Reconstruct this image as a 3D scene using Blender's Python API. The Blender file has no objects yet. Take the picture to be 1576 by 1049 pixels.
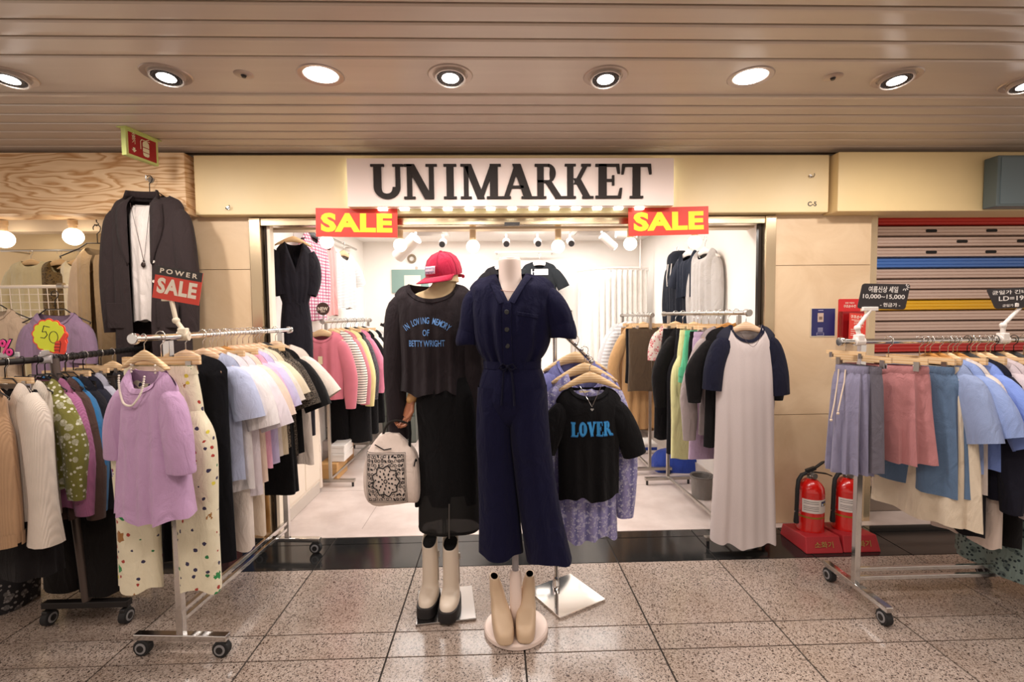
import bpy, bmesh, math, random
from mathutils import Vector, Matrix, Euler

SC = bpy.context.scene
COL = SC.collection
PI = math.pi
R = math.radians
rnd = random.Random(7)

# ------------------------------------------------------------------ camera
CAM_H, FPX = 1.45, 740.0
YAW, PITCH, ROLL = R(1.643), R(2.97), R(-0.591)
_f = Vector((math.sin(YAW)*math.cos(PITCH), math.cos(YAW)*math.cos(PITCH), -math.sin(PITCH)))
_r0 = Vector((math.cos(YAW), -math.sin(YAW), 0))
_u0 = _r0.cross(_f)
_r = math.cos(ROLL)*_r0 + math.sin(ROLL)*_u0
_u = -math.sin(ROLL)*_r0 + math.cos(ROLL)*_u0
cam_data = bpy.data.cameras.new('camera')
cam_data.sensor_width = 36.0
cam_data.lens = FPX*36.0/1576.0
cam_data.clip_start = 0.05
cam = bpy.data.objects.new('camera', cam_data)
COL.objects.link(cam)
cam.matrix_world = Matrix(((_r.x, _u.x, -_f.x, 0), (_r.y, _u.y, -_f.y, 0), (_r.z, _u.z, -_f.z, CAM_H), (0, 0, 0, 1)))
SC.camera = cam

# ------------------------------------------------------------------ world, exposure
w = bpy.data.worlds.new('world')
SC.world = w
w.use_nodes = True
w.node_tree.nodes['Background'].inputs[0].default_value = (1.0, 0.84, 0.72, 1)
w.node_tree.nodes['Background'].inputs[1].default_value = 0.80
SC.view_settings.view_transform = 'Standard'
SC.view_settings.look = 'None'
SC.view_settings.exposure = 0.12
SC.view_settings.gamma = 1.0
SC.view_settings.use_curve_mapping = False
SC.cycles.use_denoising = True
SC.cycles.max_bounces = 6

DOWN_W = 27.0      # each corridor downlight
SHOP_W = 27.0      # each ceiling panel in the shop
NEXT_W = 10.0      # ceiling tube of the neighbouring shop

def area(name, loc, sx, sy, power, col=(1, 1, 1), rot=(0, 0, 0)):
    l = bpy.data.lights.new(name, 'AREA')
    l.shape = 'RECTANGLE'
    l.size, l.size_y = sx, sy
    l.energy = power
    l.color = col
    o = bpy.data.objects.new(name, l)
    o.location = loc
    o.rotation_euler = rot
    COL.objects.link(o)
    return o

# daylight-white tubes set in the shop ceiling, and rows of corridor lamps over and behind the viewer
for ly in (3.75, 4.65, 5.4):
    area('shop_ceiling_tube', (0.05, ly, 2.345), 2.6, 0.14, SHOP_W, (1.0, 0.96, 0.93))
area('neighbour_ceiling_tube', (-3.4, 4.3, 2.33), 1.6, 0.14, NEXT_W, (1.0, 0.80, 0.52))
for lx in (-2.7, -0.9, 0.9, 2.7):
    area('corridor_lamp', (lx, 0.55, 2.47), 0.5, 0.5, 15.0, (1.0, 0.88, 0.80))

# ------------------------------------------------------------------ pixel helper (1576 x 1049)
def ray(px, py):
    return ((px-788.0)/FPX)*_r - ((py-524.5)/FPX)*_u + _f
def P(px, py, Y=None, Z=None, X=None):
    d = ray(px, py)
    if Y is not None: t = Y/d.y
    elif Z is not None: t = (Z-CAM_H)/d.z
    else: t = X/d.x
    return Vector((d.x*t, d.y*t, CAM_H+d.z*t))

# ------------------------------------------------------------------ materials
def lin(h):
    if isinstance(h, str):
        h = h.lstrip('#')
        c = [int(h[i:i+2], 16)/255 for i in (0, 2, 4)]
        return tuple(((x/12.92) if x <= 0.04045 else ((x+0.055)/1.055)**2.4) for x in c) + (1,)
    return tuple(h)[:3] + (1,)

MATS = {}
class NT:
    def __init__(s, name):
        s.m = bpy.data.materials.new(name); s.m.use_nodes = True
        s.t = s.m.node_tree; s.b = s.t.nodes['Principled BSDF']; s._tc = None
    def n(s, typ, **kw):
        o = s.t.nodes.new(typ)
        for k, v in kw.items(): setattr(o, k, v)
        return o
    def l(s, a, b): s.t.links.new(a, b)
    def tc(s):
        if s._tc is None: s._tc = s.n('ShaderNodeTexCoord').outputs['Object']
        return s._tc
    def map(s, sc=(1, 1, 1), rot=(0, 0, 0)):
        m = s.n('ShaderNodeMapping'); m.inputs['Scale'].default_value = sc; m.inputs['Rotation'].default_value = rot
        s.l(s.tc(), m.inputs['Vector']); return m.outputs[0]
    def noise(s, scale, detail=2, vec=None, rough=0.5, dist=0.0):
        o = s.n('ShaderNodeTexNoise'); o.inputs['Scale'].default_value = scale; o.inputs['Detail'].default_value = detail
        o.inputs['Roughness'].default_value = rough; o.inputs['Distortion'].default_value = dist
        s.l(vec or s.tc(), o.inputs['Vector']); return o.outputs['Fac']
    def vor(s, scale, vec=None, feature='F1', rand=1.0):
        o = s.n('ShaderNodeTexVoronoi', feature=feature); o.inputs['Scale'].default_value = scale
        o.inputs['Randomness'].default_value = rand
        s.l(vec or s.tc(), o.inputs['Vector']); return o
    def ramp(s, fac, stops, interp='LINEAR'):
        o = s.n('ShaderNodeValToRGB'); o.color_ramp.interpolation = interp
        e = o.color_ramp.elements
        while len(e) < len(stops): e.new(0.5)
        for i, (p, c) in enumerate(stops): e[i].position = p; e[i].color = lin(c)
        s.l(fac, o.inputs[0]); return o.outputs[0]
    def mix(s, fac, a, b, mode='MIX'):
        o = s.n('ShaderNodeMix', data_type='RGBA', blend_type=mode)
        for i, v in ((0, fac), (6, a), (7, b)):
            if isinstance(v, (int, float)): o.inputs[i].default_value = v
            elif isinstance(v, (str, tuple)): o.inputs[i].default_value = lin(v)
            else: s.l(v, o.inputs[i])
        return o.outputs[2]
    def math(s, op, a, b=0.0):
        o = s.n('ShaderNodeMath', operation=op)
        for i, v in ((0, a), (1, b)):
            if isinstance(v, (int, float)): o.inputs[i].default_value = v
            else: s.l(v, o.inputs[i])
        return o.outputs[0]
    def col(s, c):
        if isinstance(c, (str, tuple)): s.b.inputs['Base Color'].default_value = lin(c)
        else: s.l(c, s.b.inputs['Base Color'])
    def bump(s, h, strength=0.3, dist=0.002):
        o = s.n('ShaderNodeBump'); o.inputs['Strength'].default_value = strength; o.inputs['Distance'].default_value = dist
        s.l(h, o.inputs['Height']); s.l(o.outputs[0], s.b.inputs['Normal'])
    def set(s, **kw):
        for k, v in kw.items():
            s.b.inputs[{'rough': 'Roughness', 'metal': 'Metallic', 'spec': 'Specular IOR Level', 'alpha': 'Alpha', 'sheen': 'Sheen Weight',
                        'coat': 'Coat Weight', 'trans': 'Transmission Weight', 'emit': 'Emission Strength', 'sss': 'Subsurface Weight'}[k]].default_value = v

def plain(name, c, rough=0.5, metal=0.0, var=0.0, **kw):
    k = ('plain', name)
    if k in MATS: return MATS[k]
    t = NT(name)
    if var:
        t.col(t.mix(t.noise(9, 4), tuple(x*(1-var) for x in lin(c)[:3]), tuple(min(1, x*(1+var)) for x in lin(c)[:3])))
    else: t.col(c)
    t.set(rough=rough, metal=metal, **kw)
    MATS[k] = t.m; return t.m

def emit(name, c, strength):
    k = ('emit', name)
    if k in MATS: return MATS[k]
    t = NT(name); t.col(c); t.b.inputs['Emission Color'].default_value = lin(c); t.set(emit=strength, rough=0.5)
    MATS[k] = t.m; return t.m

def cloth(c, kind='plain', c2=None, rough=0.9, scale=1.0):
    """woven or knitted cloth of colour c; kind selects the weave or the printed pattern"""
    k = ('cloth', c, kind, c2, scale)
    if k in MATS: return MATS[k]
    t = NT('cloth_'+kind)
    base = lin(c)
    soft = t.mix(t.noise(14, 3), tuple(x*0.9 for x in base[:3]), tuple(min(1, x*1.08) for x in base[:3]))
    h = t.math('ADD', t.math('MULTIPLY', t.noise(420, 2), .12), t.math('MULTIPLY', t.noise(9, 3, t.map((1.6, 1.6, .7)), .5, 1.2), 1.0))
    wr = True
    if kind == 'knit':
        wv = t.n('ShaderNodeTexWave', wave_type='BANDS', bands_direction='X'); wv.inputs['Scale'].default_value = 60
        wv.inputs['Distortion'].default_value = 1.0
        t.l(t.tc(), wv.inputs['Vector']); h = wv.outputs['Fac']
        soft = t.mix(t.math('MULTIPLY', h, 0.25), soft, tuple(x*0.55 for x in base[:3]))
    elif kind == 'heather':
        soft = t.mix(t.noise(1, 2, t.map((900, 900, 160))), soft, tuple(min(1, x*1.25) for x in base[:3]))
        soft = t.mix(t.math('MULTIPLY', t.noise(1, 2, t.map((500, 500, 90))), 0.5), soft, tuple(x*0.7 for x in base[:3]))
    elif kind == 'stripe':
        wv = t.n('ShaderNodeTexWave', wave_type='BANDS', bands_direction='Z'); wv.inputs['Scale'].default_value = 9*scale
        t.l(t.tc(), wv.inputs['Vector'])
        soft = t.mix(t.ramp(wv.outputs['Fac'], [(0.0, (0, 0, 0)), (0.78, (0, 0, 0)), (0.80, (1, 1, 1))], 'CONSTANT'), soft, c2)
    elif kind == 'plaid':
        for ax in ('Z', 'X'):
            wv = t.n('ShaderNodeTexWave', wave_type='BANDS', bands_direction=ax); wv.inputs['Scale'].default_value = 12*scale
            t.l(t.tc(), wv.inputs['Vector'])
            soft = t.mix(t.math('MULTIPLY', t.ramp(wv.outputs['Fac'], [(0.0, (0, 0, 0)), (0.62, (1, 1, 1))], 'CONSTANT'), 0.75), soft, c2)
    elif kind == 'floral':
        d = t.noise(3, 2, None, 0.5, 0.0)
        v = t.vor(48*scale)
        s1 = t.math('LESS_THAN', v.outputs['Distance'], 0.30)
        soft = t.mix(s1, soft, c2)
        v2 = t.vor(21*scale, feature='F1')
        soft = t.mix(t.math('MULTIPLY', t.math('LESS_THAN', v2.outputs['Distance'], 0.34), t.noise(160, 3)), soft, c2)
    elif kind == 'paisley':
        wv = t.n('ShaderNodeTexWave', wave_type='BANDS', bands_direction='X'); wv.inputs['Scale'].default_value = 5.5
        wv.inputs['Distortion'].default_value = 0.6; t.l(t.tc(), wv.inputs['Vector'])
        band = t.ramp(wv.outputs['Fac'], [(0.0, (0, 0, 0)), (0.5, (1, 1, 1))])
        soft = t.mix(band, soft, '#8d88b4')
        v = t.vor(70)
        soft = t.mix(t.math('LESS_THAN', v.outputs['Distance'], 0.25), soft, c2)
        soft = t.mix(t.math('MULTIPLY', t.math('GREATER_THAN', t.noise(55, 4), 0.56), 0.6), soft, c2)
    elif kind == 'pyjama':
        for sc, thr, cols in ((26, 0.20, [(0, '#d8c94a'), (.25, '#a83a2e'), (.5, '#3a3550'), (.75, '#2d7a46')]),
                              (9.5, 0.21, [(0, '#8a5428'), (.3, '#4a4a9a'), (.5, '#9c6a33'), (.68, '#2d8a4c'), (.85, '#c8702c')])):
            mp = t.n('ShaderNodeMapping'); mp.inputs['Location'].default_value = (0.3*sc, 0.1, 0.77); t.l(t.tc(), mp.inputs['Vector'])
            v = t.vor(sc, mp.outputs[0], rand=0.75)
            wob = t.math('MULTIPLY', t.math('SUBTRACT', t.noise(75, 2), 0.5), 0.35)
            soft = t.mix(t.math('LESS_THAN', t.math('ADD', v.outputs['Distance'], wob), thr), soft, t.ramp(v.outputs['Color'], cols, 'CONSTANT'))
    elif kind == 'lace':
        v = t.vor(120, feature='DISTANCE_TO_EDGE')
        soft = t.mix(t.math('LESS_THAN', v.outputs['Distance'], 0.10), soft, c2)
    elif kind == 'wash':
        soft = t.mix(t.noise(1, 4, t.map((30, 30, 5))), soft, tuple(x*0.8 for x in base[:3]))
    t.col(soft)
    t.bump(h, 0.35 if kind == 'knit' else 0.75, 0.004 if kind == 'knit' else 0.020)
    lum = max(base[:3])
    t.set(rough=rough, sheen=0.15 if lum > 0.05 else 0.04, spec=0.25 if lum > .05 else 0.15)
    MATS[k] = t.m; return t.m

def steel(name='brushed_steel', c='#c9c2b8', rough=0.25):
    k = ('steel', name)
    if k in MATS: return MATS[k]
    t = NT(name); n = t.noise(1, 3, t.map((400, 400, 6)))
    t.col(t.mix(n, tuple(x*.85 for x in lin(c)[:3]), c)); t.set(metal=1.0, rough=rough)
    MATS[k] = t.m; return t.m

CHROME = plain('chrome', '#d8d6d4', 0.12, 1.0)
DULLCHROME = plain('dull_chrome', '#b8b3ad', 0.28, 1.0)
STEEL = steel()
BLACKM = plain('black_painted_metal', '#24201f', 0.45, 0.3)
BLACKP = plain('black_plastic', '#191718', 0.45)
RUBBER = plain('black_rubber', '#1b1a1b', 0.75)
GREYP = plain('grey_plastic', '#8d8b8c', 0.5)
WHITEP = plain('white_plastic', '#e9e2dc', 0.4)
WHITEM = plain('white_metal', '#ece6e0', 0.4)
CARD = plain('ivory_card', '#d9c8a4', 0.8)

def wood_mat(name, c1, c2, scale=6.0, axis='X', rough=0.5, dist=7.0):
    k = ('wood', name)
    if k in MATS: return MATS[k]
    t = NT(name)
    wv = t.n('ShaderNodeTexWave', wave_type='BANDS', bands_direction='Z'); wv.inputs['Scale'].default_value = scale
    wv.inputs['Distortion'].default_value = dist; wv.inputs['Detail'].default_value = 3; wv.inputs['Detail Scale'].default_value = 0.9
    sc = {'X': (0.35, 1, 1.6), 'Y': (1, 0.35, 1.6), 'Z': (1, 1, .3)}[axis]
    t.l(t.map(sc), wv.inputs['Vector'])
    t.col(t.ramp(wv.outputs['Fac'], [(0.0, c1), (0.45, c1), (0.85, c2), (1.0, c2)])); t.set(rough=rough, spec=.3)
    MATS[k] = t.m; return t.m
PALEWOOD = wood_mat('pale_hanger_wood', '#e2c49c', '#d2ab7c', 14, dist=3)
PINKWOOD = wood_mat('natural_hanger_wood', '#dcbb9c', '#cba582', 14, dist=3)
AMBERWOOD = wood_mat('amber_hanger_wood', '#b9803f', '#9c6628', 14, dist=3)

# ------------------------------------------------------------------ mesh building
class MB:
    def __init__(s): s.v = []; s.f = []
    def add(s, vs, fs, M=None):
        k = len(s.v)
        s.v += [tuple((M @ Vector(p)) if M else p) for p in vs]
        s.f += [tuple(i+k for i in f) for f in fs]; return s
    def box(s, c, d, M=None, rz=0.0):
        x, y, z = [q/2 for q in d]
        vs = [Vector((i*x, j*y, l*z)) for i in (-1, 1) for j in (-1, 1) for l in (-1, 1)]
        if rz: vs = [Matrix.Rotation(rz, 3, 'Z') @ q for q in vs]
        vs = [q+Vector(c) for q in vs]
        return s.add(vs, [(0, 1, 3, 2), (4, 6, 7, 5), (0, 4, 5, 1), (2, 3, 7, 6), (0, 2, 6, 4), (1, 5, 7, 3)], M)
    def bar(s, a, b, w, h, M=None):
        """rectangular bar from a to b, width w across and h high"""
        a, b = Vector(a), Vector(b); t = (b-a).normalized()
        up = Vector((0, 0, 1)) if abs(t.z) < 0.95 else Vector((0, 1, 0))
        n = t.cross(up).normalized(); u = n.cross(t)
        vs = [q+i*n*w/2+j*u*h/2 for q in (a, b) for i, j in ((-1, -1), (1, -1), (1, 1), (-1, 1))]
        return s.add(vs, [(3, 2, 1, 0), (4, 5, 6, 7), (0, 1, 5, 4), (1, 2, 6, 5), (2, 3, 7, 6), (3, 0, 4, 7)], M)
    def tube(s, pts, r, n=8, cap=True, M=None):
        pts = [Vector(p) for p in pts]; rr = r if isinstance(r, (list, tuple)) else [r]*len(pts)
        vs = []; prev = None
        for i, p in enumerate(pts):
            t = (pts[min(i+1, len(pts)-1)]-pts[max(i-1, 0)]).normalized()
            if prev is None:
                a = Vector((0, 0, 1)) if abs(t.z) < .9 else Vector((0, 1, 0)); u = t.cross(a).normalized()
            else: u = (prev - t*prev.dot(t)).normalized()
            prev = u; q = t.cross(u)
            vs += [p+rr[i]*(math.cos(2*PI*k/n)*u+math.sin(2*PI*k/n)*q) for k in range(n)]
        fs = [(i*n+k, i*n+(k+1) % n, (i+1)*n+(k+1) % n, (i+1)*n+k) for i in range(len(pts)-1) for k in range(n)]
        if cap: fs += [tuple(range(n))[::-1], tuple(range((len(pts)-1)*n, len(pts)*n))]
        return s.add(vs, fs, M)
    def lathe(s, prof, n=20, c=(0, 0, 0), M=None, sx=1.0, sy=1.0):
        """prof: (radius, z) from bottom to top, turned about z"""
        vs = [(c[0]+r*math.cos(2*PI*k/n)*sx, c[1]+r*math.sin(2*PI*k/n)*sy, c[2]+z) for r, z in prof for k in range(n)]
        fs = [(i*n+k, i*n+(k+1) % n, (i+1)*n+(k+1) % n, (i+1)*n+k) for i in range(len(prof)-1) for k in range(n)]
        if prof[0][0] > 0: fs.append(tuple(range(n))[::-1])
        if prof[-1][0] > 0: fs.append(tuple(range((len(prof)-1)*n, len(prof)*n)))
        return s.add(vs, fs, M)
    def ball(s, c, r, n=14, m=9, sc=(1, 1, 1)):
        return s.add([(c[0]+sc[0]*r*math.sin(PI*i/m)*math.cos(2*PI*k/n), c[1]+sc[1]*r*math.sin(PI*i/m)*math.sin(2*PI*k/n), c[2]-sc[2]*r*math.cos(PI*i/m)) for i in range(m+1) for k in range(n)],
                     [(i*n+k, i*n+(k+1) % n, (i+1)*n+(k+1) % n, (i+1)*n+k) for i in range(m) for k in range(n)])
    def prism(s, poly, y0, y1, M=None):
        """polygon in the xz plane pushed from y0 (front) to y1"""
        n = len(poly)
        vs = [(x, y0, z) for x, z in poly]+[(x, y1, z) for x, z in poly]
        return s.add(vs, [tuple(range(n)), tuple(range(n, 2*n))[::-1]]+[(i, i+n, (i+1) % n+n, (i+1) % n) for i in range(n)], M)
    def grid(s, rows, close=False, flip=False):
        """rows of equal length point lists"""
        m = len(rows[0]); k = len(rows)
        vs = [p for r in rows for p in r]
        fs = []
        for i in range(k-1):
            for j in range(m if close else m-1):
                q = (i*m+j, i*m+(j+1) % m, (i+1)*m+(j+1) % m, (i+1)*m+j)
                fs.append(q[::-1] if flip else q)
        return s.add(vs, fs)
    def mesh(s, name, mat, smooth=True):
        me = bpy.data.meshes.new(name); me.from_pydata(s.v, [], s.f)
        bm = bmesh.new(); bm.from_mesh(me)
        bmesh.ops.remove_doubles(bm, verts=bm.verts, dist=1e-5)
        bmesh.ops.recalc_face_normals(bm, faces=bm.faces)
        bm.to_mesh(me); bm.free()
        me.materials.append(mat)
        if smooth:
            me.shade_smooth()
        return me
    def build(s, name, mat, parent=None, smooth=True, bevel=0.0, angle=35, thick=0.0, loc=None, rot=None, subsurf=0):
        me = s.mesh(name, mat, smooth)
        if smooth: me.set_sharp_from_angle(angle=R(angle))
        return obj(name, me, parent, bevel, thick, loc, rot, subsurf)

def obj(name, me, parent=None, bevel=0.0, thick=0.0, loc=None, rot=None, subsurf=0):
    o = bpy.data.objects.new(name, me); COL.objects.link(o)
    if parent: o.parent = parent
    if loc is not None: o.location = loc
    if rot is not None: o.rotation_euler = rot
    if bevel:
        b = o.modifiers.new('bevel', 'BEVEL'); b.width = bevel; b.segments = 2; b.limit_method = 'ANGLE'; b.angle_limit = R(40)
    if thick:
        b = o.modifiers.new('thick', 'SOLIDIFY'); b.thickness = thick; b.offset = 0
    if subsurf:
        b = o.modifiers.new('sub', 'SUBSURF'); b.levels = subsurf; b.render_levels = subsurf
    return o

def tag(o, label, cat, group=None, kind=None):
    if label: o['label'] = label
    if cat: o['category'] = cat
    if group: o['group'] = group
    if kind: o['kind'] = kind
    return o
def thing(name, label, cat, loc=(0, 0, 0), rz=0.0, group=None, rot=None):
    o = bpy.data.objects.new(name, None); o.empty_display_size = 0.1; COL.objects.link(o)
    o.location = loc; o.rotation_euler = rot if rot else (0, 0, rz)
    return tag(o, label, cat, group)
def struct(o, label=None):
    o['kind'] = 'structure'
    if label: o['label'] = label
    return o
def copy_thing(o, label=None, loc=None, rz=None):
    c = o.copy(); COL.objects.link(c)
    if label: c['label'] = label
    if loc is not None: c.location = loc
    if rz is not None: c.rotation_euler = (0, 0, rz)
    for ch in list(o.children):
        k = ch.copy(); COL.objects.link(k); k.parent = c
        for g in list(ch.children):
            q = g.copy(); COL.objects.link(q); q.parent = k
    return c

def herm(pts, t):
    """smooth curve through (t, value) pairs"""
    if t <= pts[0][0]: return pts[0][1]
    if t >= pts[-1][0]: return pts[-1][1]
    for i in range(len(pts)-1):
        t0, a = pts[i]; t1, b = pts[i+1]
        if t <= t1:
            u = (t-t0)/(t1-t0)
            def sl(k):
                if k == 0 or k == len(pts)-1: return None
                return (pts[k+1][1]-pts[k-1][1])/(pts[k+1][0]-pts[k-1][0])
            d = (b-a)/(t1-t0)
            m0 = sl(i); m1 = sl(i+1)
            m0 = d if m0 is None else m0; m1 = d if m1 is None else m1
            h = t1-t0
            return (2*u**3-3*u*u+1)*a+(u**3-2*u*u+u)*h*m0+(-2*u**3+3*u*u)*b+(u**3-u*u)*h*m1
    return pts[-1][1]

# ------------------------------------------------------------------ lettering
def text_mesh(body, size, depth=0.0, bold=0.0, align='CENTER', spacing=1.0, shear=0.0, line=1.0):
    """letters of the built-in font as a mesh in the xz plane facing -y, centred on the origin"""
    cu = bpy.data.curves.new('lettering', 'FONT')
    cu.body = body; cu.size = size; cu.extrude = depth/2; cu.offset = bold; cu.align_x = align; cu.align_y = 'CENTER'
    cu.space_character = spacing; cu.shear = shear; cu.space_line = line; cu.resolution_u = 3
    tmp = bpy.data.objects.new('lettering', cu); COL.objects.link(tmp)
    dg = bpy.context.evaluated_depsgraph_get()
    me = bpy.data.meshes.new_from_object(tmp.evaluated_get(dg))
    bpy.data.objects.remove(tmp); bpy.data.curves.remove(cu)
    me.transform(Matrix.Rotation(PI/2, 4, 'X'))
    return me
def text(body, size, mat, parent, loc, depth=0.001, bold=0.0, rot=None, name='lettering', **kw):
    me = text_mesh(body, size, depth, bold, **kw); me.materials.clear(); me.materials.append(mat)
    me.name = name
    return obj(name, me, parent, loc=loc, rot=rot)
def fit(me, wd, ht):
    """scale a mesh in the xz plane to a width and a height, centred"""
    xs = [v.co.x for v in me.vertices]; zs = [v.co.z for v in me.vertices]
    cx, cz = (min(xs)+max(xs))/2, (min(zs)+max(zs))/2
    sx = wd/(max(xs)-min(xs)) if wd else 1; sz = ht/(max(zs)-min(zs)) if ht else sx
    for v in me.vertices: v.co.x = (v.co.x-cx)*sx; v.co.z = (v.co.z-cz)*sz
    return me

# slab and serif capitals drawn as strokes on a unit-high cell: each stroke is a quad (x0,z0,x1,z1,width)
def serif_letter(ch, thick=0.17, thin=0.09, ser=0.055, slab=0.085):
    """returns (polygons, advance width)"""
    T, t = thick, thin
    q = []
    def v(x, w): q.append([(x, 0), (x+w, 0), (x+w, 1), (x, 1)])
    def hz(x0, x1, z, h=None): h = h or ser; q.append([(x0, z), (x1, z), (x1, z+h), (x0, z+h)])
    def dia(xa, za, xb, zb, w): q.append([(xa, za), (xa+w, za), (xb+w, zb), (xb, zb)])
    s = slab
    def foot(x, w, z): hz(x-s, x+w+s, z)
    def beak(x, z0, z1): q.append([(x-.03, z0), (x+.04, z0), (x+.02, z1), (x-.05, z1)])
    def arc(cx, cz, rx, rz, a0, a1, w0, w1, n=14):
        pts = []
        for i in range(n):
            A = [R(a0+(a1-a0)*(i+k)/n) for k in (0, 1)]
            ws = [w1+(w0-w1)*abs(math.cos(a)) for a in A]
            o = [(cx+rx*math.cos(a), cz+rz*math.sin(a)) for a in A]
            inn = [(cx+(rx-ww)*math.cos(a), cz+(rz-w1)*math.sin(a)) for a, ww in zip(A, ws)]
            q.append([inn[0], o[0], o[1], inn[1]])
    if ch == 'I': v(s, T); foot(s, T, 0); foot(s, T, 1-ser); return q, T+2*s
    if ch == 'U':
        q.append([(s, .30), (s+T, .30), (s+T, 1), (s, 1)]); foot(s, T, 1-ser)
        q.append([(.62+s, .30), (.62+s+t, .30), (.62+s+t, 1), (.62+s, 1)]); foot(.62+s, t, 1-ser)
        arc(s+(.62+t)/2, .33, (.62+t)/2, .35, 180, 360, T, t*1.2, 18); return q, .62+t+2*s
    if ch == 'N':
        v(s, t); foot(s, t, 0); hz(0, s+t, 1-ser); v(s+.58, t); foot(s+.58, t, 1-ser)
        dia(s+.58-T*.55, 0, s-.03, 1, T*1.05); return q, .58+t+2*s
    if ch == 'M':
        v(s, t); foot(s, t, 0); hz(0, s+t, 1-ser); v(s+.70, T); foot(s+.70, T, 0); hz(s+.70, s+.70+T+s, 1-ser)
        dia(s+.36, .0, s, 1, T*.95); dia(s+.38, .0, s+.72, 1, t); return q, .70+T+2*s
    if ch == 'A':
        dia(s, 0, s+.33, 1, t*1.1); dia(s+.60, 0, s+.26, 1, T*1.1); foot(s, t, 0); foot(s+.60, T, 0); hz(s+.12, s+.58, .30, .075); return q, .60+T+2*s
    if ch == 'R':
        v(s, T); foot(s, T, 0); hz(0, s+.40, 1-.07, .07); hz(s, s+.40, .46, .07); arc(s+.36, .73, .26, .27, -90, 90, T*.95, .07)
        dia(s+.62, 0, s+.26, .48, T*1.05); hz(s+.60, s+.62+T+.09, 0); return q, .62+T+s+.06
    if ch == 'K':
        v(s, T); foot(s, T, 0); foot(s, T, 1-ser); dia(s+T, .42, s+.58, 1, t*1.3); dia(s+.60, 0, s+.22, .58, T*1.1)
        foot(s+.57, t*1.3, 1-ser); hz(s+.52, s+.60+T+.1, 0); return q, .60+T+s+.1
    if ch in 'EL':
        v(s, T); hz(0, s+.58, 0, .075)
        q.append([(s+.50, .0), (s+.60, 0), (s+.63, .30), (s+.57, .30)])
        if ch == 'L': foot(s, T, 1-ser)
        else:
            hz(0, s+.54, 1-.075, .075); hz(s, s+.42, .49, .07); q.append([(s+.46, 1), (s+.55, 1), (s+.57, .72), (s+.51, .72)]); q.append([(s+.36, .38), (s+.42, .38), (s+.42, .67), (s+.36, .67)])
        return q, .66+s
    if ch == 'T':
        v(s+.24, T); foot(s+.24, T, 0); hz(.02, s+.48+T+s-.02, 1-.08, .08)
        q.append([(.0, .70), (.06, .70), (.12, 1), (.02, 1)]); e = s+.48+T+s; q.append([(e-.06, .70), (e, .70), (e-.02, 1), (e-.12, 1)]); return q, e
    if ch == 'O':
        arc(.42, .5, .40, .5, 0, 360, T*1.05, t, 28); return q, .84
    if ch == 'V':
        dia(s+.30, 0, s, 1, T*1.1); dia(s+.34, 0, s+.62, 1, t); foot(s, T, 1-ser); foot(s+.62, t, 1-ser); return q, .62+t+2*s
    return q, .4

def ribbon_panel(pts, w, y0, y1, mb=None):
    mb = mb or MB()
    for (x0, z0), (x1, z1) in zip(pts, pts[1:]):
        d = Vector((x1-x0, z1-z0)).normalized(); n = Vector((-d.y, d.x))*w/2
        mb.prism([(x0-n.x-d.x*w*.3, z0-n.y-d.y*w*.3), (x1-n.x+d.x*w*.3, z1-n.y+d.y*w*.3), (x1+n.x+d.x*w*.3, z1+n.y+d.y*w*.3), (x0+n.x-d.x*w*.3, z0+n.y-d.y*w*.3)], y0, y1)
    return mb

# ================================================================== the setting
CEIL = 2.50
WALL_Y = 3.20
# ---- floor: granite tiles laid on a slab
def granite(name, light, mid, dark, spot):
    t = NT(name)
    n = t.noise(1, 2, t.map((1, 1, 1)))
    v = t.vor(190); g = t.ramp(v.outputs['Color'], [(0, dark), (.17, dark), (.24, mid), (.6, light), (1, light)], 'LINEAR')
    v2 = t.vor(420); g = t.mix(t.math('MULTIPLY', t.math('GREATER_THAN', v2.outputs['Color'], 0.74), .7), g, dark)
    g = t.mix(t.math('MULTIPLY', t.ramp(t.noise(2.2, 4), [(0.42, (0, 0, 0)), (.75, (1, 1, 1))]), 0.38), g, spot)
    t.col(g); t.set(rough=0.16, spec=.5); return t.m
GRANITE = granite('pink_grey_granite', '#b3a499', '#907f74', '#3a302d', '#80664f')
tb = NT('black_polished_granite'); tb.col(tb.mix(tb.noise(60, 3), '#171717', '#2b2b2b')); tb.set(rough=0.12, spec=.5); BLACKSTONE = tb.m
GROUT = plain('dark_grout', '#2c2520', 0.9)
floor = struct(MB().box((0, 0.2, -0.03), (11.0, 6.36, 0.05)).build('floor', GROUT, smooth=False), 'speckled granite tile floor of the arcade with a black band along the shops')
xs0 = 0.068*CAM_H; TW = 0.4075*CAM_H
YT, YB, Y1, Y2 = [P(788, q, Z=0).y for q in (821, 869, 967, 1005.5)]   # rear and front edge of the black band, next joints
YR = Y1 - Y2
def tile_mesh(d, m): return MB().box((0, 0, -0.006), (TW-0.008, d-0.007, 0.012)).mesh('tile', m, False)
tile_a = tile_mesh(YB-Y1, GRANITE); tile_n = tile_mesh(YR, GRANITE); tile_b = tile_mesh((YT-YB)*.76, BLACKSTONE); tile_c = tile_mesh((YT-YB)*.24, BLACKSTONE)
for k in range(-8, 9):
    x = xs0+(k+.5)*TW
    obj('tile', tile_b, floor, loc=(x, YB+(YT-YB)*.38, 0)); obj('tile', tile_c, floor, loc=(x, YB+(YT-YB)*.88, 0))
    obj('tile', tile_n, floor, loc=(x, (Y1+Y2)/2, 0))
    for y in ((YB+Y1)/2, Y2-(YB-Y1)*.5, Y2-(YB-Y1)*1.5): obj('tile', tile_a, floor, loc=(x, y, 0))
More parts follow.
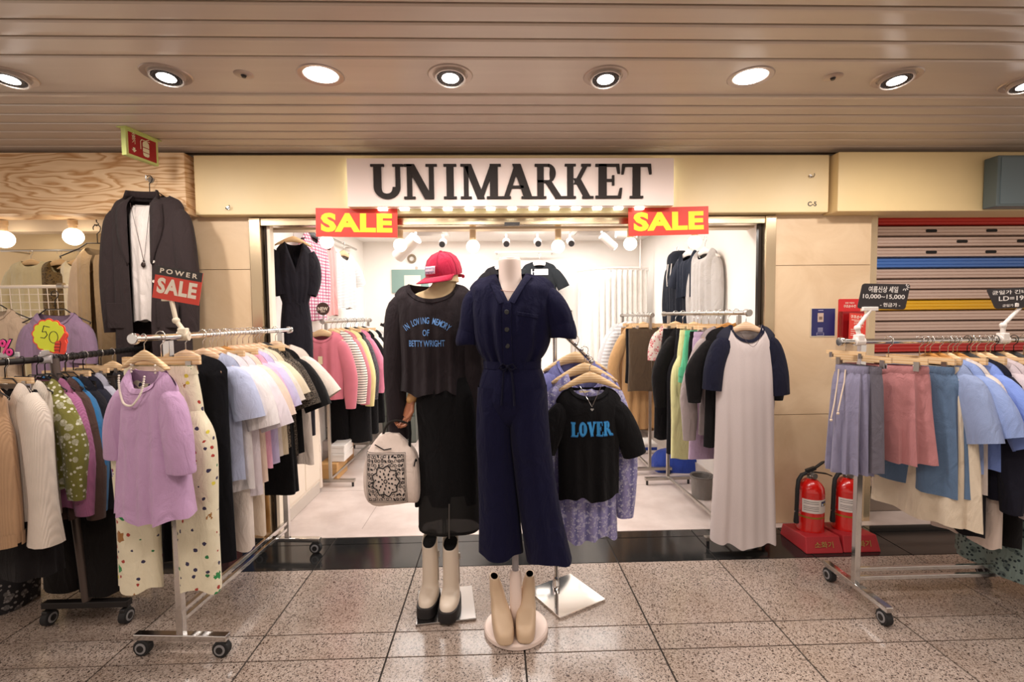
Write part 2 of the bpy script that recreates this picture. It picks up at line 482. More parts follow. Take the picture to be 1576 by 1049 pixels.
# ---- floor of the shop, a step of polished pale concrete
t = NT('pale_concrete'); t.col(t.mix(t.ramp(t.noise(3.5, 6, None, .6), [(.3, (0, 0, 0)), (.75, (1, 1, 1))]), '#d9cbc4', '#b9a8a0')); t.set(rough=.32); CONCRETE = t.m
shopfloor = struct(MB().box((0.05, YT+1.45, -0.024), (11, 2.9, 0.052)).build('floor_shop', CONCRETE, smooth=False), 'pale polished concrete floor inside the shop')
sg = MB()
for x in (-.95, -.1, .75): sg.box((x, 4.66, 0.0021), (0.004, 2.8, 0.0006))
for y in (4.0, 4.9): sg.box((0.05, y, 0.0021), (3.2, 0.004, 0.0006))
sg.build('joint', plain('floor_joint', '#9c8d85', .8), shopfloor, smooth=False)

# ---- ceiling of metal slats
t = NT('beige_slat_metal'); t.col(t.mix(t.noise(1, 3, t.map((1.2, 20, 20))), '#cbb8a6', '#dac8b6')); t.set(rough=.34, spec=.6); SLATM = t.m
ceiling = struct(MB().box((0, 0.15, CEIL+0.09), (10.5, 6.3, 0.04)).build('ceiling', plain('dark_ceiling_void', '#1c1613', .95), smooth=False), 'arcade ceiling of long beige metal slats')
ys_back = [P(788, y, Z=CEIL).y for y in (148, 163, 177, 190.5, 203, 214.5, 225, 236)]
ys_front = [P(788, y, Z=CEIL).y for y in (90, 62, 37, 8)]
while len(ys_front) < 30: ys_front.append(ys_front[-1]-0.118)
def slat(y0, y1, z, lift=0.0, x0=-5, x1=5, nm='slat'):
    y0, y1 = min(y0, y1), max(y0, y1)
    m = MB()
    prof = [(y0+.003, z+.03), (y0+.003, z+.004), (y0+.010, z), (y1-.016, z), (y1-.008, z+.004+lift), (y1-.008, z+.03)]
    rows = [[(x, y, zz) for y, zz in prof] for x in (x0, (x0+x1)/2, x1)]
    m.grid(rows)
    return m.build(nm, SLATM, ceiling, angle=20, thick=.0015)
for a, b in zip(ys_back, ys_back[1:]): slat(a, b, CEIL)
for a, b in zip(ys_front, ys_front[1:]): slat(a, b, CEIL, 0.006)
pan = slat(ys_front[0], ys_back[0], CEIL, 0, nm='panel')
pan['label'] = 'wide flat lamp panel'
MB().box((0, ys_back[0]-0.012, CEIL-0.004), (10, 0.02, 0.012)).build('panel_lip', SLATM, ceiling, bevel=.004)

# ---- front wall piers of beige marble
t = NT('beige_marble')
t.col(t.mix(t.math('MULTIPLY', t.ramp(t.noise(2.6, 7, None, .62, .8), [(.35, (0, 0, 0)), (.72, (1, 1, 1))]), .8), '#dfc5a3', '#c6a782')); t.set(rough=.35, spec=.35); MARBLE = t.m
JOINT = plain('marble_joint', '#a58a70', .8)
def pier(nm, x0, x1, lab):
    o = struct(MB().box(((x0+x1)/2, WALL_Y+0.12, 1.05), (x1-x0-.004, 0.22, 2.1)).build(nm, JOINT, smooth=False), lab)
    zs = [0.002, 0.78-.05, 1.40, 2.10]
    zs = [0.002, P(1250, 637, Y=WALL_Y).z, P(1250, 408, Y=WALL_Y).z, 2.12]
    for a, b in zip(zs, zs[1:]):
        MB().box(((x0+x1)/2, WALL_Y+0.008, (a+b)/2), (x1-x0, 0.02, b-a-.004)).build('panel', MARBLE, o, smooth=False)
    return o
XL0, XL1 = P(212, 420, Y=WALL_Y).x, P(387, 420, Y=WALL_Y).x
XR0, XR1 = P(1192, 420, Y=WALL_Y).x, P(1339, 420, Y=WALL_Y).x
pier('wall_left', XL0, XL1, 'beige marble pier beside the shop doorway behind the chrome rack')
pier('wall_right', XR0, XR1, 'beige marble pier behind the fire extinguishers')
# door frame of brushed steel
t = steel('door_steel', '#d8c3a2', .22)
JL = P(404, 420, Y=WALL_Y).x; JR = P(1176, 420, Y=WALL_Y).x
fr = struct(MB().box(((XL1+JL)/2, WALL_Y+.03, 1.05), (JL-XL1, .09, 2.10)).build('door_frame', t, smooth=False, bevel=.003), 'brushed steel frame round the wide open shop doorway')
MB().box(((XR0+JR)/2, WALL_Y+.03, 1.05), (XR0-JR, .09, 2.10)).build('jamb', t, fr, smooth=False, bevel=.003)
MB().box(((JL+JR)/2, WALL_Y+.03, 2.075), (JR-JL, .07, .05)).build('lintel', t, fr, smooth=False, bevel=.003)
MB().box((JL+.011, WALL_Y+.05, 1.03), (.014, .03, 2.06)).build('glass_edge', plain('dark_glass_edge', '#2a2422', .2), fr, smooth=False)
MB().box((JR-.012, WALL_Y+.05, 1.03), (.020, .03, 2.06)).build('glass_edge', plain('dark_glass_edge', '#2a2422', .2), fr, smooth=False)
MB().box((JL+.03, WALL_Y+.06, 1.03), (.02, .05, 2.06)).build('door_stile', plain('cream_paint', '#efe3d0', .5), fr, smooth=False)
MB().box((.1, WALL_Y+.0, 2.055), (.10, .05, .014)).build('door_closer', BLACKM, fr, smooth=False)

# ---- shop shell
SX0, SX1, SY1, SZ = -1.64, 1.80, 5.98, 2.37
t = NT('white_shop_paint'); t.col(t.mix(t.noise(3, 3), '#f3ece4', '#f7f2ec')); t.set(rough=.75); WHITEW = t.m
struct(MB().box((SX0-.03, (WALL_Y+.1+SY1)/2+.05, SZ/2), (.06, SY1-WALL_Y-.04, SZ)).build('wall_shop_left', WHITEW, smooth=False), 'white painted side wall of the shop with a clothes pipe')
struct(MB().box((SX1+.03, (WALL_Y+.1+SY1)/2+.05, SZ/2), (.06, SY1-WALL_Y-.04, SZ)).build('wall_shop_right', WHITEW, smooth=False), 'white painted side wall of the shop behind the hanging hoodies')
struct(MB().box((.08, SY1+.05, SZ/2), (3.6, .10, SZ)).build('wall_shop_back', WHITEW, smooth=False), 'white painted rear wall of the shop')
sc_ = struct(MB().box((.08, 4.62, SZ+.03), (3.6, 2.8, .06)).build('ceiling_shop', WHITEW, smooth=False), 'white ceiling of the shop')
tm = MB()
for y in (3.95, 4.55, 5.15): tm.box((.08, y, SZ-.001), (3.4, .012, .003))
tm.build('joint', plain('ceiling_joint', '#d8cfc4', .7), sc_, smooth=False)
# skirting
struct(MB().box((SX0+.008, 4.6, .05), (.016, 2.7, .10)).build('baseboard_left', plain('grey_skirting', '#c8bdb3', .6), smooth=False), 'pale skirting along the shop wall')
struct(MB().box((SX1-.008, 4.6, .05), (.016, 2.7, .10)).build('baseboard_right', plain('grey_skirting', '#c8bdb3', .6), smooth=False), 'pale skirting under the hanging hoodies')
# service door outlined on the rear wall
dx = P(868, 560, Y=SY1).x; dz = P(868, 477, Y=SY1).z
d1 = struct(MB().box((dx-.22, SY1-.008, dz/2), (.60, .02, dz)).build('door_1', plain('white_door', '#f4efe8', .5), smooth=False, bevel=.004), 'white service door in the rear wall of the shop')
MB().box((dx-.22, SY1-.021, dz-.015), (.64, .012, .02)).build('door_casing', plain('grey_skirting', '#c8bdb3', .6), d1, smooth=False)
MB().box((dx+.09, SY1-.021, dz/2), (.02, .012, dz)).build('door_casing', plain('grey_skirting', '#c8bdb3', .6), d1, smooth=False)

# ---- fascias above the shops
FZ0, FZ1, FY = 2.105, 2.475, 3.12
CREAM = plain('cream_painted_metal', '#e6cd9c', .42, 0, .03)
FX0, FX1 = P(299, 285, Y=FY).x, P(1276, 285, Y=FY).x
fas = struct(MB().box(((FX0+FX1)/2, FY+.09, (FZ0+FZ1)/2), (FX1-FX0, .18, FZ1-FZ0)).build('trim_1', CREAM, smooth=False, bevel=.006), 'cream metal fascia over the shop doorway')
text('C-5', .040, plain('dark_grey_ink', '#4a443e', .6), fas, tuple(P(1250, 314, Y=FY-.001)), depth=.001, bold=.0012)
NX0 = P(1290, 285, Y=3.06).x
nfas = struct(MB().box((NX0+1.3, 3.06+.11, (FZ0+FZ1)/2-.004), (2.6, .22, FZ1-FZ0+.006)).build('trim_2', plain('cream_fascia_metal', '#e2c894', .4, 0, .03), smooth=False, bevel=.006), 'plain cream metal fascia over the closed shutter')
WX1 = P(285, 285, Y=3.07).x
t = NT('oak_veneer')
wv = t.n('ShaderNodeTexWave', wave_type='RINGS', rings_direction='Z'); wv.inputs['Scale'].default_value = 1.0; wv.inputs['Distortion'].default_value = 0
n1 = t.n('ShaderNodeTexNoise'); n1.inputs['Scale'].default_value = 1.0; n1.inputs['Detail'].default_value = 3.0; t.l(t.map((1.0, 1, 6.5)), n1.inputs['Vector'])
g = t.math('FRACT', t.math('MULTIPLY', n1.outputs['Fac'], 17.0))
t.col(t.ramp(g, [(0, '#edcda4'), (.5, '#e4c095'), (.8, '#bd8a55'), (1, '#e2bb8e')])); t.set(rough=.5); t = t.m
struct(MB().box((WX1-1.4, 3.07+.09, (FZ0+FZ1)/2), (2.8, .18, FZ1-FZ0)).build('trim_3', t, smooth=False, bevel=.004), 'oak veneered fascia over the neighbouring clothes shop')
# strip of steel and brown strip coloured as the shadow gap over the fascias
struct(MB().box((0, 3.26, CEIL+.01), (10, .10, .06)).build('trim_4', plain('brown_shadow_gap', '#7a624c', .5), smooth=False), 'brown strip coloured as the shadow gap above the fascias')
struct(MB().box((0, 3.20, CEIL-.006), (10, .012, .016)).build('trim_5', steel('channel_steel', '#c8b49c', .3), smooth=False), 'thin steel channel under the slats')
struct(MB().box((XR1/2-2.5, 3.40, 2.3), (XR1+5, .1, .5)).build('wall_lintel', plain('cream_plaster', '#e5d5bd', .7), smooth=False), 'plaster lintel behind the fascias')

# ---- roller shutter of the shop next door
SHY = 3.36
sh = struct(MB().box((XR1+1.55, SHY+.07, 1.05), (3.1, .04, 2.2)).build('wall_shutter', plain('dark_shutter_gap', '#3a3028', .8), smooth=False), 'closed roller shutter of painted slats with red, blue and yellow bands')
sht = NT('shutter_paint_white'); sht.col('#c9b0a2'); sht.set(rough=.35, metal=.35)
cols = {'w': sht.m, 'r': plain('shutter_red', '#b5261f', .35), 'b': plain('shutter_blue', '#3f6cb4', .35), 'y': plain('shutter_yellow', '#e0ab12', .35)}
sx0 = XR1+.03
HOLE = plain('slot_black', '#0e0c0c', .8)
zt = P(1352, 332, Y=SHY).z; zb0 = P(1352, 440, Y=SHY).z
pitch = (P(1352, 347, Y=SHY).z-P(1352, 462, Y=SHY).z)/7.0
seq = 'rwwwbwwwywwwrwwwbwwwywwwww'
z = P(1352, 347, Y=SHY).z+pitch
for i, c in enumerate(seq):
    if z-pitch < .12: break
    rows = []
    for x in (sx0, sx0+3.0):
        rows.append([(x, SHY+d, z-pitch*u) for u, d in ((.03, .03), (.06, .012), (.12, .004), (.30, .004), (.34, .008), (.38, .004), (.62, .004), (.66, .008), (.70, .004), (.88, .004), (.93, .012), (.97, .03))])
    s_ = MB().grid(rows).build('slat', cols[c], sh, angle=20)
    z -= pitch
for r_, xs in ((1, (1434, 1527)), (2, (1482, 1575)), (3, (1435, 1527))):
    zc = P(1352, 347, Y=SHY).z-pitch*(r_-.5)
    for px in xs:
        x = P(px, 360, Y=SHY).x
        MB().prism([(x-.032+.008*math.cos(a)+(.064 if abs(a) < PI/2+.01 else 0), zc+.010*math.sin(a)) for a in [PI/2*(1-k/4) for k in range(9)]]+[(x-.032+.008*math.cos(a), zc+.010*math.sin(a)) for a in [-PI/2-PI*k/8 for k in range(9)]], SHY+.0015, SHY+.01).build('slot', HOLE, sh, smooth=False)
struct(MB().box((XR1+.02, WALL_Y+.06, 1.05), (.055, .12, 2.1)).build('trim_6', steel('door_steel', '#d8c3a2', .22), smooth=False, bevel=.003), 'steel guide channel of the roller shutter')
struct(MB().box((XR1+1.55, SHY+.02, .06), (3.1, .05, .11)).build('trim_7', plain('shutter_foot', '#8a7d73', .4, .6), smooth=False, bevel=.004), 'steel bottom rail of the roller shutter')

# ---- neighbouring shop behind the dark rack
cr = plain('warm_cream_wall', '#e6cfa8', .8)
struct(MB().box((-3.6, 5.30, 1.2), (3.4, .08, 2.4)).build('wall_neighbour_back', cr, smooth=False), 'cream rear wall of the neighbouring shop')
struct(MB().box((XL0+.33, 4.27, 1.2), (.62, 1.95, 2.4)).build('wall_neighbour_side', cr, smooth=False), 'cream side wall of the neighbouring shop')
struct(MB().box((-3.6, 4.27, 2.39), (3.4, 2.1, .06)).build('ceiling_neighbour', plain('cream_ceiling', '#e8dcc4', .8), smooth=False), 'pale ceiling of the neighbouring shop')
struct(MB().box((-3.6, 3.75, .25), (2.6, .05, .5)).build('wall_neighbour_counter', plain('dark_counter', '#2a211c', .6), smooth=False), 'dark low counter front in the neighbouring shop')

# ================================================================== clothes and hangers
class Torso:
    """front and back panel of a hanging top; local origin between the shoulders, x sideways, z up, front towards -y"""
    def __init__(s, L, W, T, nw=.09, nf=.09, nb=.02, slope=.36, vneck=False, folds=5, amp=.012, seed=0, gap=None, hem=0.0, flare=0.0, sharp=2.4, ease=.05, rnd=True):
        s.rnd = rnd
        s.L, s.nw, s.nf, s.nb, s.slope, s.v, s.gap, s.hem, s.sharp, s.ease = L, nw, nf, nb, slope, vneck, gap, hem, sharp, ease
        s.W = W if isinstance(W, list) else [(0, W), (L, W)]
        s.T = T if isinstance(T, list) else [(0, T*.7), (.15, T), (L, T)]
        r = random.Random(seed); s.amp = amp
        s.fo = [(folds*(.6+.35*k), r.uniform(0, 6.28), r.uniform(.5, 1)) for k in range(3)]
        s.fb = [(folds*(.6+.35*k), r.uniform(0, 6.28), r.uniform(.5, 1)) for k in range(3)]
        s.ph = r.uniform(0, 6)
    def top(s, x, front):
        a = abs(x)
        if a >= s.nw:
            e = a-(s.W[0][1]-.055)
            return s.slope*(a-s.nw)+(.032*(e/.055)**2 if e > 0 and s.rnd else 0)
        q = a/s.nw; d = s.nf if front else s.nb
        return d*(1-q) if (s.v and front) else d*math.sqrt(max(0, 1-q*q))
    def y(s, x, t, front=True):
        Wt = herm(s.W, t); sx = max(-1, min(1, x/max(Wt, 1e-4)))
        e = (1-abs(sx)**s.sharp)**.5 if abs(sx) < 1 else 0
        tp = s.top(x, front); nk = max(0, 1-abs(x)/(s.nw+.02))
        rp = min(1, max(0, (t-tp)/s.ease))**.6
        rp = rp+(1-rp)*.78*min(1, nk*1.25)**.9
        f = sum(w*math.sin(k*sx*3.0+p+.6*math.sin(3*t+s.ph)) for k, p, w in (s.fo if front else s.fb))/2
        f *= s.amp*(.12+.88*min(1, t/s.L)**1.2)*min(1, 3*(1-abs(sx)))
        d = herm(s.T, t)
        return (-(d*e*rp)-f*rp) if front else (d*e*rp+f*rp)
    def panel(s, front, nx=30, nz=22, x0=-1, x1=1):
        rows = []
        for i in range(nz+1):
            v = (i/nz)**1.15; row = []
            for j in range(nx+1):
                q = x0+(x1-x0)*j/nx
                if x0 == -1 and x1 == 1: q = math.sin(q*PI/2)*.35+q*.65
                xx = q*herm(s.W, 0)
                tp = s.top(xx, front)
                t = tp+(s.L+s.hem*math.sin(5*q+s.ph)+s.hem*.6*math.sin(11*q+2*s.ph)-tp)*v
                Wt = herm(s.W, t); x = q*Wt
                if s.gap and front:
                    g = herm(s.gap, t); sg = -1 if x1 <= 0 else 1
                    x = sg*(g+(Wt-g)*abs(q))
                row.append((x, s.y(x, t, front), -t))
            rows.append(row)
        return rows
    def mb(s, nx=30, nz=22):
        m = MB()
        if s.gap:
            m.grid(s.panel(True, nx//2, nz, -1, 0)); m.grid(s.panel(True, nx//2, nz, 0, 1))
        else: m.grid(s.panel(True, nx, nz))
        m.grid(s.panel(False, nx, nz)); return m
    def band(s, w=.016, n=40, out=.006):
        """ribbed collar along the neckline, front and back"""
        m = MB()
        for front in (True, False):
            rows = []
            for k in range(n+1):
                x = s.nw*math.sin(PI/2*(-1+2*k/n)); t = s.top(x, front); sg = -1 if front else 1
                sc = 1+w/s.nw*.9
                x2 = x*sc; t2 = t+w*max(0.35, math.sqrt(max(0, 1-(x/s.nw)**2)))
                y1 = s.y(x, t+.002, front); y2 = s.y(x2, t2, front)
                rows.append([(x, y1, -t+.002), (x, y1+sg*out, -t+.001), (x2, y2+sg*out, -t2), (x2, y2, -t2-.001)])
            m.grid(rows)
        return m
    def stick(s, me, dx=0, t0=.2, off=.0025, cuts=0):
        """lay a flat print (xz mesh centred on 0) onto the front of the cloth"""
        for v in me.vertices:
            x, t = v.co.x+dx, t0-v.co.z
            v.co = (x, s.y(x, t)-off, -t)
        return me

def sleeve_mb(path, n=14, seed=0, amp=.10, steps=14, p=1.0, mirror=1):
    """path: (x, y, z, half width, half depth) from the armhole to the cuff"""
    r = random.Random(seed); ph = [r.uniform(0, 6.28) for _ in range(4)]
    L = len(path)-1
    cs = [[(i, q[k]) for i, q in enumerate(path)] for k in range(5)]
    pts = [[herm(c, L*i/steps) for c in cs] for i in range(steps+1)]
    rows = []
    for i, (x, y, z, wd, dp) in enumerate(pts):
        a = pts[max(0, i-1)]; b = pts[min(steps, i+1)]
        t = Vector((b[0]-a[0], b[1]-a[1], b[2]-a[2])).normalized()
        n1 = Vector((0, 1, 0)).cross(t); n1 = n1.normalized() if n1.length > .05 else Vector((1, 0, 0)); n2 = t.cross(n1)
        u = i/steps; row = []
        for k in range(n):
            A = 2*PI*k/n
            f = 1+amp*u*(math.sin(3*A+ph[0]+u*2)+.6*math.sin(2*A+ph[1]-u*3+6*u))/1.4
            c, s_ = math.cos(A), math.sin(A)
            q = Vector((x, y, z))+n1*wd*f*(abs(c)**.85*(1 if c > 0 else -1))+n2*dp*f*s_
            row.append((q.x*mirror, q.y, q.z))
        rows.append(row)
    return MB().grid(rows, close=True)

def loft_mb(secs, n=40, folds=0, amp=0.0, seed=0, steps=24, cap=False, power=.85, hem=0.0):
    """secs: (cx, cy, z, rx, ry) rings from top to bottom, folds growing downwards"""
    r = random.Random(seed); ph = [r.uniform(0, 6.28) for _ in range(5)]
    L = len(secs)-1; rows = []
    zs = [s_[2] for s_ in secs]
    for i in range(steps+1):
        q = [herm([(j, s_[k]) for j, s_ in enumerate(secs)], L*i/steps) for k in range(5)]
        u = (zs[0]-q[2])/(zs[0]-zs[-1]+1e-9)
        row = []
        for k in range(n):
            A = 2*PI*k/n; c, s_ = math.cos(A), math.sin(A)
            f = 0
            if folds:
                f = amp*(.25+.75*u)*(math.sin(folds*A+ph[0]+.5*math.sin(2*u+ph[3]))+.5*math.sin((folds*.5+1)*A*1.0+ph[1] if False else round(folds*.6)*A+ph[1])+.35*math.sin(round(folds*1.7)*A+ph[2]))/1.4
            cc = abs(c)**power*(1 if c >= 0 else -1); ss = abs(s_)**power*(1 if s_ >= 0 else -1)
            dz = hem*u*math.sin(3*A+ph[4])
            row.append((q[0]+cc*(q[3]+f), q[1]+ss*(q[4]+f), q[2]+dz))
        rows.append(row)
    m = MB().grid(rows, close=True)
    if cap:
        k0 = len(m.v)
        m.f.append(tuple(range(n))[::-1])
    return m

# ---- hangers: origin on the rail's centre line
HANG = {}
def hook_pts(drop=.075, r=.020):
    return [(-r*.9, 0, -.006), (-r, 0, .004)]+[(r*math.cos(a), 0, r*math.sin(a)+.004) for a in [PI*(1-k/6) for k in range(1, 7)]]+[(r*.8, 0, -.014), (0, 0, -.030), (0, 0, -drop)]
def hanger_meshes(kind):
    if kind in HANG: return HANG[kind]
    parts = []
    if kind in ('pale', 'pink', 'amber', 'black', 'white'):
        mat = {'pale': PALEWOOD, 'pink': PINKWOOD, 'amber': AMBERWOOD, 'black': BLACKP, 'white': WHITEP}[kind]
        secs = []
        for i in range(13):
            x = -.172+.344*i/12; a = abs(x)/.172
            zc = -.090-.070*a**1.4; hz = .022*(1-a)+.009; hy = .007+.007*a*a
            if i in (0, 12): hz *= .7
            secs.append([(x, -hy, zc-hz*.8), (x, -hy, zc+hz*.8), (x, 0, zc+hz), (x, hy, zc+hz*.8), (x, hy, zc-hz*.8), (x, 0, zc-hz)])
        m = MB().grid(secs, close=True); m.f += [tuple(range(6)), tuple(range(72, 78))[::-1]]
        parts = [('hanger_body', m.mesh('hanger_body', mat)), ('hook', MB().tube(hook_pts(.072), .0022, 6).mesh('hook', CHROME if kind != 'black' else BLACKP))]
    elif kind == 'wire':
        m = MB().tube([(-.055, 0, -.085), (.055, 0, -.085)], .0035, 6)
        for s_ in (-1, 1): m.tube([(s_*.055, 0, -.085), (s_*.10, 0, -.118), (s_*.20, 0, -.165), (s_*.195, 0, -.175)], .0035, 6)
        parts = [('hanger_body', m.mesh('hanger_body', BLACKM)), ('hook', MB().tube(hook_pts(.086), .0028, 6).mesh('hook', BLACKM))]
    elif kind == 'clip':
        m = MB().box((0, 0, -.092), (.31, .014, .030))
        for s_ in (-1, 1):
            c = MB()
            c.box((s_*.115, -.010, -.115), (.022, .006, .045)); c.box((s_*.115, .010, -.115), (.022, .006, .045))
            c.tube([(s_*.115-.013, 0, -.112), (s_*.115+.013, 0, -.112)], .008, 6)
            parts.append(('clip', c.mesh('clip', DULLCHROME, False)))
        parts += [('hanger_bar', m.mesh('hanger_bar', PALEWOOD, False)), ('hook', MB().tube(hook_pts(.080), .0022, 6).mesh('hook', CHROME))]
    HANG[kind] = parts; return parts
KINDNAME = {'pale': 'pale wooden hanger', 'pink': 'natural beech hanger', 'amber': 'amber varnished wooden hanger', 'black': 'black plastic hanger',
            'white': 'white plastic hanger', 'wire': 'black wire hanger', 'clip': 'wooden clip hanger'}
def hanger(kind, loc, yaw, label, group, sc=1.0, rot=None):
    h = thing('clothes_hanger', label, 'hanger', loc, yaw, group, rot)
    for nm, me in hanger_meshes(kind): obj(nm, me, h)
    if sc != 1: h.scale = (sc, sc, sc)
    return h

def sleeve_path(kind, W, slope, nw, sl=1.0, out=.03):
    z0 = -slope*(W-nw)
    if kind == 'short': return [(W-.075, 0, z0-.075, .060, .030), (W-.020, 0, z0-.102, .068, .040), (W+.020+out*.7, -.004, z0-.185*sl, .071, .044), (W+.038+out*1.5, -.006, z0-.27*sl, .074, .042)]
    if kind == 'wide': return [(W-.075, 0, z0-.080, .064, .030), (W-.012, 0, z0-.112, .075, .042), (W+.04+out*.8, -.004, z0-.22*sl, .080, .047), (W+.07+out*1.5, -.006, z0-.33*sl, .080, .044)]
    return [(W-.075, 0, z0-.075, .058, .030), (W-.018, 0, z0-.122, .062, .040), (W+.020+out, -.006, z0-.32*sl, .058, .040), (W+.022+out, -.008, z0-.48*sl, .052, .036), (W+.02+out, -.006, z0-.60*sl, .040, .030)]

def top_garment(name, label, cat, loc, yaw, mat, L=.62, W=.21, T=.045, sleeves='short', sl=1.0, out=.03, neck=None, nw=.085, nf=.085, nb=.018, slope=.36,
                vneck=False, group=None, amp=.017, folds=5, seed=None, gap=None, hem=.006, smat=None, hemw=None, sides=(-1, 1), rot=None, nz=20, spath=None, cuff=None, hemband=None):
    seed = seed if seed is not None else rnd.randrange(10**6)
    t = thing(name, label, cat, loc, yaw, group, rot)
    Ws = [(0, W), (.14, W*.97), (L*.55, W*.97), (L, hemw or W*1.02)] if not isinstance(W, list) else W
    W0 = Ws[0][1]
    b = Torso(L, Ws, [(0, T*.6), (.12, T), (L*.6, T*1.05), (L, T*1.0)] if not isinstance(T, list) else T, nw, nf, nb, slope, vneck, folds, amp, seed, gap, hem)
    b.mb(36, nz).build('body', mat, t, angle=60)
    if neck: b.band().build('neckband', neck, t, angle=60)
    if sleeves:
        for sd in sides:
            pth = spath or sleeve_path(sleeves, W0, slope, nw, sl, out)
            sleeve_mb(pth, seed=seed+sd+5, mirror=sd).build('sleeve', smat or mat, t, angle=70)
            if cuff:
                x, y, z, wd, dp = pth[-1]; q = pth[-2]; d = Vector((x-q[0], y-q[1], z-q[2])).normalized()*.03
                sleeve_mb([(x-d.x, y-d.y, z-d.z, wd*1.03, dp*1.05), (x, y, z, wd*1.03, dp*1.05), (x+d.x*.4, y+d.y*.4, z+d.z*.4, wd*.98, dp*1.0)], seed=1, amp=0, steps=4, mirror=sd).build('cuff', cuff, t, angle=70)
    if hemband:
        z1 = -L+.045
        n = 30; rows = []
        for k in range(n+1):
            A = 2*PI*k/n; x = herm(b.W, L)*math.cos(A)
            fr = math.sin(A) < 0
            rows.append([(x*1.01, b.y(x*.999, L+dz, fr)*1.0+(-.004 if fr else .004), -L-dz) for dz in (-.05, -.03, -.005, .004)])
        MB().grid(rows).build('hem_rib', hemband, t, angle=70)
    t_ = t; t_['_'] = 0; del t_['_']
    return t, b

NECK = -.080      # how far a collar sits below the rail
def dirv(yaw): return Matrix.Rotation(yaw, 3, 'Z')
def hang_top(kind, rail, yaw, name, label, cat, mat, hlabel, group, hgroup, hsc=1.0, drop=None, **kw):
    hanger(kind, rail, yaw, hlabel, hgroup, hsc)
    d = (NECK if kind != 'wire' else -.100)*hsc if drop is None else drop
    return top_garment(name, label, cat, (rail[0], rail[1], rail[2]+d), yaw, mat, group=group, **kw)

def skirt(name, label, cat, loc, yaw, mat, L=.45, rx=.15, ry=.035, hx=.20, hy=.07, folds=9, amp=.012, group=None, seed=None, band=True, cord=None, hem=.004, n=54):
    seed = seed if seed is not None else rnd.randrange(10**6)
    t = thing(name, label, cat, loc, yaw, group)
    loft_mb([(0, 0, -.035, rx*1.02, ry), (0, 0, -.10, (rx+hx)/2, (ry+hy)/2), (0, 0, -L*.6, hx*.98, hy), (0, 0, -L, hx*1.04, hy*1.05)], n, folds, amp, seed, 18, hem=hem).build('skirt_body', mat, t, angle=70)
    if band: loft_mb([(0, 0, 0, rx, ry*.9), (0, 0, -.02, rx*1.02, ry*1.02), (0, 0, -.04, rx*1.0, ry)], n, 20, .0022, seed+1, 5).build('waistband', mat, t, angle=70)
    if cord:
        for s_ in (-.015, .022):
            o_ = s_*.8-rx*.42; m = MB().tube([(o_, -ry-.006, -.02), (o_, -ry-.014, -.08), (o_+.002, -(ry+hy)/2-.024, -.17+s_), (o_, -hy-.024, -.24+s_)], .0032, 6)
            m.ball((o_, -hy-.024, -.25+s_), .007, 8, 5)
            m.build('drawstring', cord, t)
    return t

def trousers(name, label, cat, loc, yaw, mat, L=.85, wx=.14, wy=.03, lx=.075, ly=.035, spread=.075, flare=1.0, group=None, seed=None, amp=.006, band=True, hem=.006):
    seed = seed if seed is not None else rnd.randrange(10**6)
    t = thing(name, label, cat, loc, yaw, group)
    loft_mb([(0, 0, 0, wx, wy), (0, 0, -.03, wx*1.02, wy*1.1), (0, 0, -.15, wx*1.12, wy*1.4), (0, 0, -.24, wx*1.14, wy*1.45)], 40, 8, .003, seed, 10).build('seat', mat, t, angle=70)
    for sd in (-1, 1):
        loft_mb([(sd*wx*.55, 0, -.18, wx*.56, wy*1.35), (sd*spread, 0, -.32, lx*1.05, ly*1.2), (sd*spread*1.02, 0, -L*.7, lx, ly), (sd*spread*1.04, 0, -L, lx*flare, ly*flare)], 28, 4, amp, seed+sd+3, 18, hem=hem).build('trouser_leg', mat, t, angle=70)
    if band: loft_mb([(0, 0, .004, wx*1.01, wy*1.06), (0, 0, -.032, wx*1.035, wy*1.16)], 40, 18, .0015, seed+9, 3).build('waistband', mat, t, angle=70)
    return t

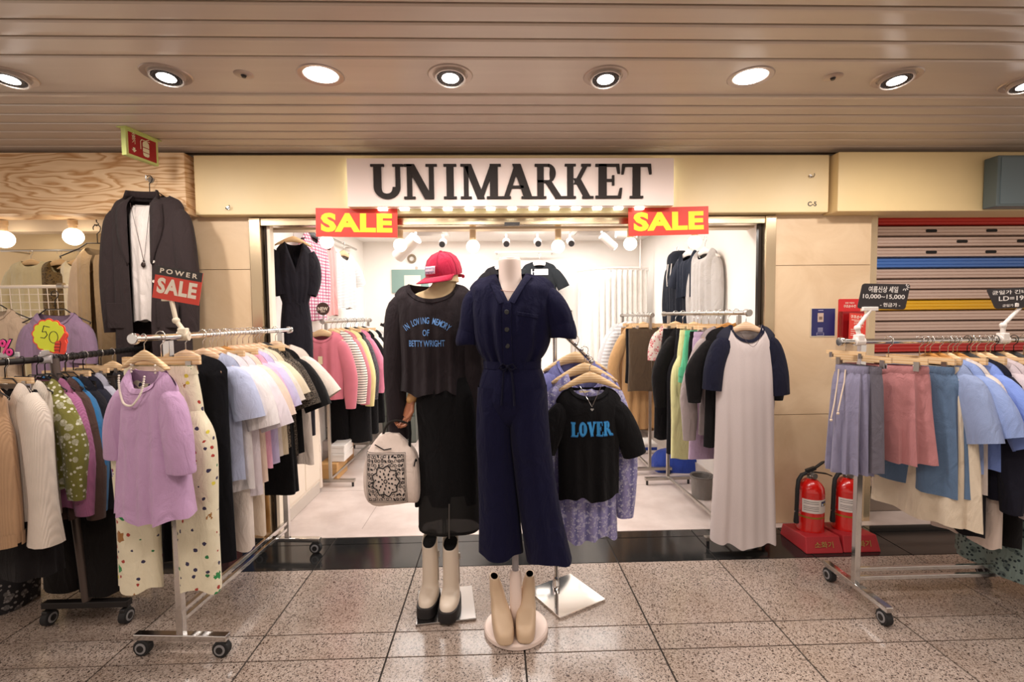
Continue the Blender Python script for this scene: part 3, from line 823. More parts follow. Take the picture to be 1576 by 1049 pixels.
# ================================================================== clothes rails
def caster(parent, x, y, r=.036, ring=GREYP, col=RUBBER):
    c = MB().tube([(x-.016, y, r), (x+.016, y, r)], r, 16).build('caster', col, parent, bevel=.004)
    MB().tube([(x-.019, y, r), (x+.019, y, r)], r*.66, 14).build('wheel_ring', ring, c)
    MB().tube([(x-.021, y, r), (x+.021, y, r)], r*.42, 12).build('hub', BLACKP, c)
    MB().box((x, y-.004, r*1.75), (.026, .045, .03)).build('fork', BLACKP, c, bevel=.004)
    return c
def rack(name, label, a, b, z, mat, foot=.22, inset=.06, inset2=None, bars=(.17,), wheels=True, railr=.0135, sq=.028, footz=.085, round_post=False, endcap=True, square_rail=False):
    """clothes rail from a to b (xy), z the height of the rail"""
    a, b = Vector((a[0], a[1], 0)), Vector((b[0], b[1], 0)); d = (b-a); L = d.length; ang = math.atan2(d.y, d.x)
    t = thing(name, label, 'clothes rack', a, ang)
    if square_rail: MB().box((L/2, 0, z), (L, .024, .032)).build('rail', mat, t, smooth=False, bevel=.003)
    else: MB().tube([(0, 0, z), (L, 0, z)], railr, 12).build('rail', mat, t)
    inset2 = inset if inset2 is None else inset2
    for x in (inset, L-inset2):
        if round_post: MB().tube([(x, 0, footz), (x, 0, z)], .017, 12).build('post', mat, t)
        else: MB().box((x, 0, (footz+z)/2-.01), (sq, sq, z-footz-.01)).build('post', mat, t, smooth=False, bevel=.002)
        MB().box((x, 0, footz), (.034, foot*2, .026)).build('foot_bar', mat, t, smooth=False, bevel=.003)
        for s_ in (-1, 1):
            if wheels: caster_rot(t, x, s_*(foot-.03))
            else: MB().tube([(x, s_*(foot-.02), 0), (x, s_*(foot-.02), footz-.012)], .010, 8).build('foot_stud', BLACKP, t)
    for q in bars: MB().box(((L+inset-inset2)/2, 0, q), (L-inset-inset2, .018, .020)).build('lower_bar', mat, t, smooth=False, bevel=.002)
    if endcap:
        for x in (-.006, L+.006): MB().tube([(x-.010, 0, z), (x+.010, 0, z)], .022, 14).build('end_cap', mat, t, bevel=.003)
    return t
def caster_rot(t, x, y):
    caster(t, x, y)

def along(a, b, z, Y=None, X=None):
    u = (Y-a[1])/(b[1]-a[1]) if Y is not None else (X-a[0])/(b[0]-a[0])
    return (a[0]+(b[0]-a[0])*u, a[1]+(b[1]-a[1])*u, z)
# ---- chrome rack beside the doorway
RA0, RA1, RAZ = (-1.392, 1.885), (-1.31, 3.05), 1.378
rk = rack('clothes_rack', 'chrome clothes rack on casters with the lavender tee hung on its end', RA0, RA1, RAZ, CHROME, foot=.205, inset=.165, inset2=.10, bars=(.155, .195))
# ---- dark rack standing before the neighbouring shop
RBZ = 1.275
RBK = [(-2.30, 1.45), (-2.065, 2.30), (-2.20, 3.08)]        # plan of the rail: two lengths that meet at the post
def RBp(Y):
    a, b = (RBK[0], RBK[1]) if Y < RBK[1][1] else (RBK[1], RBK[2])
    return along(a, b, RBZ, Y=Y)
rb_ = thing('clothes_rack', 'dark metal clothes rack with the tan knit vest on its end', 'clothes rack', (0, 0, 0))
for a_, b_ in zip(RBK, RBK[1:]): MB().tube([(*a_, RBZ), (*b_, RBZ)], .014, 12).build('rail', BLACKM, rb_)
px_, py_ = RBK[1]
for (x_, y_, lean) in ((px_, py_-.01, .085), (RBK[2][0]+.01, 3.02, .0)):
    MB().tube([(x_+lean, y_, .10), (x_, y_, RBZ)], .018, 12).build('post', plain('grey_brown_tube', '#5a4e48', .4, .5), rb_)
    MB().box((x_+lean, y_, .10), (.40, .036, .030)).build('foot_bar', BLACKM, rb_, smooth=False, bevel=.003)
    for s_ in (-1, 1): caster(rb_, x_+lean+s_*.18, y_)
for y_ in [2.33+.035*k for k in range(20)]:
    q_ = along(RBK[1], RBK[2], RBZ, Y=y_); MB().tube([(q_[0], y_-.005, RBZ), (q_[0]-.0009, y_+.005, RBZ)], .017, 10).build('spacer_ring', BLACKP, rb_)
# ---- chrome rack before the shutter
RC0, RC1, RCZ = (1.68, 2.30), (2.74, 2.30), 1.308
rack('clothes_rack', 'chrome clothes rack on casters in front of the roller shutter', RC0, RC1, RCZ, CHROME, foot=.215, inset=.10, bars=(.12, .165))
# ---- racks inside the shop
RD0, RD1, RDZ = (1.475, 2.80), (1.43, 4.10), 1.455
rack('clothes_rack', 'steel clothes rack in the shop with the raglan dress on its end', RD0, RD1, RDZ, DULLCHROME, foot=.20, inset=.10, bars=(.07,), wheels=False, footz=.055, sq=.024)
RE0, RE1 = (1.36, 4.22), (1.36, 5.25)
rack('clothes_rack', 'steel clothes rack deeper in the shop holding the camel coat', RE0, RE1, RDZ-.01, DULLCHROME, foot=.20, inset=.04, bars=(.07,), wheels=False, footz=.055, sq=.024)
RF0, RF1, RFZ = (-1.455, 4.05), (-1.42, 5.38), 1.42
rack('clothes_rack', 'steel clothes rack in the shop with the pink cardigan on its end', RF0, RF1, RFZ, DULLCHROME, foot=.21, inset=.06, bars=(.07,), wheels=False, footz=.055, sq=.024)

HG = {'A': 'hangers on the chrome rack by the doorway', 'B': 'hangers on the dark rack', 'C': 'hangers on the rack before the shutter', 'D': 'hangers on the raglan dress rack', 'E': 'hangers on the camel coat rack', 'F': 'hangers on the pink cardigan rack'}
GG = {'A': 'clothes on the chrome rack by the doorway', 'B': 'clothes on the dark rack', 'C': 'clothes on the rack before the shutter', 'D': 'clothes on the raglan dress rack', 'E': 'clothes on the camel coat rack', 'F': 'clothes on the pink cardigan rack'}

# ================================================================== chrome rack by the doorway, front to back
LAV = cloth('#bf99bd')
p = along(RA0, RA1, RAZ, Y=1.925)
hanger('pale', (p[0], p[1], p[2]), R(-22), 'pale wooden hanger under the pearl necklace', HG['A'], .74)
lt, lb = top_garment('tee_shirt', 'lavender short-sleeved tee with a pearl necklace, first on the chrome rack', 'tee shirt', (p[0]+.015, p[1]-.01, p[2]-.125), R(-22), LAV, L=.575, W=[(0, .165), (.14, .155), (.35, .172), (.60, .196)], T=[(0, .03), (.12, .055), (.6, .085)], nw=.088, nf=.070, nb=.010,
    slope=.34, sleeves=None, group=GG['A'], seed=11, amp=.020, folds=4, hem=.010, neck=LAV)
for sd, sl in ((-1, 1.0), (1, 1.06)):
    pth = [(.085, 0, -.10, .054, .030), (.134, -.004, -.135, .058, .042), (.168, -.010, -.23*sl, .060, .046), (.182, -.012, -.355*sl, .058, .040)]
    sleeve_mb(pth, seed=4+sd, amp=.05, mirror=sd).build('sleeve', LAV, lt, angle=70)
    x, y, z, wd, dp = pth[-1]
    sleeve_mb([(x, y, z+.02, wd*1.03, dp*1.03), (x, y, z, wd*1.02, dp*1.03), (x, y, z-.006, wd*1.0, dp*1.0)], seed=4+sd, amp=.0, steps=4, mirror=sd).build('cuff', LAV, lt, angle=70)
PEARL = plain('pearl', '#e9ddcf', .25)
nk = MB(); M22 = Matrix.Rotation(R(-22), 3, 'Z')
for k in range(58):
    A = PI*k/57; x = .070*math.cos(A)*(1 if True else 0); z = -.150*math.sin(A)**.75
    q = M22 @ Vector((x, lb.y(x, max(.012, .06-z))-.010 if z < -.03 else -.016, 0))
    nk.ball((q.x, q.y, z), .0042, 7, 5)
o = thing('pearl_necklace', 'string of white pearls hung round the lavender tee collar', 'necklace', (p[0]+.015, p[1]-.01, p[2]-.103)); nk.build('pearl_string', PEARL, o)['kind'] = 'stuff'
# pyjama trousers on a clip hanger
p = along(RA0, RA1, RAZ, Y=2.01)
hanger('clip', p, R(-4), 'wooden clip hanger holding the printed pyjama trousers', HG['A'], 1.05)
trousers('pyjama_trousers', 'cream pyjama trousers printed with small coloured motifs behind the lavender tee', 'trousers', (p[0]-.005, p[1], p[2]-.12), R(-4), cloth('#e6dcc0', 'pyjama'), L=.93, wx=.15, lx=.086, ly=.05, spread=.125, flare=1.0, group=GG['A'], seed=5, amp=.008, hem=.012)
specs = [  # Y, hanger, yaw, colour, kind args, label, kwargs
    (2.15, 'pink', -6, cloth('#111116'), 'long black sleeveless knit behind the printed pyjama trousers', 'cardigan', dict(L=.92, W=.195, T=.04, sleeves=None, slope=.30, nw=.07)),
    (2.262, 'pink', -8, cloth('#b9c0dc'), 'pale blue short-sleeved tee next to the long black knit', 'tee shirt', dict(L=.60, W=.185, T=.03, sleeves='short', out=.0)),
    (2.310, 'pink', -6, cloth('#e9e2e2'), 'white short-sleeved tee with broad cuffs behind the pale blue tee', 'tee shirt', dict(L=.66, W=.20, T=.03, sleeves='wide', sl=.95, out=.0)),
    (2.362, 'pink', -5, cloth('#e8dde4'), 'pinkish white loose tee between the white and peach tees', 'tee shirt', dict(L=.70, W=.205, T=.03, sleeves='wide', sl=1.0, out=.012)),
    (2.415, 'amber', -6, cloth('#ead2c0'), 'peach beige tee on the amber hanger', 'tee shirt', dict(L=.66, W=.205, T=.03, sleeves='wide', sl=.9, out=.01)),
    (2.470, 'pink', -7, cloth('#eeb4cf'), 'bright pink short-sleeved tee in the middle of the chrome rack', 'tee shirt', dict(L=.60, W=.20, T=.032, sleeves='short', sl=1.05, out=.02)),
    (2.520, 'pink', -6, cloth('#c9c3e4'), 'pale lilac tee just behind the bright pink tee', 'tee shirt', dict(L=.60, W=.205, T=.03, sleeves='short', sl=1.0, out=.02)),
    (2.568, 'pink', -6, cloth('#e4d9cc'), 'oatmeal tee with a dark neck label behind the lilac tee', 'tee shirt', dict(L=.58, W=.20, T=.03, sleeves='short', sl=.95, out=.02)),
    (2.620, 'pink', -6, cloth('#dccdb2'), 'light tan tee in front of the black lace tops', 'tee shirt', dict(L=.58, W=.20, T=.03, sleeves='short', sl=.85, out=.02)),
    (2.668, 'pink', -7, cloth('#2a2522', 'lace', '#857869'), 'black lace top with thin dark straps behind the tan tee', 'blouse', dict(L=.56, W=.19, T=.03, sleeves='short', sl=1.0, out=.01)),
    (2.722, 'pink', -6, cloth('#1d1a19', 'lace', '#6a6055'), 'black glittery lace tee beside the plain black tee', 'blouse', dict(L=.62, W=.205, T=.03, sleeves='short', sl=1.1, out=.02)),
    (2.775, 'black', -6, cloth('#131213'), 'plain black short-sleeved tee on the black hanger', 'tee shirt', dict(L=.62, W=.21, T=.035, sleeves='wide', sl=.95, out=.02)),
    (2.890, 'pink', -4, cloth('#e2d3c6'), 'cream cotton tee at the shop end of the chrome rack', 'tee shirt', dict(L=.72, W=.205, T=.035, sleeves='short', sl=1.0, out=.055)),
]
for Y, hk, yw, m, lab, cat, kw in specs:
    p = along(RA0, RA1, RAZ, Y=Y)
    nm = {'tee shirt': 'tee_shirt', 'cardigan': 'cardigan', 'blouse': 'lace_blouse'}[cat]
    hang_top(hk, p, R(yw+rnd.uniform(-3, 3)), nm, lab, cat, m, KINDNAME[hk]+' carrying the '+lab.split(' behind ')[0].split(' next ')[0].split(' beside ')[0].split(' in the ')[0].split(' just ')[0].split(' with ')[0].split(' on the ')[0].split(' at the ')[0].split(' between ')[0].split(' in front')[0], GG['A'], HG['A'], **kw)
for Y, dx, m, lab, L in ((2.33, .06, cloth('#ddd0c6'), 'long white trousers hanging under the white tees', .92), (2.44, .07, cloth('#d8c6b2'), 'long beige trousers hanging under the peach tee', .90)):
    p = along(RA0, RA1, RAZ, Y=Y); p = (p[0]+dx*0, p[1], p[2])
    hanger('clip', p, R(-6), 'wooden clip hanger holding the '+lab.split(' hanging')[0], HG['A'])
    trousers('trousers', lab, 'trousers', (p[0], p[1], p[2]-.12), R(-6), m, L=L, wx=.14, lx=.075, spread=.085, group=GG['A'])
p = along(RA0, RA1, RAZ, Y=2.70)
hanger('clip', p, R(-6), 'wooden clip hanger over the long black slit skirt between the lace tops', HG['A'])
skirt('long_skirt', 'long black skirt hanging low between the lace tops', 'skirt', (p[0], p[1], p[2]-.12), R(-6), cloth('#0f0e10'), L=.78, rx=.16, hx=.20, hy=.05, folds=7, amp=.010, group=GG['A'])

# ================================================================== dark rack, front to back
TAN = cloth('#b08d6c', 'knit')
bspec = [
    (2.03, 'wire', -14, TAN, 'tan knit vest with a ribbed hem, first on the dark rack', 'vest', dict(L=.66, W=[(0, .135), (.12, .118), (.22, .150), (.5, .165), (.66, .165)], T=.06, sleeves=None, vneck=True, nf=.24, nw=.075, neck=TAN, hemband=TAN)),
    (2.115, 'wire', -16, cloth('#d9cbbd', 'knit'), 'cream knit cardigan with flared cuffs behind the tan vest', 'cardigan', dict(L=.58, W=.165, T=.05, sleeves='long', sl=1.12, out=.04, spath=[(.12, 0, -.09, .07, .036), (.172, -.004, -.16, .068, .045), (.195, -.01, -.36, .056, .042), (.205, -.012, -.52, .058, .040), (.21, -.014, -.68, .075, .05)])),
    (2.175, 'wire', -14, cloth('#dfd3c4', 'knit'), 'ivory sleeveless knit behind the cream cardigan', 'vest', dict(L=.60, W=.150, T=.045, sleeves=None)),
    (2.225, 'wire', -12, cloth('#7e7b3c', 'floral', '#d9d6c4'), 'olive green blouse with white flowers behind the ivory knit', 'blouse', dict(L=.50, W=.150, T=.04, sleeves='long', sl=.86, out=.03)),
    (2.255, 'wire', -14, cloth('#a8688f', 'knit'), 'mauve pink ribbed knit behind the olive flowered blouse', 'sweater', dict(L=.60, W=.155, T=.04, sleeves='long', sl=1.0, out=.02)),
    (2.285, 'wire', -12, cloth('#4a352f'), 'dark brown long-sleeved top behind the mauve knit', 'sweater', dict(L=.66, W=.160, T=.04, sleeves='long', sl=1.05, out=.02)),
    (2.312, 'wire', -13, cloth('#2d6c9e'), 'bright blue sweater behind the dark brown top', 'sweater', dict(L=.62, W=.165, T=.04, sleeves='long', sl=1.0, out=.02)),
    (2.355, 'wire', -12, cloth('#1f1e24'), 'charcoal black shirt behind the bright blue sweater', 'shirt', dict(L=.66, W=.175, T=.04, sleeves='long', out=.02)),
    (2.41, 'wire', -12, cloth('#232430'), 'navy black shirt with a collar next to the charcoal shirt', 'shirt', dict(L=.66, W=.175, T=.04, sleeves='long', out=.02)),
    (2.48, 'wire', -12, cloth('#a9a8b6'), 'pale grey blue shirt near the middle of the dark rack', 'shirt', dict(L=.70, W=.165, T=.04, sleeves='long', out=.01)),
    (2.62, 'wire', -10, cloth('#2f2b2e'), 'dark grey shirt behind the pale grey blue shirt', 'shirt', dict(L=.66, W=.165, T=.04, sleeves='short', out=.01)),
    (2.72, 'pale', -8, cloth('#cfc4ba', 'floral', '#4a4048'), 'white and black patterned blouse on a pale hanger of the dark rack', 'blouse', dict(L=.60, W=.165, T=.04, sleeves='short', out=.01)),
]
for Y, hk, yw, m, lab, cat, kw in bspec:
    p = RBp(Y)
    short = lab.split(',')[0].split(' behind ')[0].split(' next ')[0].split(' near ')[0].split(' on a ')[0].split(' with ')[0]
    hang_top(hk, p, R(yw+rnd.uniform(-3, 3)), cat.replace(' ', '_'), lab, cat, m, KINDNAME[hk]+' inside the '+short, GG['B'], HG['B'], hsc=.82, **kw)
for i, (Y, m, lab, L) in enumerate(((2.50, cloth('#2c2420'), 'dark brown wide trousers hanging low on the dark rack', 1.08), (2.62, cloth('#3a2f29'), 'brown corduroy trousers hanging low near the printed pyjama trousers', 1.06), (2.36, cloth('#191615'), 'black long trousers hanging behind the post of the dark rack', 1.02), (2.12, cloth('#1a1718'), 'black long skirt hanging low under the tan knit vest', .80))):
    p = RBp(Y)
    hanger('clip', p, R(-10), 'wooden clip hanger holding the '+lab.split(' hanging')[0], HG['B'], .85)
    if 'skirt' in lab: skirt('long_skirt', lab, 'skirt', (p[0], p[1], p[2]-.12), R(-10), m, L=L, rx=.14, hx=.18, hy=.07, folds=7, amp=.012, group=GG['B'])
    else: trousers('trousers', lab, 'trousers', (p[0]+.02, p[1], p[2]-.12), R(-10), m, L=L, wx=.13, lx=.095, ly=.05, spread=.10, flare=1.1, group=GG['B'])

# ================================================================== rack before the shutter; the garments face along the corridor
def cpt(X): return along(RC0, RC1, RCZ, X=X)
def cyaw(d=0): return R(-90+d)
DUSK = cloth('#8b87a0', 'wash'); ROSE = cloth('#c08283', 'wash'); CORD = plain('cream_cord', '#d8c4ae', .8)
p = cpt(1.700)
hanger('clip', p, cyaw(25), 'pale clip hanger on the rail end holding the dusty violet skirt', HG['C'], .58)
skirt('short_skirt', 'dusty violet gathered skirt hung on the rail end before the shutter', 'skirt', (p[0]+.025, p[1]-.01, p[2]-.115), cyaw(30), DUSK, L=.52, rx=.070, ry=.03, hx=.088, hy=.075, folds=13, amp=.020, group=GG['C'], seed=3, cord=CORD)
p = cpt(1.775)
hanger('clip', p, cyaw(20), 'pale clip hanger holding the grey denim skirt', HG['C'], .9)
skirt('short_skirt', 'grey washed skirt tucked between the violet and rose skirts', 'skirt', (p[0], p[1], p[2]-.115), cyaw(8), cloth('#6b6670', 'wash'), L=.50, rx=.11, ry=.025, hx=.13, hy=.035, folds=8, amp=.006, group=GG['C'], seed=8)
p = cpt(1.915)
hanger('clip', p, cyaw(30), 'pale clip hanger holding the rose pink skirt', HG['C'], 1.0)
skirt('short_skirt', 'rose pink gathered skirt with a cream drawstring before the shutter', 'skirt', (p[0]-.01, p[1]+.01, p[2]-.115), cyaw(46), ROSE, L=.455, rx=.165, ry=.045, hx=.185, hy=.090, folds=13, amp=.032, group=GG['C'], seed=21, cord=CORD, hem=.008)
p = cpt(2.07)
hanger('clip', p, cyaw(14), 'pale clip hanger holding the slate blue skirt', HG['C'], 1.0)
skirt('long_skirt', 'slate blue denim skirt showing below the rose pink skirt', 'skirt', (p[0], p[1], p[2]-.115), cyaw(14), cloth('#5f7795', 'wash'), L=.60, rx=.15, ry=.03, hx=.21, hy=.06, folds=9, amp=.022, group=GG['C'], seed=31)
p = cpt(2.10)
hanger('clip', p, cyaw(14), 'pale clip hanger holding the cream long skirt', HG['C'], 1.0)
skirt('long_skirt', 'cream long skirt showing below the slate blue skirt', 'skirt', (p[0], p[1], p[2]-.115), cyaw(12), cloth('#d9c9b2'), L=.74, rx=.15, ry=.03, hx=.23, hy=.07, folds=8, amp=.024, group=GG['C'], seed=32)
cspec = [
    (2.125, 'amber', 8, cloth('#8d9cc0'), 'dull blue tee on an amber hanger beside the rose pink skirt', 'tee shirt', dict(L=.50, W=.205, T=.035, sleeves='short', sl=1.2, out=.015)),
    (2.172, 'amber', 8, cloth('#8ea2d2'), 'sky blue tee with a heavy cuff before the white blouse', 'tee shirt', dict(L=.52, W=.205, T=.035, sleeves='wide', sl=.9, out=.01)),
    (2.215, 'pale', 7, cloth('#dccfc6'), 'off white blouse between the two blue tees', 'blouse', dict(L=.62, W=.20, T=.03, sleeves='short', sl=1.1, out=.0)),
    (2.262, 'amber', 8, cloth('#7e97dc'), 'cornflower blue tee with the widest sleeve on the shutter rack', 'tee shirt', dict(L=.52, W=.205, T=.04, sleeves='wide', sl=1.0, out=.035)),
    (2.312, 'black', 6, cloth('#20202c'), 'navy black top on a black hanger behind the cornflower tee', 'sweater', dict(L=.66, W=.20, T=.035, sleeves='long', sl=1.1, out=.0)),
    (2.360, 'pale', 6, cloth('#cdbfc4'), 'pale pinkish grey tee behind the navy black top', 'tee shirt', dict(L=.62, W=.205, T=.035, sleeves='wide', sl=1.3, out=.0)),
    (2.405, 'pale', 6, cloth('#c9bcc0'), 'light grey long-sleeved tee with drooping cuffs', 'tee shirt', dict(L=.66, W=.205, T=.035, sleeves='long', sl=1.15, out=.0)),
    (2.452, 'black', 6, cloth('#141214'), 'black long-sleeved cardigan between the grey and yellow tops', 'cardigan', dict(L=.66, W=.21, T=.04, sleeves='long', sl=.92, out=.01)),
    (2.498, 'pale', 6, cloth('#dcc890'), 'soft yellow shirt next to the black cardigan', 'shirt', dict(L=.62, W=.205, T=.035, sleeves='long', sl=.9, out=.0)),
    (2.548, 'black', 6, cloth('#ddd2a8'), 'pale cream yellow tee before the printed dress', 'tee shirt', dict(L=.58, W=.21, T=.04, sleeves='wide', sl=1.0, out=.03)),
]
for X, hk, yw, m, lab, cat, kw in cspec:
    p = cpt(X)
    short = lab.split(' on an')[0].split(' on a ')[0].split(' with ')[0].split(' before ')[0].split(' between ')[0].split(' behind ')[0].split(' next ')[0]
    hang_top(hk, p, cyaw(yw+rnd.uniform(-3, 3)), cat.replace(' ', '_'), lab, cat, m, KINDNAME[hk]+' carrying the '+short, GG['C'], HG['C'], hsc=.95, **kw)
for X, m, lab, L, nm in ((2.24, cloth('#1a181c'), 'black trousers hanging under the cornflower blue tee', .80, 't'), (2.33, cloth('#d6c4b8'), 'off white trousers hanging under the grey tees', .86, 't'), (2.43, cloth('#161416'), 'black trousers hanging under the black cardigan', .86, 't'), (2.60, cloth('#7d8f8a', 'floral', '#2c3a40'), 'long grey green dress skirt printed with dark leaves', 1.06, 's'), (2.67, cloth('#15131a'), 'long black skirt at the end of the shutter rack', .92, 's')):
    p = cpt(X)
    hanger('clip', p, cyaw(5), 'wooden clip hanger holding the '+lab.split(' at the')[0].split(' printed')[0], HG['C'], 1.0)
    if nm == 't': trousers('trousers', lab, 'trousers', (p[0], p[1], p[2]-.12), cyaw(5), m, L=L, wx=.14, lx=.07, ly=.035, spread=.09, group=GG['C'])
    else: skirt('long_skirt', lab, 'skirt', (p[0], p[1], p[2]-.12), cyaw(8), m, L=L, rx=.16, hx=.25, hy=.09, folds=8, amp=.016, group=GG['C'])

# ================================================================== shop rack with the raglan dress, front to back
t = NT('raglan_heather')
sepx = t.n('ShaderNodeSeparateXYZ'); t.l(t.tc(), sepx.inputs[0])
mask = t.math('GREATER_THAN', t.math('SUBTRACT', t.math('ABSOLUTE', sepx.outputs[0]), t.math('MULTIPLY', sepx.outputs[2], -.36)), .088)
hz = t.mix(t.noise(1, 2, t.map((900, 900, 160))), '#b8aba9', '#cbbfbb')
t.col(t.mix(mask, hz, '#191a2b')); t.set(rough=.9); t.bump(t.noise(400, 2), .12, .001); RAGLAN = t.m
NAVY = cloth('#191a2b')
p = along(RD0, RD1, RDZ, Y=2.82)
hang_top('pink', p, R(0), 'raglan_dress', 'long grey heather dress with navy raglan sleeves by the doorway', 'dress', RAGLAN, 'natural beech hanger inside the raglan dress', GG['D'], HG['D'], hsc=.88,
    L=1.31, W=[(0, .175), (.15, .178), (.4, .175), (.8, .180), (1.31, .198)], T=[(0, .03), (.15, .05), (.7, .07), (1.31, .10)], nw=.088, nf=.090, sleeves=None, neck=NAVY, seed=44, folds=4, amp=.026, hem=.010, nz=34)
dressroot = [o for o in bpy.data.objects if o.name.startswith('raglan_dress')][0]
for sd, sl in ((-1, .92), (1, 1.0)):
    sleeve_mb([(.095, 0, -.105, .060, .030), (.148, -.004, -.140, .062, .042), (.188, -.008, -.27*sl, .060, .046), (.206, -.01, -.42*sl, .056, .042)], seed=3+sd, amp=.07, mirror=sd).build('sleeve', NAVY, dressroot, angle=70)
ch = MB()
ch.tube([(x, -.062-.02*(1-(x/.06)**2), -.052-.075*(1-(abs(x)/.06)**1.6)) for x in [-.06+.12*k/14 for k in range(15)]], .0012, 5)
o = ch.build('chain_necklace', plain('dark_silver', '#5a4a48', .35, .8), loc=(p[0], p[1], p[2]-.07)); tag(o, 'thin dark chain hanging at the raglan dress collar', 'necklace')
dspec = [
    (2.93, 'amber', 4, cloth('#151314'), 'black puff-sleeved sweater close behind the raglan dress', 'sweater', dict(L=.74, W=.20, T=.05, sleeves='long', sl=.72, out=.045, slope=.30)),
    (3.03, 'amber', 4, cloth('#9b8d8b'), 'taupe grey cardigan on an amber hanger behind the black sweater', 'cardigan', dict(L=.70, W=.185, T=.05, sleeves='long', sl=1.15, out=.05)),
    (3.52, 'pale', 4, cloth('#131112'), 'long black coat with flutter shoulders behind the green shorts', 'coat', dict(L=.80, W=.19, T=.06, sleeves='long', sl=.95, out=.05)),
    (3.86, 'pale', 4, cloth('#c9b8ae', 'floral', '#b03848'), 'white blouse dotted with red flowers behind the black coat', 'blouse', dict(L=.82, W=.15, T=.05, sleeves='short', out=-.02)),
]
for Y, hk, yw, m, lab, cat, kw in dspec:
    p = along(RD0, RD1, RDZ, Y=Y)
    short = lab.split(' close ')[0].split(' on an')[0].split(' with ')[0].split(' dotted ')[0]
    hang_top(hk, p, R(yw), cat, lab, cat, m, KINDNAME[hk]+' inside the '+short, GG['D'], HG['D'], **kw)
for Y, m, lab, kind, L in ((3.18, cloth('#121113'), 'black knee skirt on a clip hanger beside the green shorts', 's', .62), (3.12, cloth('#b39ab4'), 'mauve straight skirt hanging below the taupe cardigan', 's', .84), (3.29, cloth('#58b487'), 'mint green shorts on a clip hanger', 't', .36), (3.40, cloth('#d8d49a'), 'pale yellow trousers hanging below the mint green shorts', 't', .92), (3.46, cloth('#17161b'), 'dark trousers hanging behind the pale yellow trousers', 't', .90), (3.72, cloth('#121012'), 'black straight trousers hanging under the long black coat', 't', .86)):
    p = along(RD0, RD1, RDZ, Y=Y)
    hanger('clip', p, R(3), 'wooden clip hanger holding the '+lab.split(' on a')[0].split(' hanging')[0], HG['D'])
    if kind == 's': skirt('skirt', lab, 'skirt', (p[0]-.01, p[1], p[2]-.12), R(3), m, L=L, rx=.17, hx=.19, hy=.04, folds=5, amp=.008, group=GG['D'])
    else: trousers('shorts' if L < .5 else 'trousers', lab, 'shorts' if L < .5 else 'trousers', (p[0]-.015, p[1], p[2]-.12), R(3), m, L=L, wx=.15 if L < .5 else .14, lx=.082, spread=.105 if L < .5 else .12, group=GG['D'])
# ---- second rack
espec = [
    (4.47, 'pale', 4, cloth('#b08a5e'), 'camel wool coat with broad cuffs on the deeper rack', 'coat', dict(L=.98, W=.21, T=.07, sleeves='long', sl=.98, out=.05)),
    (4.85, 'white', 4, cloth('#b4b2b2', 'stripe', '#e8e6e6'), 'silver grey striped shirt on the deeper rack', 'shirt', dict(L=.72, W=.20, T=.04, sleeves='long', sl=1.0, out=.04)),
    (5.05, 'white', 4, cloth('#c9c6c6'), 'pale grey shirt at the far end of the deeper rack', 'shirt', dict(L=.72, W=.20, T=.04, sleeves='long', sl=1.0, out=.04)),
]
for Y, hk, yw, m, lab, cat, kw in espec:
    p = along(RE0, RE1, RDZ-.01, Y=Y)
    hang_top(hk, p, R(yw), cat, lab, cat, m, KINDNAME[hk]+' inside the '+lab.split(' with ')[0].split(' on the')[0].split(' at the')[0], GG['E'], HG['E'], **kw)
for Y, m, lab, L in ((4.28, cloth('#4a3b2b'), 'olive brown straight skirt on a clip hanger of the deeper rack', .56), (4.38, cloth('#141214'), 'black short skirt beside the camel coat', .50)):
    p = along(RE0, RE1, RDZ-.01, Y=Y)
    hanger('clip', p, R(3), 'wooden clip hanger holding the '+lab.split(' on a')[0].split(' beside')[0], HG['E'])
    skirt('skirt', lab, 'skirt', (p[0]-.02, p[1], p[2]-.12), R(3), m, L=L, rx=.17, hx=.175, hy=.035, folds=4, amp=.004, group=GG['E'])
p = along(RE0, RE1, RDZ-.01, Y=4.62)
hanger('clip', p, R(3), 'wooden clip hanger holding the tan wide trousers', HG['E'])
trousers('trousers', 'tan wide trousers behind the camel coat', 'trousers', (p[0]-.02, p[1], p[2]-.12), R(3), cloth('#8a6844'), L=1.0, wx=.15, lx=.10, spread=.10, group=GG['E'])

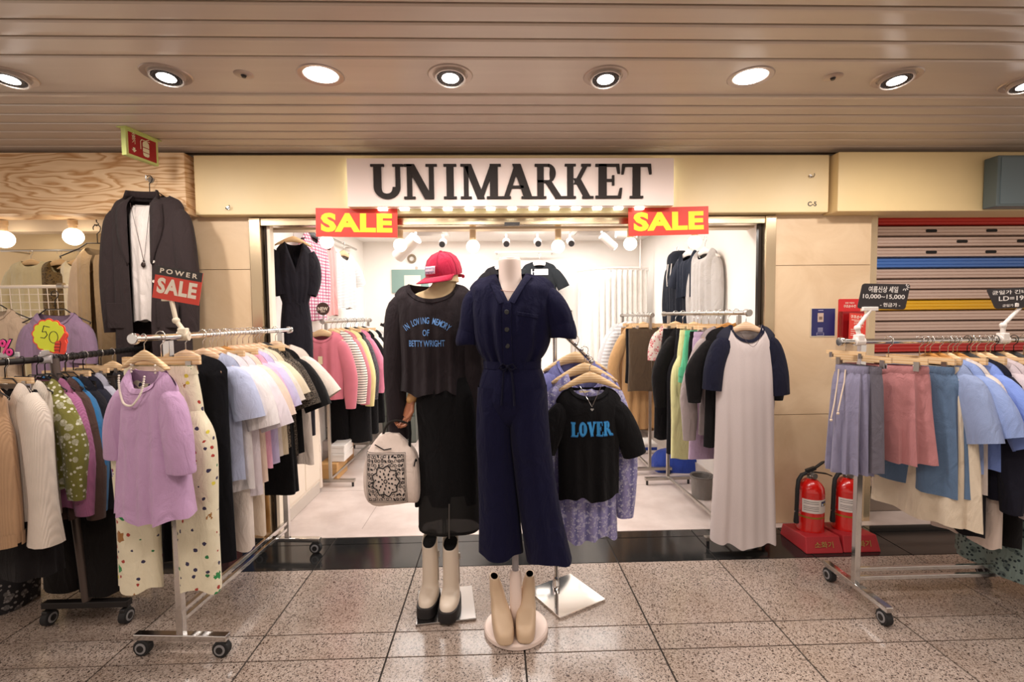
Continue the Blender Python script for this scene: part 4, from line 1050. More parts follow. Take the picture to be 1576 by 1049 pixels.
# ================================================================== shop rack with the pink cardigan, front to back
PINK = cloth('#c9717f', 'knit')
p = along(RF0, RF1, RFZ, Y=4.02)
ct, cb = hang_top('pale', p, R(2), 'cardigan', 'pink knit cardigan with a price tag, first on its rack', 'cardigan', PINK, 'pale wooden hanger inside the pink cardigan', GG['F'], HG['F'], L=.56, W=[(0, .18), (.15, .172), (.4, .175), (.56, .160)], T=.05, nw=.085, nf=.075, sleeves='long', sl=1.02, out=.02, neck=PINK, seed=9, gap=[(0, .0), (.4, .0), (.56, .025)], hemband=PINK)
MB().box((0, cb.y(0, .22)-.010, -.235), (.035, .002, .065)).build('price_tag', CARD, ct, smooth=False)
bt = MB()
for k in range(6): bt.ball((0.006, cb.y(.006, .13+.07*k)-.002, -.13-.07*k), .006, 8, 5)
bt.build('button', plain('pink_button', '#a55a68', .4), ct)
fspec = [
    (4.22, 'pale', cloth('#e6dcd0', 'stripe', '#2a2628', scale=1.6), 'cream jersey with black stripes behind the pink cardigan', 'sweater', dict(L=.58, W=.19, T=.04, sleeves='long', sl=1.0, out=.035)),
    (4.34, 'pale', cloth('#c87a84', 'knit'), 'rose knit sweater next to the striped jersey', 'sweater', dict(L=.60, W=.19, T=.04, sleeves='long', sl=1.05, out=.035)),
    (4.47, 'pale', cloth('#dfd094', 'knit'), 'pale yellow knit sweater behind the rose sweater', 'sweater', dict(L=.58, W=.19, T=.04, sleeves='long', sl=1.12, out=.035)),
    (4.60, 'black', cloth('#1c1a1e', 'lace', '#6d6a70'), 'black sparkling cardigan on a black hanger', 'cardigan', dict(L=.64, W=.19, T=.04, sleeves='long', sl=1.05, out=.035)),
    (4.73, 'pale', cloth('#d47f97'), 'bright rose long-sleeved top behind the sparkling cardigan', 'sweater', dict(L=.56, W=.195, T=.04, sleeves='long', sl=.98, out=.055)),
    (4.86, 'black', cloth('#141315'), 'black long-sleeved top between the rose and cream tops', 'sweater', dict(L=.58, W=.195, T=.04, sleeves='long', sl=.8, out=.04)),
    (4.99, 'pale', cloth('#e4dccb'), 'cream shirt near the far end of the pink cardigan rack', 'shirt', dict(L=.58, W=.20, T=.04, sleeves='long', sl=.9, out=.05)),
    (5.12, 'black', cloth('#19181a'), 'black jacket beside the white shirt at the rack end', 'jacket', dict(L=.60, W=.20, T=.04, sleeves='long', sl=.85, out=.05)),
    (5.25, 'white', cloth('#f0ece6'), 'white shirt at the far end of the pink cardigan rack', 'shirt', dict(L=.60, W=.20, T=.04, sleeves='long', sl=.9, out=.06)),
]
for Y, hk, m, lab, cat, kw in fspec:
    p = along(RF0, RF1, RFZ, Y=Y)
    hang_top(hk, p, R(rnd.uniform(-4, 4)), cat, lab, cat, m, KINDNAME[hk]+' inside the '+lab.split(' behind ')[0].split(' next ')[0].split(' on a')[0].split(' between')[0].split(' near')[0].split(' beside')[0].split(' at the')[0].split(' with ')[0], GG['F'], HG['F'], **kw)
for Y, lab, L in ((4.55, 'black wide trousers hanging low on the pink cardigan rack', 1.02), (4.80, 'black straight trousers hanging low behind the wide trousers', 1.0), (5.05, 'black flared skirt hanging low near the rack end', .95)):
    p = along(RF0, RF1, RFZ, Y=Y)
    hanger('clip', p, R(0), 'wooden clip hanger holding the '+lab.split(' hanging')[0]+' low on the pink cardigan rack', HG['F'])
    if 'skirt' in lab: skirt('long_skirt', lab, 'skirt', (p[0]+.02, p[1], p[2]-.12), 0, cloth('#121113'), L=L, rx=.15, hx=.20, hy=.05, group=GG['F'])
    else: trousers('trousers', lab, 'trousers', (p[0]+.03, p[1], p[2]-.12), 0, cloth('#121113'), L=L, wx=.14, lx=.10, ly=.05, spread=.10, group=GG['F'])

# ================================================================== mannequins before the doorway
PINKWHITE = plain('pinkish_white_paint', '#ead6cb', .45)
JUMP = cloth('#0f0f2c'); JUMPD = cloth('#0b0b20')
mc = Vector((0.067, 2.155, 0))
mann = thing('mannequin', 'pinkish white torso mannequin on a round disc base wearing the navy jumpsuit', 'mannequin', mc)
MB().lathe([(.140, 0), (.147, .004), (.147, .020), (.141, .027), (.0, .028)], 48).build('disc_base', PINKWHITE, mann)
MB().tube([(0, 0, .027), (0, 0, .26), (0, 0, .285)], [.027, .027, .020], 20).build('sleeve_pole', PINKWHITE, mann)
MB().tube([(0, 0, .28), (0, 0, .98)], .015, 16).build('pole', plain('grey_pole', '#9b979b', .4, .3), mann)
loft_mb([(-.012, 0, 1.702, .047, .050), (-.012, 0, 1.69, .050, .054), (-.010, 0, 1.62, .051, .054), (-.008, 0, 1.575, .060, .060), (-.005, 0, 1.535, .125, .068), (0, 0, 1.47, .145, .082), (0, 0, 1.38, .135, .085), (0, 0, 1.24, .098, .075), (0, 0, 1.14, .115, .085), (0, 0, 1.06, .08, .06)], 36, 0, 0, 1, 40).build('torso', PINKWHITE, mann, angle=70)
MB().lathe([(.0, 1.700), (.046, 1.700), (.049, 1.703), (.046, 1.708), (.0, 1.709)], 28, c=(-.012, 0, 0), sy=1.06).build('neck_cap', PINKWHITE, mann)
# fine chain on the chest
MB().tube([(-.012+.062*math.cos(a), -.052-.022*abs(math.sin(a)), 1.585-.030*abs(math.sin(a))) for a in [PI*k/16 for k in range(17)]], .0013, 5).build('chain', plain('rose_gold', '#c79a86', .3, .8), mann)

js = thing('jumpsuit', 'navy short-sleeved jumpsuit with wide legs and a waist tie on the white mannequin', 'jumpsuit', (mc.x-.005, mc.y, 1.638), R(-12))
tb_ = Torso(.41, [(0, .195), (.07, .192), (.20, .182), (.30, .172), (.355, .150), (.385, .128), (.41, .122)], [(0, .055), (.08, .092), (.18, .118), (.30, .115), (.38, .10), (.41, .095)], nw=.068, nf=.125, nb=.0, slope=.22, vneck=True, folds=6, amp=.018, seed=12, hem=0)
tb_.mb(40, 26).build('bodice', JUMP, js, angle=70)
for sd, dz in ((-1, -.01), (1, .02)):
    o_ = -.028 if sd < 0 else .006
    pth = [(.118, 0, -.098, .058, .042), (.168+o_*.2, -.003, -.128, .062, .054), (.204+o_, -.01, -.21+dz, .060, .056), (.226+o_, -.012, -.295+dz, .054, .050)]
    sleeve_mb(pth, seed=2+sd, amp=.08, mirror=sd).build('sleeve', JUMP, js, angle=70)
    x, y, z, wd, dp = pth[-1]
    sleeve_mb([(x-.012, y, z+.050, wd*1.10, dp*1.10), (x-.004, y, z+.02, wd*1.12, dp*1.12), (x, y, z-.004, wd*1.10, dp*1.10), (x, y, z-.010, wd*.96, dp*.96)], seed=2+sd, amp=.03, steps=8, mirror=sd).build('rolled_cuff', JUMP, js, angle=70)
for k, t_ in enumerate((.172, .245, .315)):
    MB().tube([(.0, tb_.y(0, t_)-.006, -t_), (.0, tb_.y(0, t_)+.002, -t_)], .011, 14).build('button', BLACKP, js, bevel=.002)
rows = []
for k in range(14):
    t_ = .125+(.405-.125)*k/13
    rows.append([(x, tb_.y(x, t_)-o, -t_) for x, o in ((-.020, 0), (-.019, .004), (.019, .004), (.020, 0))])
MB().grid(rows).build('placket', JUMP, js, angle=50)
for sd in (-1, 1):       # turned-back collar edge down the v of the neck
    rows = []
    for k in range(12):
        u = k/11; x = sd*.068*(1-u)+sd*.002; t_ = .125*u
        rows.append([(x-sd*.001, tb_.y(x, t_+.002)-.001, -t_), (x+sd*.012, tb_.y(x+sd*.012, t_+.012)-.003, -t_-.004), (x+sd*.030, tb_.y(x+sd*.03, t_+.02)-.003, -t_-.010), (x+sd*.032, tb_.y(x+sd*.032, t_+.022), -t_-.011)])
    MB().grid(rows).build('collar_facing', JUMP, js, angle=60)
rows = []
for k in range(10):
    x = .045+.085*k/9; rows.append([(x, tb_.y(x, t_)-o, -t_-.015*k/9) for t_, o in ((.170, 0), (.171, .004), (.184, .004), (.185, 0))])
MB().grid(rows).build('pocket_flap', JUMP, js, angle=50)
loft_mb([(0, 0, -.385, .132, .100), (0, 0, -.400, .130, .099), (0, 0, -.418, .130, .099)], 44, 22, .0016, 3, 4).build('waistband', JUMP, js, angle=70)
loft_mb([(0, 0, -.41, .124, .094), (0, 0, -.46, .142, .106), (0, 0, -.54, .156, .116), (0, 0, -.60, .146, .108), (0, 0, -.66, .10, .08), (0, 0, -.69, .05, .05)], 56, 9, .0055, 6, 26).build('trouser_top', JUMP, js, angle=70)
for sd, L_ in ((-1, 1.262), (1, 1.275)):
    loft_mb([(sd*.074, 0, -.50, .080, .108), (sd*.078, 0, -.70, .086, .110), (.010+sd*.084, 0, -.86, .086, .100), (.028+sd*.094, 0, -1.06, .090, .098), (.044+sd*(.104 if sd < 0 else .118), 0, -L_, .099, .104)], 36, 5, .007, 8+sd, 26, hem=.010).build('trouser_leg', JUMP, js, angle=70)
tie = MB()
for s_, dx in ((-1, -.012), (1, .016)):
    tie.tube([(0, -.108, -.405), (s_*.018, -.114, -.43), (dx+s_*.01, -.118, -.50), (dx+s_*.014, -.126, -.57)], .0042, 6)
    tie.tube([(0, -.108, -.403), (s_*.022, -.116, -.392), (s_*.038, -.116, -.41), (s_*.018, -.114, -.418), (0, -.109, -.408)], .0042, 6)
tie.ball((0, -.110, -.405), .009, 8, 6)
tie.build('waist_tie', JUMPD, js)

# ---- wooden armed mannequin with the sweatshirt
WD = plain('tan_wood', '#b98a55', .4); HANDW = plain('reddish_wood', '#a3684a', .45)
sc0 = Vector((P(686, 932, Z=0).x, P(686, 932, Z=0).y, 0))
SY = sc0.y
wm = thing('mannequin', 'wooden armed dress form on a square steel plate wearing the dark sweatshirt and red cap', 'mannequin', sc0)
MB().box((0, 0, .006), (.285, .285, .012), rz=R(7)).build('steel_plate', plain('polished_plate', '#a9a5a3', .15, 1.0), wm, smooth=False, bevel=.002)
MB().lathe([(.026, .012), (.026, .018), (.018, .05), (.0115, .06), (.0115, 1.0)], 16, c=(-.005, .05, 0)).build('pole', CHROME, wm)
cx = P(672, 440, Y=SY).x-sc0.x
loft_mb([(cx+.035, 0, 1.715, .048, .050), (cx+.042, 0, 1.66, .050, .052), (cx+.040, .004, 1.62, .056, .048), (cx+.026, .008, 1.585, .072, .042), (cx, .008, 1.55, .12, .044), (cx, .004, 1.47, .135, .066), (cx+.01, 0, 1.25, .105, .07), (cx+.05, 0, 1.08, .13, .085), (cx+.06, 0, .95, .12, .08)], 32, 0, 0, 1, 36).build('torso', plain('tan_linen', '#d9bd92', .8), wm, angle=70)
# head form that carries the cap
hc = P(684, 418, Y=SY)-sc0
loft_mb([(hc.x, 0, hc.z+.045, .02, .02), (hc.x, 0, hc.z+.035, .045, .05), (hc.x, 0, hc.z+.0, .062, .066), (hc.x+.01, 0, hc.z-.05, .058, .06), (cx+.038, 0, 1.70, .048, .05)], 24, 0, 0, 1, 14, cap=True).build('head_form', plain('tan_linen', '#d9bd92', .8), wm, angle=70)
def hand_mesh(sd=1):
    """wooden hand pointing down, origin at the wrist, thumb towards sd, fingers curled forward"""
    m = loft_mb([(0, 0, .012, .021, .017), (0, 0, -.02, .027, .015), (0, -.003, -.06, .035, .013), (0, -.006, -.085, .033, .012)], 16, 0, 0, 1, 8, cap=True)
    for k, (x, L_) in enumerate(((-.027, .052), (-.009, .062), (.009, .066), (.026, .058))):
        m.tube([(x, -.005, -.075), (x, -.010, -.085-L_*.30), (x, -.026, -.085-L_*.62), (x, -.046, -.085-L_*.70), (x, -.056, -.085-L_*.52)], [.0085, .0085, .0078, .0072, .005], 8)
    m.tube([(sd*.024, -.004, -.022), (sd*.044, -.012, -.045), (sd*.046, -.026, -.070), (sd*.036, -.036, -.088)], [.011, .010, .009, .006], 8)
    return m
def wood_arm(pts, hand_at, hand_rot, sd):
    a = MB().tube(pts, [.036, .034, .030, .024][:len(pts)], 14).build('forearm', WD, wm)
    MB().ball(pts[-1], .024, 12, 8).build('wrist_ball', WD, a)
    hand_mesh(sd).build('hand', HANDW, a, loc=hand_at, rot=hand_rot)
def L_(px, py, Y): return P(px, py, Y=Y)-sc0
w0 = L_(633, 615, SY-.04)
wood_arm([L_(652, 545, SY), L_(645, 585, SY-.02), L_(640, 600, SY-.03), w0], tuple(w0), (R(-8), R(10), R(-50)), 1)
w1 = L_(740, 560, SY-.02)
wood_arm([L_(722, 520, SY), L_(733, 540, SY), w1], tuple(w1), (R(20), R(-18), R(40)), -1)

SWE = cloth('#2b2427')
sw0 = P(668, 437, Y=SY)
sw = thing('sweatshirt', 'faded black long-sleeved sweatshirt with blue arched lettering on the wooden armed form', 'sweatshirt', (sw0.x-.005, SY, sw0.z), R(-2))
sb_ = Torso(.52, [(0, .195), (.10, .182), (.25, .170), (.45, .166), (.52, .172)], [(0, .05), (.08, .085), (.2, .108), (.4, .105), (.52, .115)], nw=.112, nf=.075, nb=.012, slope=.24, folds=5, amp=.020, seed=33, hem=.010)
sb_.mb(72, 30).build('body', SWE, sw, angle=70)
sb_.band(.017).build('neckband', SWE, sw, angle=60)
for sd in (-1, 1):
    sleeve_mb([(.120, 0, -.095, .060, .036), (.170, -.006, -.14, .062, .044), (.192, -.012, -.36, .054, .046), (.190, -.014, -.55, .050, .040), (.178, -.014, -.755, .046, .034)], seed=7+sd, amp=.08, steps=20, mirror=sd).build('sleeve', SWE, sw, angle=70)
MB().box((.0, .045, -.028), (.062, .003, .018)).build('neck_label', CARD, sw, smooth=False)
PRN = plain('blue_print', '#6a9ad8', .7)
def arc_text(s, size, rad, mat, parent, torso, dx, t0, xs=.72, gap=.0255, bold=.0006):
    n = len(s); verts = []; faces = []
    for i, ch in enumerate(s):
        if ch == ' ': continue
        me = fit(text_mesh(ch, size, 0, bold), None, None)
        a = (i-(n-1)/2)*gap/rad
        hgt = max(v.co.z for v in me.vertices)-min(v.co.z for v in me.vertices); k = .030/hgt
        for v in me.vertices:
            x, z = v.co.x*k*xs, v.co.z*k
            v.co = (x*math.cos(a)+z*math.sin(a)+rad*math.sin(a), 0, -x*math.sin(a)+z*math.cos(a)+rad*math.cos(a)-rad)
        b0 = len(verts); verts += [tuple(v.co) for v in me.vertices]; faces += [tuple(q+b0 for q in p.vertices) for p in me.polygons]
    me = bpy.data.meshes.new('printed_lettering'); me.from_pydata(verts, [], faces); me.materials.append(mat)
    torso.stick(me, dx, t0); return obj('printed_lettering', me, parent)
arc_text('IN LOVING MEMORY', .05, .17, PRN, sw, sb_, -.018, .175, gap=.0149, xs=.53)
for s_, t_, wd in (('OF', .232, .030), ('BETTY WRIGHT', .282, .170)):
    me = fit(text_mesh(s_, .05, 0, .0006), wd, .030); me.materials.clear(); me.materials.append(PRN)
    obj('printed_lettering', sb_.stick(me, -.018, t_), sw)
# skirt
BLK = cloth('#100f11')
sk0 = P(690, 590, Y=SY)
sk = thing('long_skirt', 'long black slit skirt with a sheer hem below the faded black sweatshirt', 'skirt', (sk0.x, SY, 0))
zb = P(690, 768, Y=SY).z; zh = P(690, 811, Y=SY).z
loft_mb([(-.02, 0, 1.16, .125, .09), (-.01, 0, 1.05, .150, .105), (0, 0, .85, .152, .105), (0, 0, zb, .155, .105)], 48, 7, .004, 3, 18).build('skirt_body', BLK, sk, angle=70)
t = NT('sheer_black'); t.col('#0d0b0a'); t.set(rough=.9, alpha=.985); SHEER = t.m
loft_mb([(0, 0, zb+.05, .154, .104), (0, 0, zh+.03, .160, .108), (0, 0, zh+.006, .152, .103), (0, 0, zh, .142, .098)], 48, 7, .003, 3, 8).build('sheer_hem', SHEER, sk, angle=70)
loft_mb([(0, 0, zh+.018, .159, .108), (0, 0, zh+.006, .154, .105), (0, 0, zh-.001, .146, .100)], 48, 7, .003, 3, 4).build('hem_edge', BLK, sk, angle=70)
MB().box((-.157, -.01, zb+.012), (.02, .09, .06)).build('overlap_edge', BLK, sk, bevel=.006)
MB().bar((.006, -.112, zb+.02), (.003, -.114, zh-.004), .006, .004).build('slit_edge', plain('slit_grey', '#4b4642', .8), sk, smooth=False)

# red cap
CAPR = cloth('#b81f42')
cap = thing('baseball_cap', 'crimson baseball cap with a pale embroidered patch on the head form', 'cap', (sc0.x+hc.x, SY, sc0.z+hc.z-.018), rot=(0, 0, R(-52)))
cap.rotation_euler = (R(12), 0, R(-38)); cap.scale = (.92, .92, .92)
crown = [(.096, 0), (.098, .02), (.093, .055), (.078, .088), (.050, .112), (.018, .122), (0, .123)]
MB().lathe(crown, 36, sx=.93, sy=1.06).build('crown', CAPR, cap)
for k in range(3):
    a = PI*k/3+PI/6*0
    MB().tube([(r_*math.cos(a)*.93*1.01*s2, r_*math.sin(a)*1.06*1.01*s2, z+.001) for s2, seq in ((1, crown), (-1, crown[::-1])) for r_, z in seq if not (s2 == -1 and r_ == 0)], .0014, 5).build('seam', cloth('#8f1733'), cap)
MB().ball((0, 0, .125), .010, 10, 6, (1, 1, .6)).build('top_button', CAPR, cap)
rows = []
for k in range(17):
    a = R(-170+160*k/16); row = []
    for u in (0, .35, .7, 1.0):
        rr = Vector((.090*math.cos(a), .100*math.sin(a))); ext = .085*u*max(0, -math.sin(a))**.6
        row.append((rr.x*(1+.02*u), rr.y-ext, .006-.020*u*(1)+.0-.9*(rr.x*(1+.02*u))**2*u))
    rows.append(row)
MB().grid(rows).build('brim', CAPR, cap, thick=.004, angle=60)
MB().tube([(.094*math.cos(a)*.96, .102*math.sin(a)*1.02, -.026+.010*math.sin(a)) for a in [R(40+100*k/10) for k in range(11)]], .009, 8).build('back_strap', CAPR, cap)
PATCH = plain('pale_patch', '#e6cdd9', .8)
pm = MB(); PR = lambda x, z: (x, -math.sqrt(max(0, 1-(x/(.0895))**2))*.1065*(1-.55*max(0, (z-.02)/.1)**2)-.0015, z)
pm.grid([[PR(x, z) for x in (-.034, -.022, -.011, 0, .011, .022, .034)] for z in (.022, .035, .048, .060)]); pm.build('patch', PATCH, cap, thick=.003)
qm = MB()
for row, z in ((0, .050), (1, .031)):
    for k in range(6):
        x = -.027+.0108*k; r_ = .0045
        q = PR(x, z); qm.tube([(q[0]+r_*math.cos(a), q[1]-.002, q[2]+r_*1.3*math.sin(a)) for a in [2*PI*j/7*(1 if (k+row) % 2 else .75) for j in range(8)]], .0011, 4)
qm.build('embroidery', plain('violet_thread', '#5a4a86', .8), cap)['kind'] = 'stuff'

# tote bag with bandana print
CANVAS = cloth('#e4d2c6', rough=.85)
bY = SY-.05; b0 = P(606, 770, Y=bY)
bag = thing('tote_bag', 'cream canvas tote bag with a black bandana print hanging from the wooden hand', 'bag', (b0.x, bY, b0.z))
bsec = [(-.01, 0, .330, .045, .022), (-.005, 0, .285, .085, .035), (0, 0, .235, .118, .052), (0, 0, .15, .134, .070), (.002, 0, .06, .136, .076), (.004, 0, .012, .126, .066), (.004, 0, 0, .110, .052)]
loft_mb(bsec, 44, 3, .006, 5, 24, cap=True, power=.62, hem=.008).build('bag_body', CANVAS, bag, angle=70)
def bagy(x, z):
    zz = [(-q[2], i) for i, q in enumerate(bsec)]
    rx = herm([(-q[2], q[3]) for q in bsec], -z); ry = herm([(-q[2], q[4]) for q in bsec], -z)
    c = min(.999, abs(x)/rx)**(1/.62); return -(ry)*math.sqrt(1-c*c)**.62-.0075
INK = plain('black_print_ink', '#1a1618', .85)
pr = MB(); rb = random.Random(4)
def pw(u, v):       # print coordinates -1..1 to the bag front, slightly skewed
    x = -.022+u*.088+.010*(1-v)*.5; z = .135+v*.108; return (x, bagy(x, z), z)
def ringp(u, v, r, w, n=9, a0=0, a1=2*PI):
    o = [pw(u+r*math.cos(a0+(a1-a0)*k/n), v+r*.85*math.sin(a0+(a1-a0)*k/n)) for k in range(n+1)]
    i_ = [pw(u+(r-w)*math.cos(a0+(a1-a0)*k/n), v+(r-w)*.85*math.sin(a0+(a1-a0)*k/n)) for k in range(n+1)]
    pr.grid([o, i_])
def disc(u, v, rx, ry, rot=0, n=9):
    pts = []
    for k in range(n):
        a = 2*PI*k/n; x, y = rx*math.cos(a), ry*math.sin(a); pts.append(pw(u+x*math.cos(rot)-y*math.sin(rot), v+x*math.sin(rot)+y*math.cos(rot)))
    pr.add(pts, [tuple(range(n))])
for side in range(4):
    for k in range(12):
        a, b = -1+k/6, -1+(k+1)/6
        for off, w_ in ((1.0, .025), (1.07, .02)):
            s0 = [(a*off, off), (b*off, off), (b*off, off-w_), (a*off, off-w_)]
            for _ in range(side): s0 = [(-v, u) for u, v in s0]
            pr.add([pw(u, v) for u, v in s0], [(0, 1, 2, 3)])
for gx in range(11):
    for gy in range(11):
        u, v = -.90+.18*gx+rb.uniform(-.03, .03), -.90+.18*gy+rb.uniform(-.03, .03)
        rr = math.hypot(u+.02, v+.12); ang = math.atan2(v+.12, u+.02)
        if rr < .66+.07*math.cos(9*ang): continue
        q = rb.random()
        if q < .45: ringp(u, v, .085, .035, 8, rb.uniform(0, 6), rb.uniform(8, 12))
        elif q < .8: ringp(u, v, .085, .04); disc(u, v, .022, .022)
        else: disc(u, v, .085, .045, rb.uniform(0, 3))
for k in range(36):
    a0 = 2*PI*k/36; a1 = 2*PI*(k+1)/36; f_ = lambda a, d: (-.02+(.64+.07*math.cos(9*a)+d)*math.cos(a), -.12+(.64+.07*math.cos(9*a)+d)*.9*math.sin(a))
    pr.add([pw(*f_(a0, 0)), pw(*f_(a1, 0)), pw(*f_(a1, .07)), pw(*f_(a0, .07))], [(0, 1, 2, 3)])
for rr, n, s_ in ((.20, 6, .055), (.36, 9, .065), (.53, 13, .05)):
    for k in range(n):
        a = 2*PI*k/n+rr*3; disc(-.02+rr*math.cos(a), -.12+rr*.9*math.sin(a), s_, s_*.72, a)
ringp(-.02, -.12, .11, .05)
pr.build('bandana_print', INK, bag)['kind'] = 'stuff'
BEAD = plain('black_bead', '#17130f', .3)
hp = P(630, 648, Y=SY-.07)-Vector(bag.location)
s1 = MB()
for k in range(26):
    u = k/25; a, b, c = Vector((-.045, -.01, .30)), Vector((-.03, -.01, .43)), hp+Vector((-.01, 0, -.01))
    q = a*(1-u)**2+2*b*u*(1-u)+c*u*u; s1.ball(tuple(q), .0065, 7, 5)
o = s1.build('beaded_strap', BEAD, bag); o['kind'] = 'stuff'
MB().tube([tuple(hp), tuple(hp*.5+Vector((.085, -.02, .26))*.5+Vector((.004, 0, .01))), (.085, -.02, .26), (.118, -.035, .20)], .007, 8).build('strap', BLK, bag)
MB().tube([(.118, -.048, .215), (.112, -.062, .185)], .003, 6).build('strap_cord', BLK, bag)
MB().tube([(-.075, -.035, .285), (-.03, -.045, .262), (.005, -.046, .268)], .0025, 6).build('opening_cord', BLK, bag)

# ---- boots
def boot(label, px, py, yaw, mat, tall=True, sole=None, group=None, sc=1.0, name='boot', z0=0.0, lean=0.0):
    q = P(px, py, Z=z0)
    t = thing(name, label, 'boot', (q.x, q.y, z0), yaw, group)
    if tall:
        secs = [(0, .025, .355, .041, .050), (0, .025, .30, .041, .051), (0, .024, .19, .042, .052), (0, .018, .12, .043, .056), (0, .000, .100, .046, .078), (0, -.022, .078, .050, .104), (0, -.028, .040, .052, .112)]
        m = loft_mb(secs, 28, 0, 0, 1, 26, power=.8)
        m.v = [(x, y, z+(.75*y*(z-.2)/.155*.9 if z > .2 else 0)) for x, y, z in m.v]
        m.build('upper', mat, t, angle=80, thick=.004)
        rows = [[(.040*c_*r_, .025+.049*s_*r_, .338+.75*(.025+.049*s_*r_)*.8) for c_, s_ in [(math.cos(2*PI*k/20), math.sin(2*PI*k/20)) for k in range(20)]] for r_ in (1, .5, .02)]
        MB().grid(rows, close=True).build('dark_opening', plain('black_opening_shade', '#0b090a', .95), t)  # near-black disc, painted for the shade inside the shaft
        loft_mb([(0, -.030, .056, .050, .112), (0, -.030, .052, .056, .121), (0, -.030, .006, .057, .123), (0, -.030, 0, .054, .119)], 36, 0, 0, 1, 8, cap=True, power=.62).build('sole', sole, t)
        MB().tube([(.046, .035, .12), (.046, .030, .30)], .0022, 6).build('side_zip', DULLCHROME, t)
        MB().tube([(.050, .030, .30), (.053, .028, .265)], .003, 6).build('zip_pull', DULLCHROME, t)
    else:
        secs = [(0, .050, .215, .020, .034), (0, .050, .20, .023, .037), (0, .048, .15, .032, .042), (0, .035, .10, .036, .055), (0, .005, .075, .043, .080), (0, -.022, .050, .045, .105), (0, -.028, .014, .044, .110), (0, -.028, .004, .043, .108)]
        m = loft_mb(secs, 28, 0, 0, 1, 26, power=.66, cap=True)
        m.v = [(x+lean*max(0, z-.06), y, z) for x, y, z in m.v]
        m.build('upper', mat, t, angle=80)
        MB().lathe([(0, .2155), (.0165, .2155)], 16, c=(lean*.155, .05, 0), sy=1.75).build('dark_opening', plain('brown_opening_shade', '#5d4a35', .9), t)  # dark disc on the closed top, painted as the shaded shaft opening
        MB().lathe([(.036, 0), (.037, .006), (0, .007)], 24, c=(0, -.028, 0), sy=2.9, sx=1.15).build('sole', plain('brown_sole', '#5b4a3c', .7), t)
        MB().tube([(lean*(z-.06), -.045-(.055-z)*.9 if z < .1 else .035-(z*.1), z+.012) for z in (.05, .075, .10)], .0012, 5).build('front_seam', plain('seam_tan', '#a98a70', .7), t)
    if sc != 1: t.scale = (sc, sc, sc)
    return t
IVORY = plain('ivory_leather', '#dccdbb', .38); SOLE = plain('black_sole', '#171314', .6)
boot('ivory tall boot with a chunky black sole at the front edge corner of the steel plate', 662, 928, R(-4), IVORY, True, SOLE, None, .87, 'tall_boot', .012)
bpy.data.objects['tall_boot']['label'] = 'ivory tall boot with chunky black sole, standing further from the navy jumpsuit'
boot('ivory tall boot with chunky black sole, standing closer to the navy jumpsuit', 694, 934, R(-4), IVORY, True, SOLE, None, .88, 'tall_boot', .012)
BEIGE = plain('beige_leather', '#cbb092', .5)
boot('beige square-toed ankle boot on the disc base with a slack shaft leaning outward', 772, 964, R(8), BEIGE, False, None, None, 1.0, 'ankle_boot', .028, -.16)
boot('beige square-toed ankle boot on the disc base with its shaft standing open', 810, 961, R(-6), BEIGE, False, None, None, 1.0, 'ankle_boot', .028, .10)

# ================================================================== slanting-arm stand with the black tee
B, Rr = P(862, 952, Z=.006), P(932, 923, Z=.006)
e1 = (Rr-B); e1.z = 0; side = e1.length; e2 = Vector((-e1.y, e1.x, 0))
cen = B+(e1+e2)/2
st = thing('display_stand', 'slanting arm display stand on a square mirror plate holding the black slogan tee', 'stand', (cen.x, cen.y, 0), math.atan2(e1.y, e1.x))
MB().box((0, 0, .006), (side, side, .012)).build('mirror_plate', plain('mirror_steel', '#f0eeec', .06, 1.0), st, smooth=False, bevel=.0015)
pp = P(856, 900, Z=.012); iv = st.matrix_world
Mi = Matrix.Rotation(-math.atan2(e1.y, e1.x), 3, 'Z')
pl = Mi @ (pp-cen); pl.z = 0
MB().lathe([(.020, .012), (.020, .020), (.018, .026), (.018, .055), (.011, .062), (.011, 1.40)], 16, c=tuple(pl)).build('pole', CHROME, st)
armA = Vector((pp.x, pp.y, 1.395)); armB = P(910, 556, Y=2.27)
q0, q1 = Mi @ (armA-Vector((cen.x, cen.y, 0))), Mi @ (armB-Vector((cen.x, cen.y, 0)))
MB().tube([tuple(q0), tuple(q0*.9+q1*.1), tuple(q1)], .009, 10).build('arm', CHROME, st)
for k in range(5):
    u = .30+.15*k; c_ = q0*(1-u)+q1*u
    MB().ball((c_.x, c_.y, c_.z+.012), .010, 8, 6).build('peg', CHROME, st)
MB().ball(tuple(q1), .013, 10, 7).build('arm_tip', CHROME, st)
def armp(u): return armA*(1-u)+armB*u
BT = cloth('#0e0d0f')
ap = armp(.985)
hanger('pale', (ap.x-.005, ap.y, ap.z), R(4), 'pale wooden hanger inside the black slogan tee', None, .86)
bt_, bb_ = top_garment('tee_shirt', 'black tee with blue slab lettering on the slanting arm stand', 'tee shirt', (ap.x-.010, ap.y, ap.z-.125), R(4), BT, L=.53, W=[(0, .165), (.14, .152), (.35, .150), (.53, .148)], T=[(0, .03), (.12, .055), (.53, .065)], nw=.082, nf=.042, nb=.008,
    slope=.34, sleeves=None, neck=BT, seed=19, amp=.012, folds=4, hem=.012)
for sd, k_ in ((-1, .9), (1, 1.0)):
    sleeve_mb([(.085, 0, -.10, .058, .028), (.138, -.004, -.135, .062, .038), (.190, -.008, -.23*k_, .062, .040), (.225, -.01, -.335*k_, .058, .036)], seed=9+sd, amp=.07, mirror=sd).build('sleeve', BT, bt_, angle=70)
MB().box((-.012, .020, -.030), (.058, .003, .018)).build('neck_label', CARD, bt_, smooth=False)
BLUE = plain('bright_blue_print', '#2f8ac9', .7); BLUED = plain('deep_blue_print', '#1c5f99', .7)
